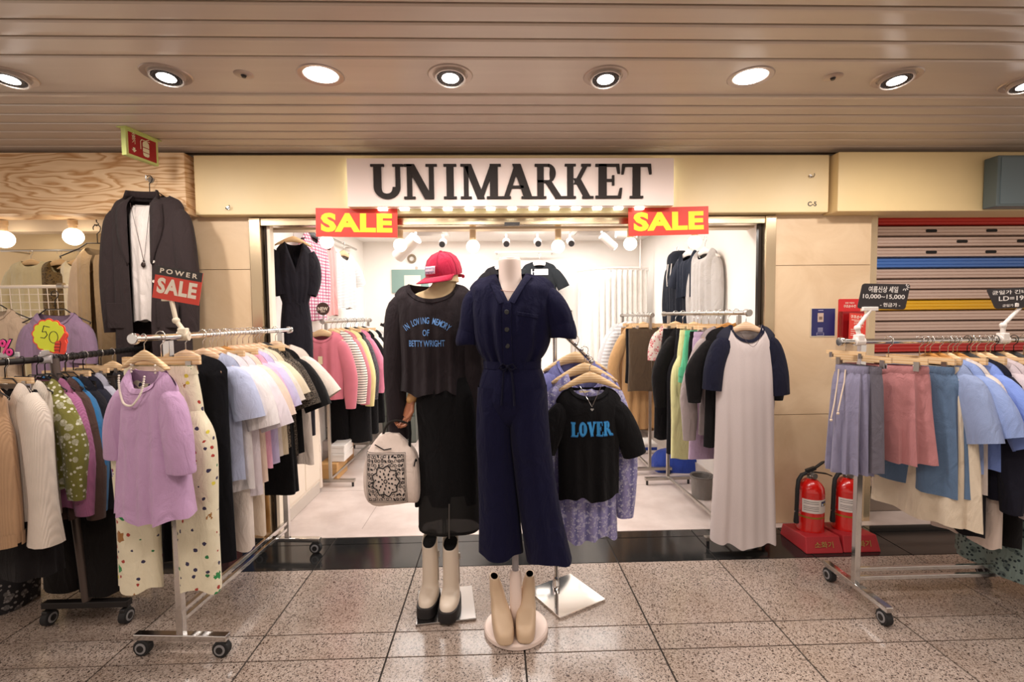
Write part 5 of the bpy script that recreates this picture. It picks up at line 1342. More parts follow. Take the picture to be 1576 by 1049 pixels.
def slab_word(word, width, height, mat, parent, torso, dx, t0, thick=.27, lean=0, off=.003, name='printed_lettering', grow=0):
    m = MB(); x = 0
    for ch in word:
        qs, adv = serif_letter(ch, thick, thick*.62, .13, .06)
        for q in qs: m.add([(px+x, 0, pz) for px, pz in q], [(0, 1, 2, 3)])
        x += adv+.03
    me = m.mesh(name, mat, False); bm = bmesh.new(); bm.from_mesh(me)
    bmesh.ops.subdivide_edges(bm, edges=bm.edges[:], cuts=1, use_grid_fill=True); bm.to_mesh(me); bm.free()
    fit(me, width, height); torso.stick(me, dx, t0, off); return obj(name, me, parent)
slab_word('LOVER', .205, .072, BLUED, bt_, bb_, .004, .190, .33, off=.0035)
slab_word('LOVER', .198, .064, BLUE, bt_, bb_, .003, .189, .27, off=.0050)
ck = MB()
cp = [(x, bb_.y(x, max(.05, .045+.060*(1-(abs(x)/.052)**1.0)))-.006, .012-.098*(1-abs(x)/.052)) for x in [-.052+.104*k/16 for k in range(17)]]
ck.tube(cp, .0014, 5)
nk2 = thing('chain_necklace', 'fine silver chain with a heart pendant on the black slogan tee', 'necklace', (ap.x-.010, ap.y, ap.z-.125), R(4))
ck.build('chain', CHROME, nk2)
hp_ = [(.008*16*math.sin(a)**3/16, (.008*(13*math.cos(a)-5*math.cos(2*a)-2*math.cos(3*a)-math.cos(4*a))/16)) for a in [2*PI*k/18 for k in range(18)]]
MB().prism(hp_, -.003, .002).build('heart_pendant', CHROME, nk2, loc=(0, cp[8][1]-.002, cp[8][2]-.011))
ap = armp(.72)
PAIS = cloth('#666494', 'paisley', '#bcbacd')
hang_top('pale', (ap.x+.02, ap.y, ap.z), R(6), 'blouse', 'violet blue paisley blouse hanging long behind the black slogan tee', 'blouse', PAIS, 'pale wooden hanger inside the paisley blouse', None, None, hsc=.95, L=.83, W=.165, T=.05, sleeves='long', sl=1.18, out=.02, seed=2, hem=.012, amp=.014, drop=-.10)
ap = armp(.42)
hang_top('pale', (ap.x+.03, ap.y, ap.z), R(6), 'tee_shirt', 'periwinkle blue tee at the back of the slanting arm stand', 'tee shirt', cloth('#7a7cb4'), 'pale wooden hanger inside the periwinkle blue tee', None, None, hsc=.95, L=.62, W=.165, T=.04, sleeves='short', out=.0, neck=cloth('#7a7cb4'), drop=-.10)

# ================================================================== clothes hung high on the left of the doorway
hk = P(229, 264, Y=3.03)
hanger('wire', (hk.x, hk.y, hk.z-.045), R(0), 'black wire hanger holding the long dark jacket', None, .92)
LIN = cloth('#352c2c')
jl = P(228, 300, Y=3.0)
jk = thing('jacket', 'long charcoal linen jacket hung open over a white shirt on the oak fascia', 'jacket', (jl.x-.005, 3.0, jl.z-.004), R(-3))
jb = Torso(1.20, [(0, .225), (.12, .222), (.5, .220), (1.2, .235)], [(0, .05), (.10, .075), (.6, .09), (1.2, .09)], nw=.085, nf=.02, nb=.0, slope=.30, folds=5, amp=.016, seed=71, gap=[(0, .075), (.2, .072), (.45, .066), (.8, .055), (1.2, .06)], hem=.01)
jb.mb(40, 30).build('body', LIN, jk, angle=70)
for sd in (-1, 1):
    sleeve_mb([(.150, 0, -.122, .062, .038), (.200, -.004, -.17, .064, .050), (.232, -.010, -.42, .062, .052), (.236, -.014, -.62, .058, .048), (.230, -.014, -.82, .054, .042)], seed=9+sd, amp=.08, steps=20, mirror=sd).build('sleeve', LIN, jk, angle=70)
    rows = []
    for k in range(16):
        u = k/15; t_ = .005+.40*u; g = herm(jb.gap, t_)-.004; wd = .012+.062*math.sin(PI*min(1, .25+u*.75))**1.2
        rows.append([(sd*g, jb.y(g+.004, t_)-.006, -t_), (sd*(g+wd*.5), jb.y(g+wd*.5, t_)-.011, -t_-.01), (sd*(g+wd), jb.y(g+wd, t_+.01)-.008, -t_-.022)])
    MB().grid(rows).build('lapel', LIN, jk, thick=.003, angle=60)
    MB().box((sd*.15, jb.y(.15, .72)-.006, -.72), (.13, .008, .15)).build('pocket', LIN, jk, bevel=.003)
rows = []
for k in range(17):
    a = PI*k/16; x = .092*math.cos(a); rows.append([(x, -.055+.075*math.sin(a), -.012), (x*.98, -.052+.078*math.sin(a), .020+.010*math.sin(a)), (x*1.12, -.060+.095*math.sin(a), -.030)])
MB().grid(rows).build('collar', LIN, jk, thick=.003)
for t_ in (.315, .405, .52):
    g = herm(jb.gap, t_)+.014
    MB().tube([(g, jb.y(g, t_)-.008, -t_), (g, jb.y(g, t_), -t_)], .0085, 12).build('button', plain('pearl_button', '#d8cfc4', .4), jk)
WSH = cloth('#ddd3cc')
wt, wb = top_garment('shirt', 'plain white shirt inside the long charcoal jacket', 'shirt', (jl.x-.012, 3.0, jl.z-.055), R(-3), WSH, L=.70, W=.105, T=.058, sleeves=None, nw=.078, nf=.020, nb=.0, slope=.2, seed=3, amp=.008, folds=4)
nc = MB()
nc.tube([(x*.060, -.066-.006*abs(x), -.012-.345*(1-abs(x))) for x in [-1+2*k/20 for k in range(21)]], .0013, 5)
pn = thing('long_necklace', 'long thin chain with a dark charm over the white shirt', 'necklace', (jl.x+.006, 3.0, jl.z-.05), R(-3))
nc.build('chain', plain('dark_silver', '#5a4a48', .35, .8), pn)
MB().ball((0, -.072, -.375), .014, 10, 7, (1, .5, 1.2)).build('charm', plain('dark_bronze', '#3b2d28', .4, .6), pn)
MB().ball((.004, -.072, -.352), .006, 8, 5).build('bead', plain('dark_bronze', '#3b2d28', .4, .6), pn)
hkt = thing('wall_hook', 'steel hook screwed to the oak fascia above the charcoal jacket', 'hook', P(233, 277, Y=3.068))
MB().tube([(0, .0, 0), (0, -.006, 0)], .018, 16).build('hook_plate', DULLCHROME, hkt)
MB().tube([(0, -.004, 0), (0, -.03, -.004), (0, -.042, -.012), (0, -.046, .002), (0, -.044, .018)], .004, 8).build('hook_arm', DULLCHROME, hkt)

hk = P(149, 352, Y=3.26)
hanger('wire', (hk.x, hk.y, hk.z), R(8), 'black wire hanger holding the sand coloured coat', None, 1.1)
ck_, _cb = top_garment('coat', 'thin sand coloured long coat hung beside the charcoal jacket', 'coat', (hk.x+.01, hk.y, hk.z-.115), R(-10), cloth('#b79a72'), L=1.15, W=[(0, .17), (.15, .165), (.6, .17), (1.15, .185)], T=.06, sleeves='long', sl=1.15, out=.0, nw=.09, nf=.06, seed=6, amp=.018, gap=[(0, .01), (.3, .015), (1.15, .03)], smat=cloth('#c4a98a'))
h2 = thing('wall_hook', 'small hook under the oak fascia holding the sand coat hanger', 'hook', (hk.x, hk.y, hk.z+.045))
MB().tube([(0, 0, .02), (0, 0, 0), (.014, 0, -.014), (0, 0, -.026), (-.014, 0, -.016)], .003, 8).build('hook_arm', BLACKM, h2)
for px, py, m, lab, yw in ((86, 484, cloth('#8c7289'), 'mauve crewneck tee behind the yellow fifty card', 0), (-14, 478, cloth('#b59d84'), 'beige crewneck tee behind the pink percent card', 6)):
    q = P(px, py, Y=2.88)
    hanger('wire', (q.x, q.y, q.z+.115), R(yw), 'black wire hanger inside the '+lab.split(' behind')[0], None, .98)
    top_garment('tee_shirt', lab, 'tee shirt', (q.x, q.y, q.z+.01), R(yw), m, L=.62, W=.155, T=.045, sleeves='short', out=-.03, nw=.095, nf=.065, neck=m, amp=.012)

# ================================================================== clothes on the shop walls
def wall_item(px, py, Y, yaw, name, lab, cat, m, hk='white', **kw):
    q = P(px, py, Y=Y)
    if q.x < -1: q.x = max(q.x, SX0+.12)
    return hang_top(hk, (q.x, q.y, q.z+.09), yaw, name, lab, cat, m, KINDNAME[hk]+' inside the '+lab.split(' on the')[0].split(' hung')[0].split(' by the')[0], None, None, **kw)
BJ = cloth('#1d1b22')
q = P(452, 372, Y=3.55)
hanger('pale', (q.x, q.y, q.z+.085), R(28), 'pale wooden hanger holding the black jumpsuit by the steel frame', None, .72)
bj = thing('jumpsuit', 'black batwing jumpsuit hung on the shop side wall near the steel frame', 'jumpsuit', (q.x, q.y, q.z), R(28)); bj.scale = (.84, .84, 1)
jt = Torso(.44, [(0, .13), (.15, .145), (.30, .150), (.40, .120), (.44, .105)], [(0, .04), (.12, .07), (.3, .085), (.44, .06)], nw=.068, nf=.20, nb=.02, slope=.40, vneck=True, folds=6, amp=.012, seed=4)
jt.mb(30, 24).build('bodice', BJ, bj, angle=70)
for sd in (-1, 1):
    sleeve_mb([(.095, 0, -.09, .075, .04), (.130, 0, -.17, .080, .055), (.136, -.01, -.28, .074, .06), (.118, -.02, -.385, .052, .045)], seed=5+sd, amp=.10, mirror=sd).build('sleeve', BJ, bj, angle=70)
loft_mb([(0, 0, -.43, .108, .060), (0, 0, -.455, .106, .058)], 36, 16, .002, 2, 3).build('waistband', BJ, bj)
loft_mb([(0, 0, -.45, .108, .058), (0, 0, -.60, .125, .065), (0, 0, -.78, .128, .065)], 40, 7, .006, 2, 14).build('trouser_top', BJ, bj, angle=70)
for sd in (-1, 1): loft_mb([(sd*.06, 0, -.70, .068, .06), (sd*.066, 0, -1.0, .066, .05), (sd*.068, 0, -1.42, .062, .045)], 26, 4, .006, 5+sd, 18).build('trouser_leg', BJ, bj, angle=70)
MB().tube([(0, -.062, -.44), (.03, -.075, -.46), (.035, -.075, -.52)], .004, 6).build('waist_tie', BJ, bj)
wall_item(474, 360, 4.05, R(84), 'shirt', 'pink plaid shirt on the clothes pipe', 'shirt', cloth('#eee2e6', 'plaid', '#b5386e'), 'black', L=.72, W=.17, T=.04, sleeves='long', sl=1.0, out=.0)
wall_item(488, 372, 4.35, R(78), 'dress', 'plain salmon pink dress on the clothes pipe', 'dress', cloth('#e6a9a6'), 'white', L=.66, W=.16, T=.04, sleeves=None)
wall_item(520, 389, 4.85, R(74), 'tee_shirt', 'white tee with thin grey stripes on the clothes pipe', 'tee shirt', cloth('#f2efec', 'stripe', '#b3aeae', scale=2.2), 'pale', L=.56, W=.20, T=.04, sleeves='short')
pa, pb = P(464, 346, Y=3.92), P(548, 384, Y=5.45)
pipe = thing('clothes_pipe', 'steel clothes pipe fixed to the white side wall by the pink plaid shirt', 'rail', (pa.x, pa.y, pa.z))
pv = pb-pa
MB().tube([(0, 0, 0), tuple(pv)], .011, 10).build('pipe', DULLCHROME, pipe)
for u in (.12, .9):
    b_ = pv*u; MB().tube([tuple(b_), (SX0-pa.x, b_.y, b_.z)], .008, 8).build('bracket', DULLCHROME, pipe)
wall_item(1043, 398, 4.55, R(-80), 'hoodie', 'black zip hoodie with white cords hung on the shop wall', 'hoodie', cloth('#20232c'), 'white', L=.74, W=.165, T=.07, sleeves='long', sl=1.1, out=.0, nw=.09)
hd = [o for o in bpy.data.objects if o.name == 'hoodie'][0]
loft_mb([(0, .01, .06, .06, .05), (0, .0, .02, .105, .075), (0, -.01, -.05, .12, .07), (0, -.02, -.09, .10, .04)], 24, 3, .006, 2, 10).build('hood', cloth('#20232c'), hd)
for s_ in (-.03, .03): MB().tube([(s_, -.08, -.06), (s_*1.1, -.095, -.18), (s_, -.09, -.27)], .005, 6).build('drawstring', WHITEP, hd)
wall_item(1060, 388, 4.18, R(-78), 'tee_shirt', 'dark navy tee with a tiny white mark hung between the hoodies', 'tee shirt', cloth('#272c38'), 'white', L=.40, W=.15, T=.06, sleeves='short')
wall_item(1085, 385, 3.95, R(-76), 'hoodie', 'pale grey sweatshirt hung on the shop wall beside the dark tee', 'sweatshirt', cloth('#b9b4b0'), 'white', L=.62, W=.155, T=.07, sleeves='long', sl=1.0, out=-.01)
wall_item(772, 410, 5.80, 0, 'tee_shirt', 'black tee hung on the rear wall behind the mannequin neck', 'tee shirt', cloth('#1c1a1c'), 'white', L=.60, W=.21, T=.04, sleeves='short')
_, tb2 = wall_item(830, 404, 5.80, 0, 'tee_shirt', 'black tee with a white chest print hung on the rear wall', 'tee shirt', cloth('#232629'), 'white', L=.60, W=.21, T=.04, sleeves='short', nw=.08)
ro = [o for o in bpy.data.objects if o.get('label', '').startswith('black tee with a white chest')][0]
me = MB().grid([[(x, 0, z) for x in (-.10, -.05, 0, .05, .10)] for z in (-.04, 0, .03)]).mesh('chest_print', plain('white_print', '#e8e6e2', .8)); tb2.stick(me, 0, .12, .004); obj('chest_print', me, ro)
q = P(808, 388, Y=5.82)
rl = thing('wall_rail', 'white clothes rail on the rear wall carrying two black tees', 'rail', (q.x, q.y-.02, q.z))
MB().tube([(-.36, 0, 0), (.36, 0, 0)], .012, 10).build('rail_tube', WHITEM, rl)
for x in (-.34, .34): MB().tube([(x, 0, 0), (x, SY1-q.y+.02, 0)], .010, 8).build('bracket', WHITEM, rl)

# ================================================================== lamps in the slatted ceiling
LAMPWHITE = emit('lamp_white', '#fff6ee', 14.0)
TRIM = plain('lamp_trim', '#b9a79a', .35, .5)
DARKREF = plain('lamp_reflector', '#3a3534', .35, .6)
def downlight(px, py, kind, lab, power=1.0):
    q = P(px, py, Z=CEIL)
    t = thing('ceiling_downlight', lab, 'downlight', (q.x, q.y, CEIL), 0, 'downlights along the wide lamp panel')
    MB().lathe([(.068, .004), (.075, -.003), (.094, -.005), (.099, 0), (.099, .004)], 36).build('trim_ring', TRIM, t)
    if kind == 'flush':
        MB().lathe([(0, -.006), (.050, -.006), (.070, -.002), (.072, .004)], 30).build('lamp_lens', emit('lamp_flush', '#fff8f2', 10.0), t)
    else:
        d = R(-7)
        g = MB().lathe([(.058, .010), (.062, -.008), (.067, -.008), (.067, .010)], 30).build('gimbal_ring', plain('gimbal_ring', '#d0c5bc', .3, .5), t, rot=(d, 0, 0), loc=(0, 0, -.012))
        MB().lathe([(.058, -.004), (.038, .012), (.036, .016), (0, .016)], 30).build('reflector', DARKREF, t, rot=(d, 0, 0), loc=(0, 0, -.012))
        fins = MB()
        for k in range(24):
            a = 2*PI*k/24; fins.bar((.040*math.cos(a), .040*math.sin(a), .004), (.054*math.cos(a), .054*math.sin(a), -.006), .003, .004)
        fins.build('heat_fins', plain('fin_grey', '#6e6865', .4, .5), t, rot=(d, 0, 0), loc=(0, 0, -.012), smooth=False)['kind'] = 'stuff'
        MB().lathe([(0, -.006), (.030, -.006), (.043, -.002), (.046, .008)], 24).build('lamp_lens', LAMPWHITE, t, rot=(d, 0, 0), loc=(0, 0, -.012))
    l = bpy.data.lights.new('downlight_beam', 'SPOT'); l.energy = DOWN_W*power; l.spot_size = R(172 if kind == 'flush' else 165); l.spot_blend = .7
    l.shadow_soft_size = .05; l.color = (1.0, .925, .87)
    o = bpy.data.objects.new('downlight_beam', l); COL.objects.link(o); o.parent = t; o.location = (0, 0, -.06)
    if kind != 'flush': o.rotation_euler = (R(16), 0, 0)
for px, py, kind, lab in ((14, 117, 'gimbal', 'swivelling downlight at the west end of the lamp panel, cut by the picture edge'), (256, 114, 'gimbal', 'swivelling downlight above the extinguisher sign on the lamp panel'), (494, 115, 'flush', 'bright flush downlight over the U of the shop sign'),
                          (693, 115, 'gimbal', 'swivelling downlight over the first M of the shop sign'), (932, 117, 'gimbal', 'swivelling downlight over the E of the shop sign'), (1155, 118, 'flush', 'bright flush downlight over the plain fascia beyond the shop sign'),
                          (1380, 119, 'gimbal', 'swivelling downlight above the closed shutter fascia'), (1580, 127, 'gimbal', 'swivelling downlight over the grey sign box, cut by the picture edge')):
    downlight(px, py, kind, lab)
for px, py, lab in ((375, 114, 'small round sprinkler cap between two downlights on the oak fascia side'), (1282, 118, 'small round sprinkler cap between two downlights on the shutter side')):
    q = P(px, py, Z=CEIL)
    t = thing('sprinkler_cap', lab, 'sprinkler', (q.x, q.y, CEIL))
    MB().lathe([(.0, -.006), (.030, -.006), (.040, -.002), (.040, .004)], 24).build('cover_plate', TRIM, t)
    MB().lathe([(.0, -.014), (.008, -.014), (.012, -.006)], 12).build('sprinkler_head', DARKREF, t)

# ================================================================== shop sign
SGY = 3.02
a, b = P(533, 243, Y=SGY), P(1037, 316, Y=SGY)
sg = thing('shop_sign', 'pale pink sign box with raised dark serif letters over the doorway', 'sign', ((a.x+b.x)/2, SGY, (a.z+b.z)/2-.001))
SWd, SHt = b.x-a.x, a.z-b.z
SIGNP = plain('pale_pink_panel', '#f0dcd2', .35)
MB().box((0, .032, 0), (SWd, .064, SHt)).build('sign_box', SIGNP, sg, smooth=False, bevel=.003)
LT = plain('dark_brown_letter', '#2b2320', .6, spec=.25)
positions = [(576, 624), (625, 671), (684, 703), (708, 770), (776, 817), (823, 868), (868, 912), (917, 955), (958, 1001)]
positions = [(571, 621), (622, 673), (683, 703), (709, 771), (770, 823), (823, 869), (869, 913), (916, 957), (956, 1002)]
zt, zbm = P(788, 253, Y=SGY).z-sg.location.z, P(788, 306, Y=SGY).z-sg.location.z
for ch, (p0, p1) in zip('UNIMARKET', positions):
    x0, x1 = P(p0, 280, Y=SGY).x-sg.location.x, P(p1, 280, Y=SGY).x-sg.location.x
    qs, adv = serif_letter(ch, .215, .13, .065, .085)
    m = MB()
    for i, q in enumerate(qs): m.prism(q, -.014-.0003*(i % 3), .001)
    xs = [v[0] for v in m.v]; zs = [v[2] for v in m.v]
    m.v = [((v[0]-min(xs))/(max(xs)-min(xs))*(x1-x0), v[1], (v[2]-min(zs))/(max(zs)-min(zs))*(zt-zbm)) for v in m.v]
    m.build('sign_letter', LT, sg, smooth=False, loc=(x0, 0, zbm))
# the sign's light strips: both ends and below
LEDG = emit('led_strip', '#f2fff8', 7.0)
for s_ in (-1, 1): MB().box((s_*(SWd/2-.012), .074, 0), (.012, .012, SHt*.95)).build('led_strip', LEDG, sg, smooth=False)
for k in range(13): MB().box((-SWd*.40+SWd*.8*k/12, .050, -SHt/2-.006), (.055, .030, .012)).build('led_module', LEDG, sg, smooth=False, bevel=.002)

# ---- sale banners
RED = plain('banner_red', '#d3301a', .45); YEL = plain('banner_yellow', '#f4dc1e', .5)
def fat_word(word, w_, h_, y, mat, parent, depth=.001, bold=.035, name='lettering'):
    me = fit(text_mesh(word, .2, depth, bold*.2, spacing=1.08), w_, h_); me.materials.clear(); me.materials.append(mat); return obj(name, me, parent, loc=(0, y, 0))
for (x0, y0, x1, y1, tilt, lab, dy) in ((480, 318, 611, 363, 1.0, 'red banner with yellow lettering under the U of the shop sign', 3.045), (969, 316, 1096, 360, -1.2, 'red banner with yellow lettering under the T of the shop sign', 3.045)):
    a, b = P(x0, y0, Y=dy), P(x1, y1, Y=dy)
    t = thing('sale_banner', lab, 'banner', ((a.x+b.x)/2, dy+.045, (a.z+b.z)/2), 0)
    t.rotation_euler = (0, R(tilt), 0)
    MB().box((0, 0, 0), (b.x-a.x-.01, .004, a.z-b.z-.004)).build('board', RED, t, smooth=False)
    fat_word('SALE', (b.x-a.x)*.86, (a.z-b.z)*.66, -.0035, YEL, t, bold=.050)

# ---- small hooks on the cream fascia
for px, py, lab in ((351, 320, 'little dark hook on the cream fascia near its oak end'), (1247, 271, 'little steel hook above the unit number on the cream fascia')):
    q = P(px, py, Y=FY)
    t = thing('fascia_hook', lab, 'hook', (q.x, FY, q.z))
    MB().tube([(0, 0, 0), (0, -.004, 0)], .011, 12).build('hook_plate', DULLCHROME, t)
    MB().tube([(-.012, -.004, .002), (-.004, -.016, -.008), (.008, -.020, -.010), (.018, -.018, .002), (.016, -.016, .014)], .0028, 6).build('hook_arm', BLACKM if px < 500 else DULLCHROME, t)
# ---- grey sign box at the picture edge
q = P(1534, 278, Y=2.96)
t = thing('sign_box', 'blank blue grey sign box on the fascia above the shutter', 'sign', (q.x+.405, 2.96, q.z))
MB().box((0, .045, 0), (.80, .09, .315)).build('box_body', plain('blue_grey_metal', '#5d6a6c', .35, .2), t, smooth=False, bevel=.006)
MB().box((0, -.001, 0), (.76, .004, .285)).build('front_panel', plain('blue_grey_panel', '#66757a', .3, .2), t, smooth=False)

# ---- hanging extinguisher sign, seen edge on
qa, qb = P(193, 199, Z=2.49), P(236, 217, Z=2.49)
t = thing('extinguisher_sign', 'hanging double sided sign with a red fire extinguisher symbol in a yellow green frame', 'sign', ((qa.x+qb.x)/2, (qa.y+qb.y)/2, 2.424), math.atan2(qb.y-qa.y, qb.x-qa.x))
t.scale = (.70, .70, .70)
LIME = plain('lime_plastic', '#c3cc7c', .5); REDP = plain('sign_red', '#9e1c20', .4); CREAMP = plain('sign_cream', '#ded6b2', .5)
W_ = .30; H_ = .215
MB().box((0, 0, .104), (W_+.03, .085, .006)).build('ceiling_flange', LIME, t, smooth=False)
MB().box((0, 0, 0), (W_, .040, H_)).build('frame', LIME, t, smooth=False, bevel=.004)
for s_ in (-1, 1):
    MB().box((0, s_*.0205, -.004), (W_-.045, .003, H_-.045)).build('face', REDP, t, smooth=False, bevel=.0008)
ico = MB()
def flat(pts, y=-.0235): ico.add([(x, y, z) for x, z in pts], [tuple(range(len(pts)))])
flat([(.028+.030*math.cos(a), .030+.030*math.sin(a)*.8) for a in [PI*k/8 for k in range(9)]]+[(-.002, .004), (.058, .004)])
flat([(-.002, -.002), (.058, -.002), (.058, -.035), (-.002, -.035)]); flat([(-.002, -.041), (.058, -.041), (.055, -.062), (.040, -.070), (.016, -.070), (.001, -.062)])
flat([(.020, .058), (.060, .078), (.062, .073), (.026, .055)]); flat([(.020, .058), (.066, .060), (.066, .055), (.026, .053)])
ico.build('extinguisher_symbol', CREAMP, t, smooth=False)
ribbon_panel([(.018, .058), (-.010, .056), (-.020, .040), (-.020, -.020)], .005, -.0240, -.0225).build('hose_symbol', CREAMP, t, smooth=False)
text('소\n화\n기', .036, CREAMP, t, (-.082, -.0236, .042), depth=.0006, bold=.0006, line=.8)
flat_ = MB().add([(x-.082, -.0236, z-.048) for x, z in ((0, -.02), (.022, .002), (.010, .002), (.010, .018), (-.010, .018), (-.010, .002), (-.022, .002))], [tuple(range(7))]); flat_.build('arrow_symbol', CREAMP, t, smooth=False)

# ================================================================== clip stands with price and sale cards
def clip_stand(name, label, base, top, yaw, mat, r=.010):
    """a plastic clip on a rail with a jointed stem to a card clip; base on the rail, top where the card is held"""
    t = thing(name, label, 'card clip', base, 0)
    d = Vector(top)-Vector(base)
    j = MB().box((0, 0, .008), (.034, .040, .045), rz=yaw); j.build('rail_clip', mat, t, bevel=.005, smooth=False)
    MB().tube([(-.022*math.cos(yaw), -.022*math.sin(yaw), -.004), (.022*math.cos(yaw), .022*math.sin(yaw), -.004)], .021, 14).build('clip_jaw', mat, t)
    kink = Vector((d.x*.2-.02, d.y*.3, d.z*.42))
    MB().tube([(0, 0, .02), tuple(kink)], r, 10).build('stem', mat, t)
    MB().ball(tuple(kink), r*1.5, 10, 7).build('joint', mat, t)
    MB().tube([tuple(kink), tuple(d)], r*.9, 10).build('stem', mat, t)
    MB().box((d.x, d.y, d.z+.006), (.075, .016, .020), rz=yaw).build('card_jaw', mat, t, smooth=False, bevel=.003)
    return t
IVP = plain('ivory_plastic', '#dccfb8', .45)
base = along(RA0, RA1, RAZ, Y=2.14); top = P(264, 462, Y=2.14)
clip_stand('card_clip', 'ivory jointed clip on the chrome rail holding the power sale card', (base[0], base[1], base[2]+.004), top, R(10), IVP)
c = P(273, 439, Y=2.12)
t = thing('sale_card', 'tilted red and black power sale card clipped above the chrome rack', 'sign', c, 0, rot=(0, R(10.5), R(-3)))
CB = plain('card_black', '#2b2422', .5); CR = plain('card_red', '#d3402e', .5); CW = plain('card_cream', '#eee2cf', .6)
MB().box((0, .002, 0), (.205, .003, .140)).build('card', CR, t, smooth=False)
MB().box((0, .0003, .051), (.205, .0012, .040)).build('black_band', CB, t, smooth=False)
me = fit(text_mesh('POWER', .05, .0006, .0012, spacing=1.5), .165, .021); me.materials.clear(); me.materials.append(CW); obj('lettering', me, t, loc=(0, -.001, .052))
me = fit(text_mesh('SALE', .05, .0006, .0022, spacing=1.1), .175, .068); me.materials.clear(); me.materials.append(CW); obj('lettering', me, t, loc=(0, -.0005, -.012))
# yellow fifty card with a thumb
c = P(76, 517, Y=2.20)
t = thing('price_burst', 'neon yellow burst card with a hand-written fifty and a red thumbs-up', 'sign', c, 0, rot=(0, R(8), R(-8)))
def burst(r_, n, k_, sx=1.0): return [(sx*r_*(1+k_*abs(math.sin(n*a/2)))*math.cos(a), .86*r_*(1+k_*abs(math.sin(n*a/2)))*math.sin(a)) for a in [2*PI*i/96 for i in range(96)]]
NEON = plain('neon_yellow', '#e6f03a', .6); NRED = plain('neon_red', '#f04a32', .6); INKK = plain('marker_ink', '#1c1c22', .6)
MB().prism(burst(.083, 13, .11), .001, .004).build('card', NRED, t, smooth=False)
MB().prism(burst(.076, 13, .11), -.0005, .002).build('yellow_face', NEON, t, smooth=False)
m = ribbon_panel([(-.002, .040), (-.030, .042), (-.036, .014), (-.018, .018), (-.010, .004), (-.022, -.012), (-.042, -.012)], .0028, -.0018, 0)
ribbon_panel([(.022+.022*math.cos(a), -.002+.026*math.sin(a)) for a in [2*PI*k/16 for k in range(17)]], .0024, -.0018, 0, m)
m.prism([(.052, -.016), (.055, -.016), (.055, -.020), (.052, -.020)], -.0018, 0)
m.build('handwriting', INKK, t, smooth=False)
th = MB().prism([(.040, -.072), (.082, -.070), (.090, -.055), (.092, -.020), (.084, -.006), (.092, .024), (.080, .028), (.066, .004), (.056, -.012), (.040, -.018), (.036, -.030), (.034, -.045), (.036, -.060)], -.006, -.001)
th = th.build('thumb', NRED, t, smooth=False)
m = MB()
for z in (-.030, -.044, -.058): ribbon_panel([(.036, z), (.062, z+.003)], .0024, -.0072, -.006, m)
ribbon_panel([(.062, -.014), (.066, -.024), (.062, -.064)], .0022, -.0072, -.006, m); m.build('finger_lines', INKK, th, smooth=False)
c2 = RBp(2.26)
clip_stand('card_clip', 'clear plastic clip on the dark rail under the yellow fifty card', (c2[0], c2[1], c2[2]+.004), (c.x+.0, c.y+.012, c.z-.078), R(30), plain('clear_plastic', '#b9b4b4', .2), .006)
c = P(6, 535, Y=2.02)
t = thing('price_burst', 'pink percent card with black outlines, cut by the picture edge', 'sign', c, 0, rot=(0, 0, R(-6)))
PK = plain('neon_pink', '#e8408e', .6)
m = MB(); o_ = MB()
me = fit(text_mesh('0%', .1, .003, .004), .105, .075); me.materials.clear(); me.materials.append(INKK); obj('outline', me, t, loc=(-.012, .0035, 0))
me = fit(text_mesh('0%', .1, .003, .0015), .098, .066); me.materials.clear(); me.materials.append(PK); obj('lettering', me, t, loc=(-.012, 0, 0))
c2 = RBp(2.03)
clip_stand('card_clip', 'clear plastic clip on the dark rail under the pink percent card', (c2[0], c2[1], c2[2]+.004), (c.x, c.y+.010, c.z-.036), R(30), plain('clear_plastic', '#b9b4b4', .2), .006)
# black price cards
CHALK = plain('chalk_white', '#e9e2dc', .8); SLATE = plain('slate_card', '#272123', .55)
base = cpt(1.765); top = P(1339, 477, Y=2.30)
clip_stand('card_clip', 'white jointed clip on the shutter rack holding the summer price card', (base[0], base[1], base[2]+.004), top, 0, WHITEP)
c = P(1360, 456, Y=2.29)
t = thing('price_card', 'black rounded card with white Korean price writing at the near end of the shutter rack', 'sign', c, 0, rot=(0, R(2.5), R(-14)))
def rrect(w_, h_, r_, sk=0): return [(sx*(w_/2-r_)+r_*math.cos(a)+sk*(sz*(h_/2-r_)+r_*math.sin(a)), sz*(h_/2-r_)+r_*math.sin(a)) for sx, sz, a0 in ((1, 1, 0), (-1, 1, PI/2), (-1, -1, PI), (1, -1, 1.5*PI)) for a in [a0+PI/2*k/4 for k in range(5)]]
MB().prism(rrect(.205, .122, .012, .12), 0, .003).build('card', SLATE, t, smooth=False)
for s_, wd, ht, x, z in (('여름신상 세일', .125, .030, -.004, .034), ('10,000~15,000', .178, .024, .0, -.002), ('- 현금가 -', .085, .020, .030, -.040)):
    me = fit(text_mesh(s_, .03, .0004, .0004), wd, ht); me.materials.clear(); me.materials.append(CHALK); obj('lettering', me, t, loc=(x, -.0006, z))
m = MB()
for k in range(6): a = R(-100+ -20+k*38); ribbon_panel([(.088+.008*math.cos(a), .046+.008*math.sin(a)), (.088+.016*math.cos(a), .046+.016*math.sin(a))], .003, -.001, 0, m)
m.build('sun_doodle', CHALK, t, smooth=False)
base = cpt(2.49); top = P(1572, 471, Y=2.29)
clip_stand('card_clip', 'white jointed clip on the shutter rack holding the second price card', (base[0], base[1], base[2]+.004), top, 0, WHITEP)
c = P(1572, 458, Y=2.28)
t = thing('price_card', 'black price card reading nineteen thousand, cut by the picture edge', 'sign', c, 0, rot=(0, R(-2), R(-14)))
MB().prism(rrect(.250, .100, .010, -.38), 0, .003).build('card', SLATE, t, smooth=False)
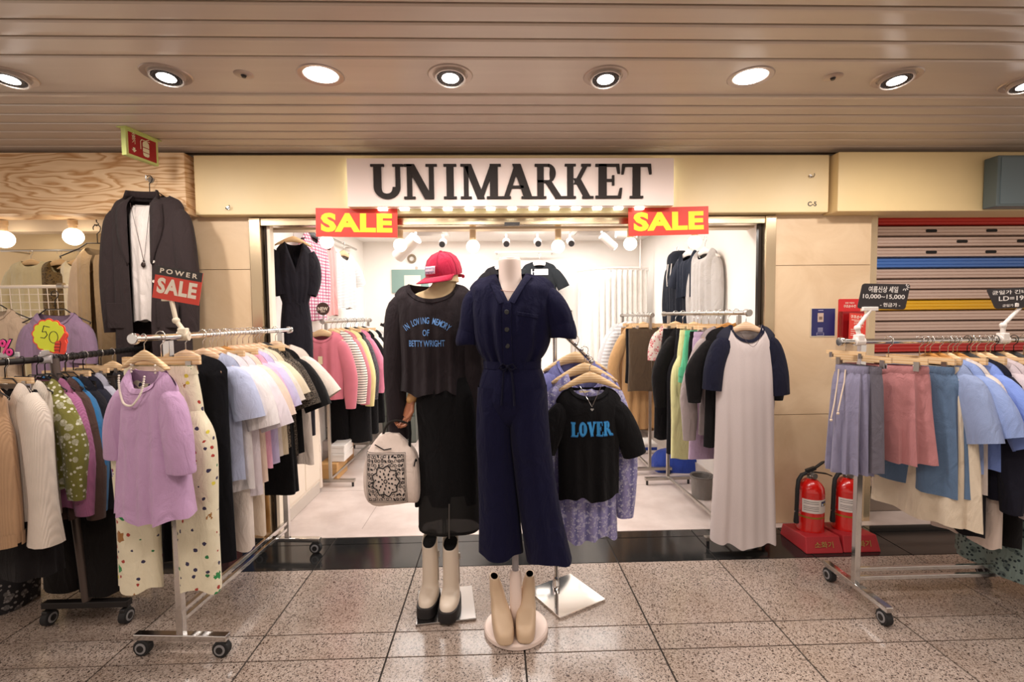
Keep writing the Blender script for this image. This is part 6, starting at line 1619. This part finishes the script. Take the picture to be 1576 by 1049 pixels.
for s_, wd, ht, x, z in (('균일가 긴바지', .17, .020, -.035, .030), ('LD=19,000', .165, .026, -.010, -.002), ('균일가', .045, .013, -.055, -.035)):
    me = fit(text_mesh(s_, .03, .0004, .0003), wd, ht); me.materials.clear(); me.materials.append(CHALK); obj('lettering', me, t, loc=(x, -.0006, z))
# round new sign on the pink cardigan rack
c = P(497, 475, Y=3.97)
t = thing('round_sign', 'small round brown sign saying new over the pink cardigan', 'sign', c)
MB().tube([(0, -.002, 0), (0, .004, 0)], .052, 28).build('disc', plain('dark_brown_card', '#4a352c', .5), t)
me = fit(text_mesh('NEW', .05, .0005, .0015), .082, .030); me.materials.clear(); me.materials.append(CW); obj('lettering', me, t, loc=(0, -.003, 0))
MB().box((0, -.003, -.024), (.036, .001, .006)).build('underline', CW, t, smooth=False)
MB().tube([(0, .004, -.05), (0, .004, RFZ-c.z+.01)], .006, 8).build('stem', DULLCHROME, t)

# ================================================================== pier: notices and extinguishers
a, b = P(1247, 474, Y=WALL_Y), P(1284, 518, Y=WALL_Y)
t = thing('wall_notice', 'dark blue notice with a beige device picture on the marble pier', 'notice', ((a.x+b.x)/2, WALL_Y-.004, (a.z+b.z)/2))
wd, ht = b.x-a.x, a.z-b.z
MB().box((0, 0, 0), (wd, .004, ht)).build('backing', plain('notice_edge', '#cfc0a8', .6), t, smooth=False)
MB().box((.002, -.0025, .002), (wd*.94, .002, ht*.94)).build('blue_face', plain('notice_blue', '#23245a', .35), t, smooth=False)
MB().box((-.018, -.004, .034), (.040, .001, .060)).build('device_picture', plain('device_beige', '#c0a797', .6), t, smooth=False, bevel=.0004)
MB().box((-.018, -.005, .030), (.022, .001, .020)).build('device_screen', plain('device_brown', '#7a6253', .6), t, smooth=False)
m = MB()
for z in (.082, -.038, -.048, -.058): m.box((-.018, -.004, z), (.034, .001, .004))
ribbon_panel([(-.042, -.070), (.006, -.070), (.006, -.086), (-.042, -.086), (-.042, -.070)], .002, -.0045, -.0035, m)
m.build('fine_print', plain('notice_lilac', '#b9b3c8', .6), t, smooth=False)
a, b = P(1290, 460, Y=WALL_Y), P(1322, 521, Y=WALL_Y)
t = thing('leaflet_box', 'red leaflet holder on the marble pier beside the blue notice', 'holder', ((a.x+b.x)/2, WALL_Y-.004, (a.z+b.z)/2))
wd, ht = b.x-a.x, a.z-b.z
RD = plain('holder_red', '#c81f22', .3)
MB().prism(rrect(wd, ht, .008), -.002, .003).build('back_plate', RD, t, smooth=False)
MB().box((.0, -.022, -.038), (wd*.98, .040, ht*.66)).build('pocket', plain('pocket_red', '#8e1518', .25), t, smooth=False, bevel=.003)
for s_, wd_, ht_, z in (('안전 지킴이', .062, .011, .108), ('구조손수건', .085, .020, .086)):
    me = fit(text_mesh(s_, .03, .0004, .0004), wd_, ht_); me.materials.clear(); me.materials.append(CW); obj('lettering', me, t, loc=(0, -.003, z))
a = P(1318, 503, Y=3.10)
t2 = thing('leaflet', 'orange red leaflet about rescue handkerchiefs standing in the holder', 'leaflet', (a.x+.006, 3.10, a.z), 0, rot=(R(-4), R(4), 0))
MB().box((0, 0, 0), (.112, .004, .180)).build('sheet', plain('leaflet_red', '#cf3a2c', .4), t2, smooth=False)
me = fit(text_mesh('구조손수건', .03, .0004, .0004), .100, .022); me.materials.clear(); me.materials.append(CW); obj('lettering', me, t2, loc=(0, -.003, .066))
me = fit(text_mesh('구조손수건', .03, .0004, .0001), .070, .014); me.materials.clear(); me.materials.append(CW); obj('lettering', me, t2, loc=(.008, -.003, .022))
m = MB()
for z, w_, x in ((.045, .085, 0), (.036, .06, .006), (.004, .05, .012), (-.018, .03, -.03), (-.030, .042, -.024), (-.044, .026, -.032), (-.056, .034, -.028), (-.070, .034, .014)): m.box((x, -.003, z), (w_, .0008, .003))
m.prism([(.010, -.044), (.034, -.040), (.040, -.052), (.012, -.054)], -.0035, -.0025)
m.build('fine_print', CW, t2, smooth=False)

XRED = plain('extinguisher_red', '#c3150f', .22, 0, 0, coat=.5); BASER = plain('stand_red', '#a8252c', .5)
def extinguisher(px, py, label, label2):
    q = P(px, py, Z=0)
    st_ = thing('extinguisher_stand', label2, 'stand', (q.x, q.y+.115, 0), R(0))
    MB().add([(-.115, -.115, 0), (.115, -.115, 0), (.115, .16, 0), (-.115, .16, 0), (-.105, -.085, .095), (.105, -.085, .095), (.105, .15, .075), (-.105, .15, .075)],
             [(0, 1, 2, 3), (4, 5, 6, 7), (0, 1, 5, 4), (1, 2, 6, 5), (2, 3, 7, 6), (3, 0, 4, 7)]).build('stand_body', BASER, st_, smooth=False, bevel=.006)
    me = fit(text_mesh('소화기', .05, .0006, .0006), .115, .036); me.materials.clear(); me.materials.append(plain('worn_gold', '#a88a4a', .5, .3)); obj('lettering', me, st_, loc=(0, -.1035, .050), rot=(R(-17.5), 0, 0))
    m = MB()
    for z in (.020, .012): m.box((0, -.111+z*.3, z), (.14, .001, .003))
    m.build('fine_print', plain('worn_gold', '#a88a4a', .5, .3), st_, smooth=False)
    t = thing('fire_extinguisher', label, 'extinguisher', (q.x+.005, q.y+.155, .083), R(8))
    MB().lathe([(.074, 0), (.080, .006), (.080, .012), (.078, .020), (.078, .245), (.074, .275), (.060, .302), (.036, .322), (.020, .330), (.0, .331)], 36).build('cylinder', XRED, t, bevel=0)
    MB().lathe([(.0785, .095), (.0785, .105), (.0786, .106)], 36).build('gold_band', plain('gold_band', '#b08a3c', .35, .6), t)
    lab_ = MB(); n = 18
    lab_.grid([[(.0790*math.cos(a_), .0790*math.sin(a_), z) for a_ in [R(-165+150*k/n) for k in range(n+1)]] for z in (.130, .172, .215)]); lab_.build('paper_label', plain('label_white', '#ddd3cc', .5), t)
    pic = MB(); pic.grid([[(.0796*math.cos(a_), .0796*math.sin(a_), z) for a_ in [R(-85+45*k/6) for k in range(7)]] for z in (.175, .205)]); pic.build('label_picture', plain('label_navy', '#2a2f5a', .5), t)
    for j, cc in enumerate(('#d8d8e0', '#d8b830', '#4a74c0')):
        d_ = MB(); d_.grid([[(.0800*math.cos(a_), .0800*math.sin(a_), z) for a_ in [R(-82+14*j+9*k/3) for k in range(4)]] for z in (.178, .192)]); d_.build('label_icon', plain('icon'+str(j), cc, .5), t)
    ln = MB()
    for z in (.200, .188, .168, .158, .146): ln.grid([[(.0796*math.cos(a_), .0796*math.sin(a_), zz) for a_ in [R(-158+62*k/6) for k in range(7)]] for zz in (z, z+.003)])
    ln.build('label_print', plain('print_grey', '#5a5458', .6), t)
    MB().lathe([(.022, .325), (.022, .345), (.018, .350), (.018, .372), (0, .374)], 16).build('valve', plain('valve_metal', '#6c6660', .35, .7), t)
    MB().tube([(0, -.018, .350), (0, -.036, .350)], .018, 16).build('gauge', plain('gauge_grey', '#7d7873', .35, .5), t)
    MB().bar((-.035, 0, .375), (.030, 0, .392), .022, .022).bar((.025, 0, .390), (.085, 0, .425), .020, .010).bar((.085, 0, .425), (.115, 0, .428), .020, .009).build('top_lever', BLACKP, t, smooth=False, bevel=.003)
    MB().bar((.012, 0, .368), (.110, 0, .350), .018, .008).bar((.110, 0, .350), (.150, 0, .332), .016, .007).build('carry_handle', BLACKP, t, smooth=False, bevel=.002)
    MB().tube([(-.018, 0, .360), (-.040, 0, .362)], .010, 10).build('hose_nut', DULLCHROME, t)
    MB().tube([(-.036, 0, .362), (-.070, -.006, .356), (-.098, -.012, .325), (-.106, -.014, .27), (-.108, -.014, .18), (-.108, -.012, .125)], .012, 10).build('hose', RUBBER, t)
    MB().lathe([(.014, 0), (.016, .01), (.012, .06), (.010, .075)], 14, c=(-.108, -.012, .055)).build('nozzle', RUBBER, t)
    MB().tube([(-.076, -.008, .130), (-.120, -.012, .130)], .004, 6).build('hose_clip', DULLCHROME, t)
extinguisher(1270, 852, 'red fire extinguisher standing closer to the raglan dress', 'red plastic stand under the extinguisher closer to the raglan dress')
extinguisher(1328, 850, 'red fire extinguisher beside the shutter frame, partly behind the chrome rack', 'red plastic stand under the extinguisher beside the shutter frame')

# ================================================================== inside the shop: lamps and fittings
BULB = emit('warm_bulb', '#ffe9cc', 7.0)
SOCK = plain('socket_wood', '#dcc09a', .5)
def bulb(px, py, Y, z1, label, group, r=.046):
    q = P(px, py, Y=Y)
    t = thing('globe_bulb', label, 'light bulb', (q.x, Y, q.z), 0, group)
    MB().ball((0, 0, 0), r, 20, 14).build('globe', BULB, t)
    MB().lathe([(.020, r*.86), (.022, r*.9), (.022, z1-q.z-.03), (.026, z1-q.z-.03), (.026, z1-q.z)], 18).build('socket', SOCK, t)
for px, py, lab in ((503, 372, 'round glowing bulb half behind the banner under the U'), (616, 377, 'round glowing bulb above the red cap peak'), (728, 379, 'round glowing bulb between the cap and the white neck'), (859, 379, 'round glowing bulb over the mannequin shoulder by the slanting stand'), (970, 375, 'round glowing bulb before the white fitting room curtain'), (1069, 372, 'round glowing bulb in front of the dark hung clothes')):
    bulb(px, py, 3.38, 2.105, lab, None)
for px, py, lab in ((6, 368, 'glowing bulb of the neighbouring shop at the picture edge'), (113, 364, 'glowing bulb of the neighbouring shop beside the sand coat')):
    bulb(px, py, 3.24, 2.10, lab, None, .055)
# track lights on the ceiling
def track(x0, y0, x1, y1, label):
    t = thing('light_track', label, 'track', (x0, y0, SZ))
    MB().bar((0, 0, -.016), (x1-x0, y1-y0, -.016), .034, .030).build('track', WHITEM, t, smooth=False, bevel=.002); return t
track(-1.05, 3.75, -.55, 4.6, 'white ceiling track over the pink cardigan rack')
track(1.25, 3.75, .80, 4.7, 'white ceiling track over the fitting room')
def spot(px, py, Y, aim, label, L_=.17, r=.045, dark=False):
    q = P(px, py, Y=Y); q.z = min(q.z, SZ-.10)
    t = thing('track_spotlight', label, 'spotlight', q)
    d = Vector(aim).normalized()
    MB().tube([(0, 0, 0), tuple(d*L_)], r, 18).build('spot_barrel', WHITEM, t)
    MB().tube([tuple(d*(L_-.001)), tuple(d*(L_+.004))], r*.8, 16).build('spot_lens', plain('dark_lens', '#3b3a3c', .3) if dark else emit('spot_lens', '#fffaf2', 12), t)
    MB().tube([(0, 0, r*.5), (0, 0, SZ-q.z-.015)], .010, 8).build('spot_stem', WHITEM, t)
spot(640, 366, 3.95, (-.5, .3, -.4), 'big white spotlight aimed at the wall above the cap peak', .24, .055)
spot(926, 362, 4.1, (.65, .2, -.5), 'white spotlight aimed toward the fitting room', .16, .035)
spot(948, 360, 4.2, (.95, .1, -.05), 'white spotlight lying level beside the bulb before the curtain', .18, .035)
for px, lab in ((682, 'white spotlight with a dark lens over the cap'), (779, 'white spotlight with a dark lens above the white neck'), (827, 'white spotlight with a dark lens above the printed black tee'), (877, 'white spotlight with a dark lens beside the ceiling vent')):
    spot(px, 366, 5.35, (.0, -.9, -.35), lab, .12, .040, True)
for px, py, lab in ((657, 357, 'ceiling air vent by the big white spotlight'), (905, 361, 'ceiling air vent by the fitting room')):
    q = P(px, py, Z=SZ)
    t = thing('ceiling_vent', lab, 'vent', (q.x, min(q.y, 5.3), SZ))
    MB().box((0, 0, -.006), (.46, .46, .014)).build('frame', WHITEM, t, smooth=False, bevel=.003)
    MB().box((0, 0, -.013), (.34, .34, .006)).build('grille', plain('vent_grey', '#b9b2a8', .6), t, smooth=False)
    for k in range(7): MB().box((0, -.14+.047*k, -.018), (.33, .012, .006)).build('slat', WHITEM, t, smooth=False)
# fitting room curtain on a curved rail
CURT = cloth('#f4efe8')
x0, x1 = P(897, 500, Y=5.52).x, P(984, 500, Y=5.52).x
zt = P(940, 416, Y=5.52).z
cu = thing('fitting_curtain', 'white fitting room curtain hung from a curved ceiling rail', 'curtain', (0, 5.52, 0))
rows = []
n = 90
def cpth(u): return (x0+(x1+.10-x0)*u, -.05*math.sin(PI*u)+(.36*(1-u)**6), )
for z, am in ((zt, .010), (zt-.1, .018), (1.2, .028), (.12, .034)):
    rows.append([(cpth(k/n)[0]+.01*math.sin(k*.9), cpth(k/n)[1]+am*math.sin(k*.86+.3*math.sin(k*.2)), z) for k in range(n+1)])
MB().grid(rows).build('curtain_cloth', CURT, cu, thick=.003, angle=80)
MB().tube([(cpth(k/24)[0], cpth(k/24)[1], zt+.025) for k in range(25)], .011, 8).build('curtain_rail', WHITEM, cu)
m = MB()
for k in range(18): u = k/17; m.tube([(cpth(u)[0], cpth(u)[1], zt+.03), (cpth(u)[0], cpth(u)[1], zt-.012)], .006, 6)
m.build('curtain_ring', WHITEM, cu)['kind'] = 'stuff'
MB().tube([(x1, -.03, zt+.02), (x1, -.03, SZ)], .008, 8).build('rail_hanger', WHITEM, cu)
# things on the rear wall
q = P(634, 398, Y=SY1)
t = thing('wall_ring', 'small round brown wreath on the rear wall beside the cap', 'wreath', (q.x, SY1-.02, q.z))
MB().tube([(.042*math.cos(a), 0, .042*math.sin(a)) for a in [2*PI*k/24 for k in range(25)]], .013, 8).build('ring', plain('wreath_brown', '#8a7a64', .9), t)
a, b = P(603, 415, Y=SY1), P(660, 450, Y=SY1)
t = thing('framed_picture', 'teal and cream picture on the rear wall behind the cap peak', 'picture', ((a.x+b.x)/2, SY1-.012, (a.z+b.z)/2))
MB().box((0, 0, 0), (b.x-a.x, .02, a.z-b.z)).build('board', plain('teal_print', '#7f9a92', .5), t, smooth=False)
MB().box((.03, -.011, -.02), (.20, .002, .18)).build('cream_patch', plain('cream_patch', '#e2dcc8', .6), t, smooth=False)
for px, py, r_, cc, lab in ((634, 421, .030, '#e9d9a0', 'pale yellow paper flower above the teal picture'), (641, 412, .018, '#e8b8a8', 'small pink paper flower above the teal picture')):
    q = P(px, py, Y=SY1-.005)
    t = thing('paper_flower', lab, 'decoration', q)
    for k in range(5): a = 2*PI*k/5; MB().ball((r_*.6*math.cos(a), 0, r_*.6*math.sin(a)), r_*.5, 8, 6, (1, .3, 1)).build('petal', plain('petal'+cc, cc, .8), t)
# grey cabinet and lamp stand near the rear corner
a, b = P(592, 548, Y=5.70), P(642, 548, Y=5.70)
t = thing('storage_cabinet', 'grey storage cabinet by the rear wall behind the faded black sweatshirt', 'cabinet', ((a.x+b.x)/2, 5.72, 0))
GC = plain('grey_cabinet', '#4d524c', .6)
MB().box((0, 0, a.z/2), (b.x-a.x, .42, a.z)).build('cabinet_body', GC, t, smooth=False, bevel=.006)
for k in range(3): MB().box((0, -.215, .16+k*.31), (b.x-a.x-.03, .012, .29)).build('drawer', plain('grey_drawer', '#5a5f58', .55), t, smooth=False, bevel=.004)
a = P(593, 500, Y=5.2)
t = thing('light_stand', 'slim black stand with a clamp beside the grey cabinet', 'stand', (a.x, 5.2, 0))
MB().tube([(0, 0, .03), (0, 0, a.z)], .010, 8).build('pole', BLACKM, t)
MB().ball((0, 0, a.z), .028, 10, 7).build('clamp_head', BLACKP, t); MB().bar((-.05, 0, a.z+.01), (.04, 0, a.z-.03), .02, .03).build('clamp_arm', BLACKP, t, smooth=False)
for k in range(3): an = 2*PI*k/3; MB().tube([(0, 0, .22), (.20*math.cos(an), .20*math.sin(an), .008)], .007, 6).build('leg', BLACKM, t)
# low cream cabinet by the doorway
CRM = plain('cream_cabinet', '#eadccb', .5)
t = thing('low_cabinet', 'cream low cabinet along the shop side wall behind the chrome rack', 'cabinet', (-1.565, 3.68, 0))
MB().box((0, 0, .50), (.13, .60, .94)).build('cabinet_body', CRM, t, smooth=False, bevel=.004)
for y in (-.15, .15): MB().box((.068, y, .54), (.012, .288, .84)).build('door', CRM, t, smooth=False, bevel=.003)
MB().box((.060, 0, .05), (.02, .58, .09)).build('plinth', plain('grey_skirting', '#c8bdb3', .6), t, smooth=False)
# pale cloth hanging past the cabinet
q = P(486, 668, Y=3.99)
skirt('long_skirt', 'ivory flared long skirt by the cream cabinet under the pink cardigan', 'skirt', (q.x-.05, 3.99, 1.02), R(20), cloth('#e6d7c8'), L=.98, rx=.05, ry=.02, hx=.085, hy=.05, folds=4, amp=.006)
# boxes under the pink cardigan rack
def carton(px0, py0, px1, py1, Y, depth, mat, label, lid=None, name='storage_box', zfix=None):
    a, b = P(px0, py0, Y=Y), P(px1, py1, Y=Y)
    z0 = .003 if zfix is None else zfix
    h = max(.03, a.z-b.z)
    t = thing(name, label, 'box', ((a.x+b.x)/2, Y+depth/2, z0))
    MB().box((0, 0, h*.36), (b.x-a.x, depth, h*.72)).build('box_body', mat, t, smooth=False, bevel=.003)
    MB().box((0, 0, h*.84), (b.x-a.x+.008, depth+.008, h*.30)).build('lid', lid or mat, t, smooth=False, bevel=.003)
    return z0+h
BW = plain('white_carton', '#e9e4de', .6); BK = plain('brown_carton', '#a8794a', .7); BB = plain('bamboo_crate', '#c79a62', .6)
z1 = carton(492, 722, 519, 748, 4.25, .30, BB, 'light wooden crate on the floor under the pink cardigan')
z2 = carton(508, 700, 530, 712, 4.30, .26, BW, 'lower white shoe box of the pair on the wooden crate', zfix=z1+.001)
z3 = carton(508, 690, 530, 702, 4.30, .26, BW, 'upper white shoe box of the pair on the wooden crate', zfix=z2+.001)
z4 = carton(506, 665, 528, 700, 4.62, .34, BK, 'tall brown cardboard box behind the white shoe boxes')
t = thing('box_flap_lid', 'loose tan cardboard flap lying on the tall brown box', 'cardboard', (P(515, 665, Y=4.75).x, 4.78, z4+.004), R(12))
MB().box((0, 0, .012), (.30, .34, .012)).build('sheet', plain('tan_card', '#b8955e', .8), t, smooth=False); MB().box((.03, 0, .028), (.24, .34, .010), rz=.1).build('flap', plain('tan_card', '#b8955e', .8), t, smooth=False)
z5 = carton(480, 690, 506, 740, 4.45, .30, plain('grey_carton', '#a89a94', .7), 'grey pink carton beside the wooden crate')
q = P(490, 676, Y=4.5)
t = thing('white_tub', 'small white tub with a dark rim on the grey pink carton', 'tub', (q.x, 4.58, z5+.002))
MB().lathe([(.040, 0), (.052, .09), (.054, .092), (.046, .092), (.040, .02)], 20).build('tub_body', BW, t); MB().lathe([(.052, .086), (.056, .088), (.056, .098), (.050, .098)], 20).build('rim', BLACKP, t)
# blue folded bag and grey bin under the racks
BLU = cloth('#25409a', rough=.6)
t = thing('folded_bag', 'bright blue folded bag lying under the steel racks', 'bag', (P(1050, 737, Y=4.35).x, 4.40, .003))
loft_mb([(0, 0, .20, .10, .03), (0, 0, .17, .22, .08), (0, 0, .08, .28, .13), (0, 0, .0, .27, .14)], 32, 5, .014, 3, 12, cap=True).build('bag_body', BLU, t); MB().tube([(-.10, -.10, .16), (-.05, -.15, .22), (.06, -.15, .22), (.12, -.10, .16)], .008, 6).build('handle', BLU, t)
a = P(1087, 748, Y=3.62)
t = thing('grey_bin', 'grey fabric bin on the floor behind the raglan dress', 'bin', (a.x, 3.70, .003))
MB().lathe([(.075, 0), (.085, .17), (.088, .175), (.078, .172), (.07, .02)], 20).build('bin_body', cloth('#8b8580'), t); MB().tube([(.087*math.cos(x), .087*math.sin(x), .172) for x in [2*PI*k/20 for k in range(21)]], .006, 6).build('rim', plain('bin_rim', '#6d6863', .7), t)
t = thing('flat_box', 'flat white box with a blue stripe lying behind the steel racks', 'box', (P(985, 713, Y=5.0).x, 5.05, .003))
MB().box((0, 0, .05), (.32, .28, .10)).build('panel', BW, t, smooth=False, bevel=.01); MB().box((0, -.142, .05), (.30, .006, .03)).build('stripe', BLU, t, smooth=False)

# ================================================================== by the left pier
t = thing('folding_board', 'bright blue folding board leaning on the marble pier behind the chrome rack', 'board', (P(366, 790, Y=3.1).x, 3.10, 0), 0, rot=(R(-6), 0, 0))
MB().box((0, 0, .26), (.155, .02, .52)).build('board_panel', plain('board_blue', '#1d4fa0', .4), t, smooth=False, bevel=.004); MB().box((0, -.012, .50), (.15, .006, .02)).build('edge', plain('board_blue_dark', '#163c7c', .4), t, smooth=False)
t = thing('wooden_board', 'tall raw plywood board leaning on the pier beside the blue board', 'board', (P(393, 790, Y=3.13).x, 3.13, 0), 0, rot=(R(-3), 0, 0))
MB().box((0, 0, .34), (.085, .018, .68)).build('board_panel', wood_mat('plywood', '#d4b083', '#c19a68', 5, 'Z'), t, smooth=False); MB().box((0, -.010, .10), (.085, .004, .03)).build('batten', PALEWOOD, t, smooth=False)
t = thing('red_crate', 'small red crate on the floor behind the printed pyjama trousers', 'crate', (P(338, 848, Y=3.0).x, 3.0, 0))
MB().box((0, 0, .06), (.20, .16, .11)).build('crate_body', plain('crate_red', '#a83022', .5), t, smooth=False, bevel=.006); MB().box((0, -.082, .10), (.21, .008, .02)).build('rim', plain('crate_red', '#a83022', .5), t, smooth=False)
a = P(20, 862, Y=2.45)
t = thing('patterned_bag', 'dark bag with a pale speckled pattern on the floor under the dark rack', 'bag', (a.x-.12, 2.47, .003))
loft_mb([(0, 0, .44, .10, .04), (0, 0, .36, .16, .09), (0, 0, .15, .18, .12), (0, 0, .0, .17, .12)], 30, 4, .010, 6, 14, cap=True).build('bag_body', cloth('#2c2a2c', 'floral', '#8d8784'), t); MB().tube([(-.06, 0, .42), (-.04, -.02, .52), (.04, -.02, .52), (.06, 0, .42)], .008, 6).build('handle', BLK, t)

# ================================================================== neighbouring shop
t = thing('grid_panel', 'white wire grid panel at the opening of the neighbouring shop', 'grid', (P(52, 490, Y=3.55).x, 3.55, P(52, 490, Y=3.55).z))
GW = plain('white_wire', '#efe6da', .4)
gw, gh = .72, .34; ztop = P(52, 441, Y=3.55).z-t.location.z
MB().tube([(-gw/2-.15, 0, ztop), (gw/2-.06, 0, ztop)], .012, 8).build('top_tube', GW, t)
for k in range(4): MB().tube([(-gw/2-.15, 0, ztop-.055*(k+1)), (gw/2-.06, 0, ztop-.055*(k+1))], .0028 if k < 3 else .007, 6).build('wire', GW, t)
for k in range(13): x = -gw/2-.12+.065*k; MB().tube([(x, 0, ztop), (x+.01, 0, ztop-.34)], .0028, 6).build('wire', GW, t)
MB().tube([(gw/2-.17, -.006, ztop+.006), (gw/2-.13, -.006, ztop+.006)], .020, 10).build('clamp', DULLCHROME, t)
for px, lab, m, W_ in ((48, 'cream long dress hung in the neighbouring shop', cloth('#cfc4a4'), .20), (92, 'brown flowered pinafore over a white blouse in the neighbouring shop', cloth('#6e5a3a', 'floral', '#3c2f22'), .17), (118, 'white draped dress beside the brown pinafore', cloth('#e6ddc8'), .15)):
    q = P(px, 402, Y=5.0)
    hang_top('pale', (q.x, q.y, q.z+.085), R(6), 'dress', lab, 'dress', m, 'pale wooden hanger inside the '+lab.split(' hung')[0].split(' over')[0].split(' beside')[0], None, None, L=1.15, W=W_, T=.06, sleeves='long' if px == 48 else None, sl=1.0, out=.02, nf=.12 if px == 92 else .06, amp=.02)
q = P(78, 386, Y=5.06)
t = thing('wall_rail', 'thin clothes rail on the cream wall of the neighbouring shop', 'rail', (q.x, 5.02, q.z))
MB().tube([(-.45, 0, 0), (.40, 0, 0)], .011, 8).build('rail_tube', DULLCHROME, t)
for x in (-.40, .36): MB().tube([(x, 0, 0), (x, .25, 0)], .008, 6).build('bracket', DULLCHROME, t)
q = P(62, 352, Z=2.355)
for px, py, lab in ((55, 354, 'oval ceiling lamp in the neighbouring shop nearer the picture edge'), (135, 346, 'oval ceiling lamp in the neighbouring shop near the sand coat')):
    q = P(px, py, Z=2.36)
    t = thing('ceiling_lamp', lab, 'lamp', (q.x, min(5.0, q.y), 2.36))
    MB().lathe([(0, -.020), (.09, -.018), (.11, -.004)], 28).build('lamp_lens', emit('warm_panel', '#fff4e0', 5.0), t); MB().lathe([(.11, -.006), (.125, -.002), (.125, .004)], 28).build('trim_ring', WHITEM, t)
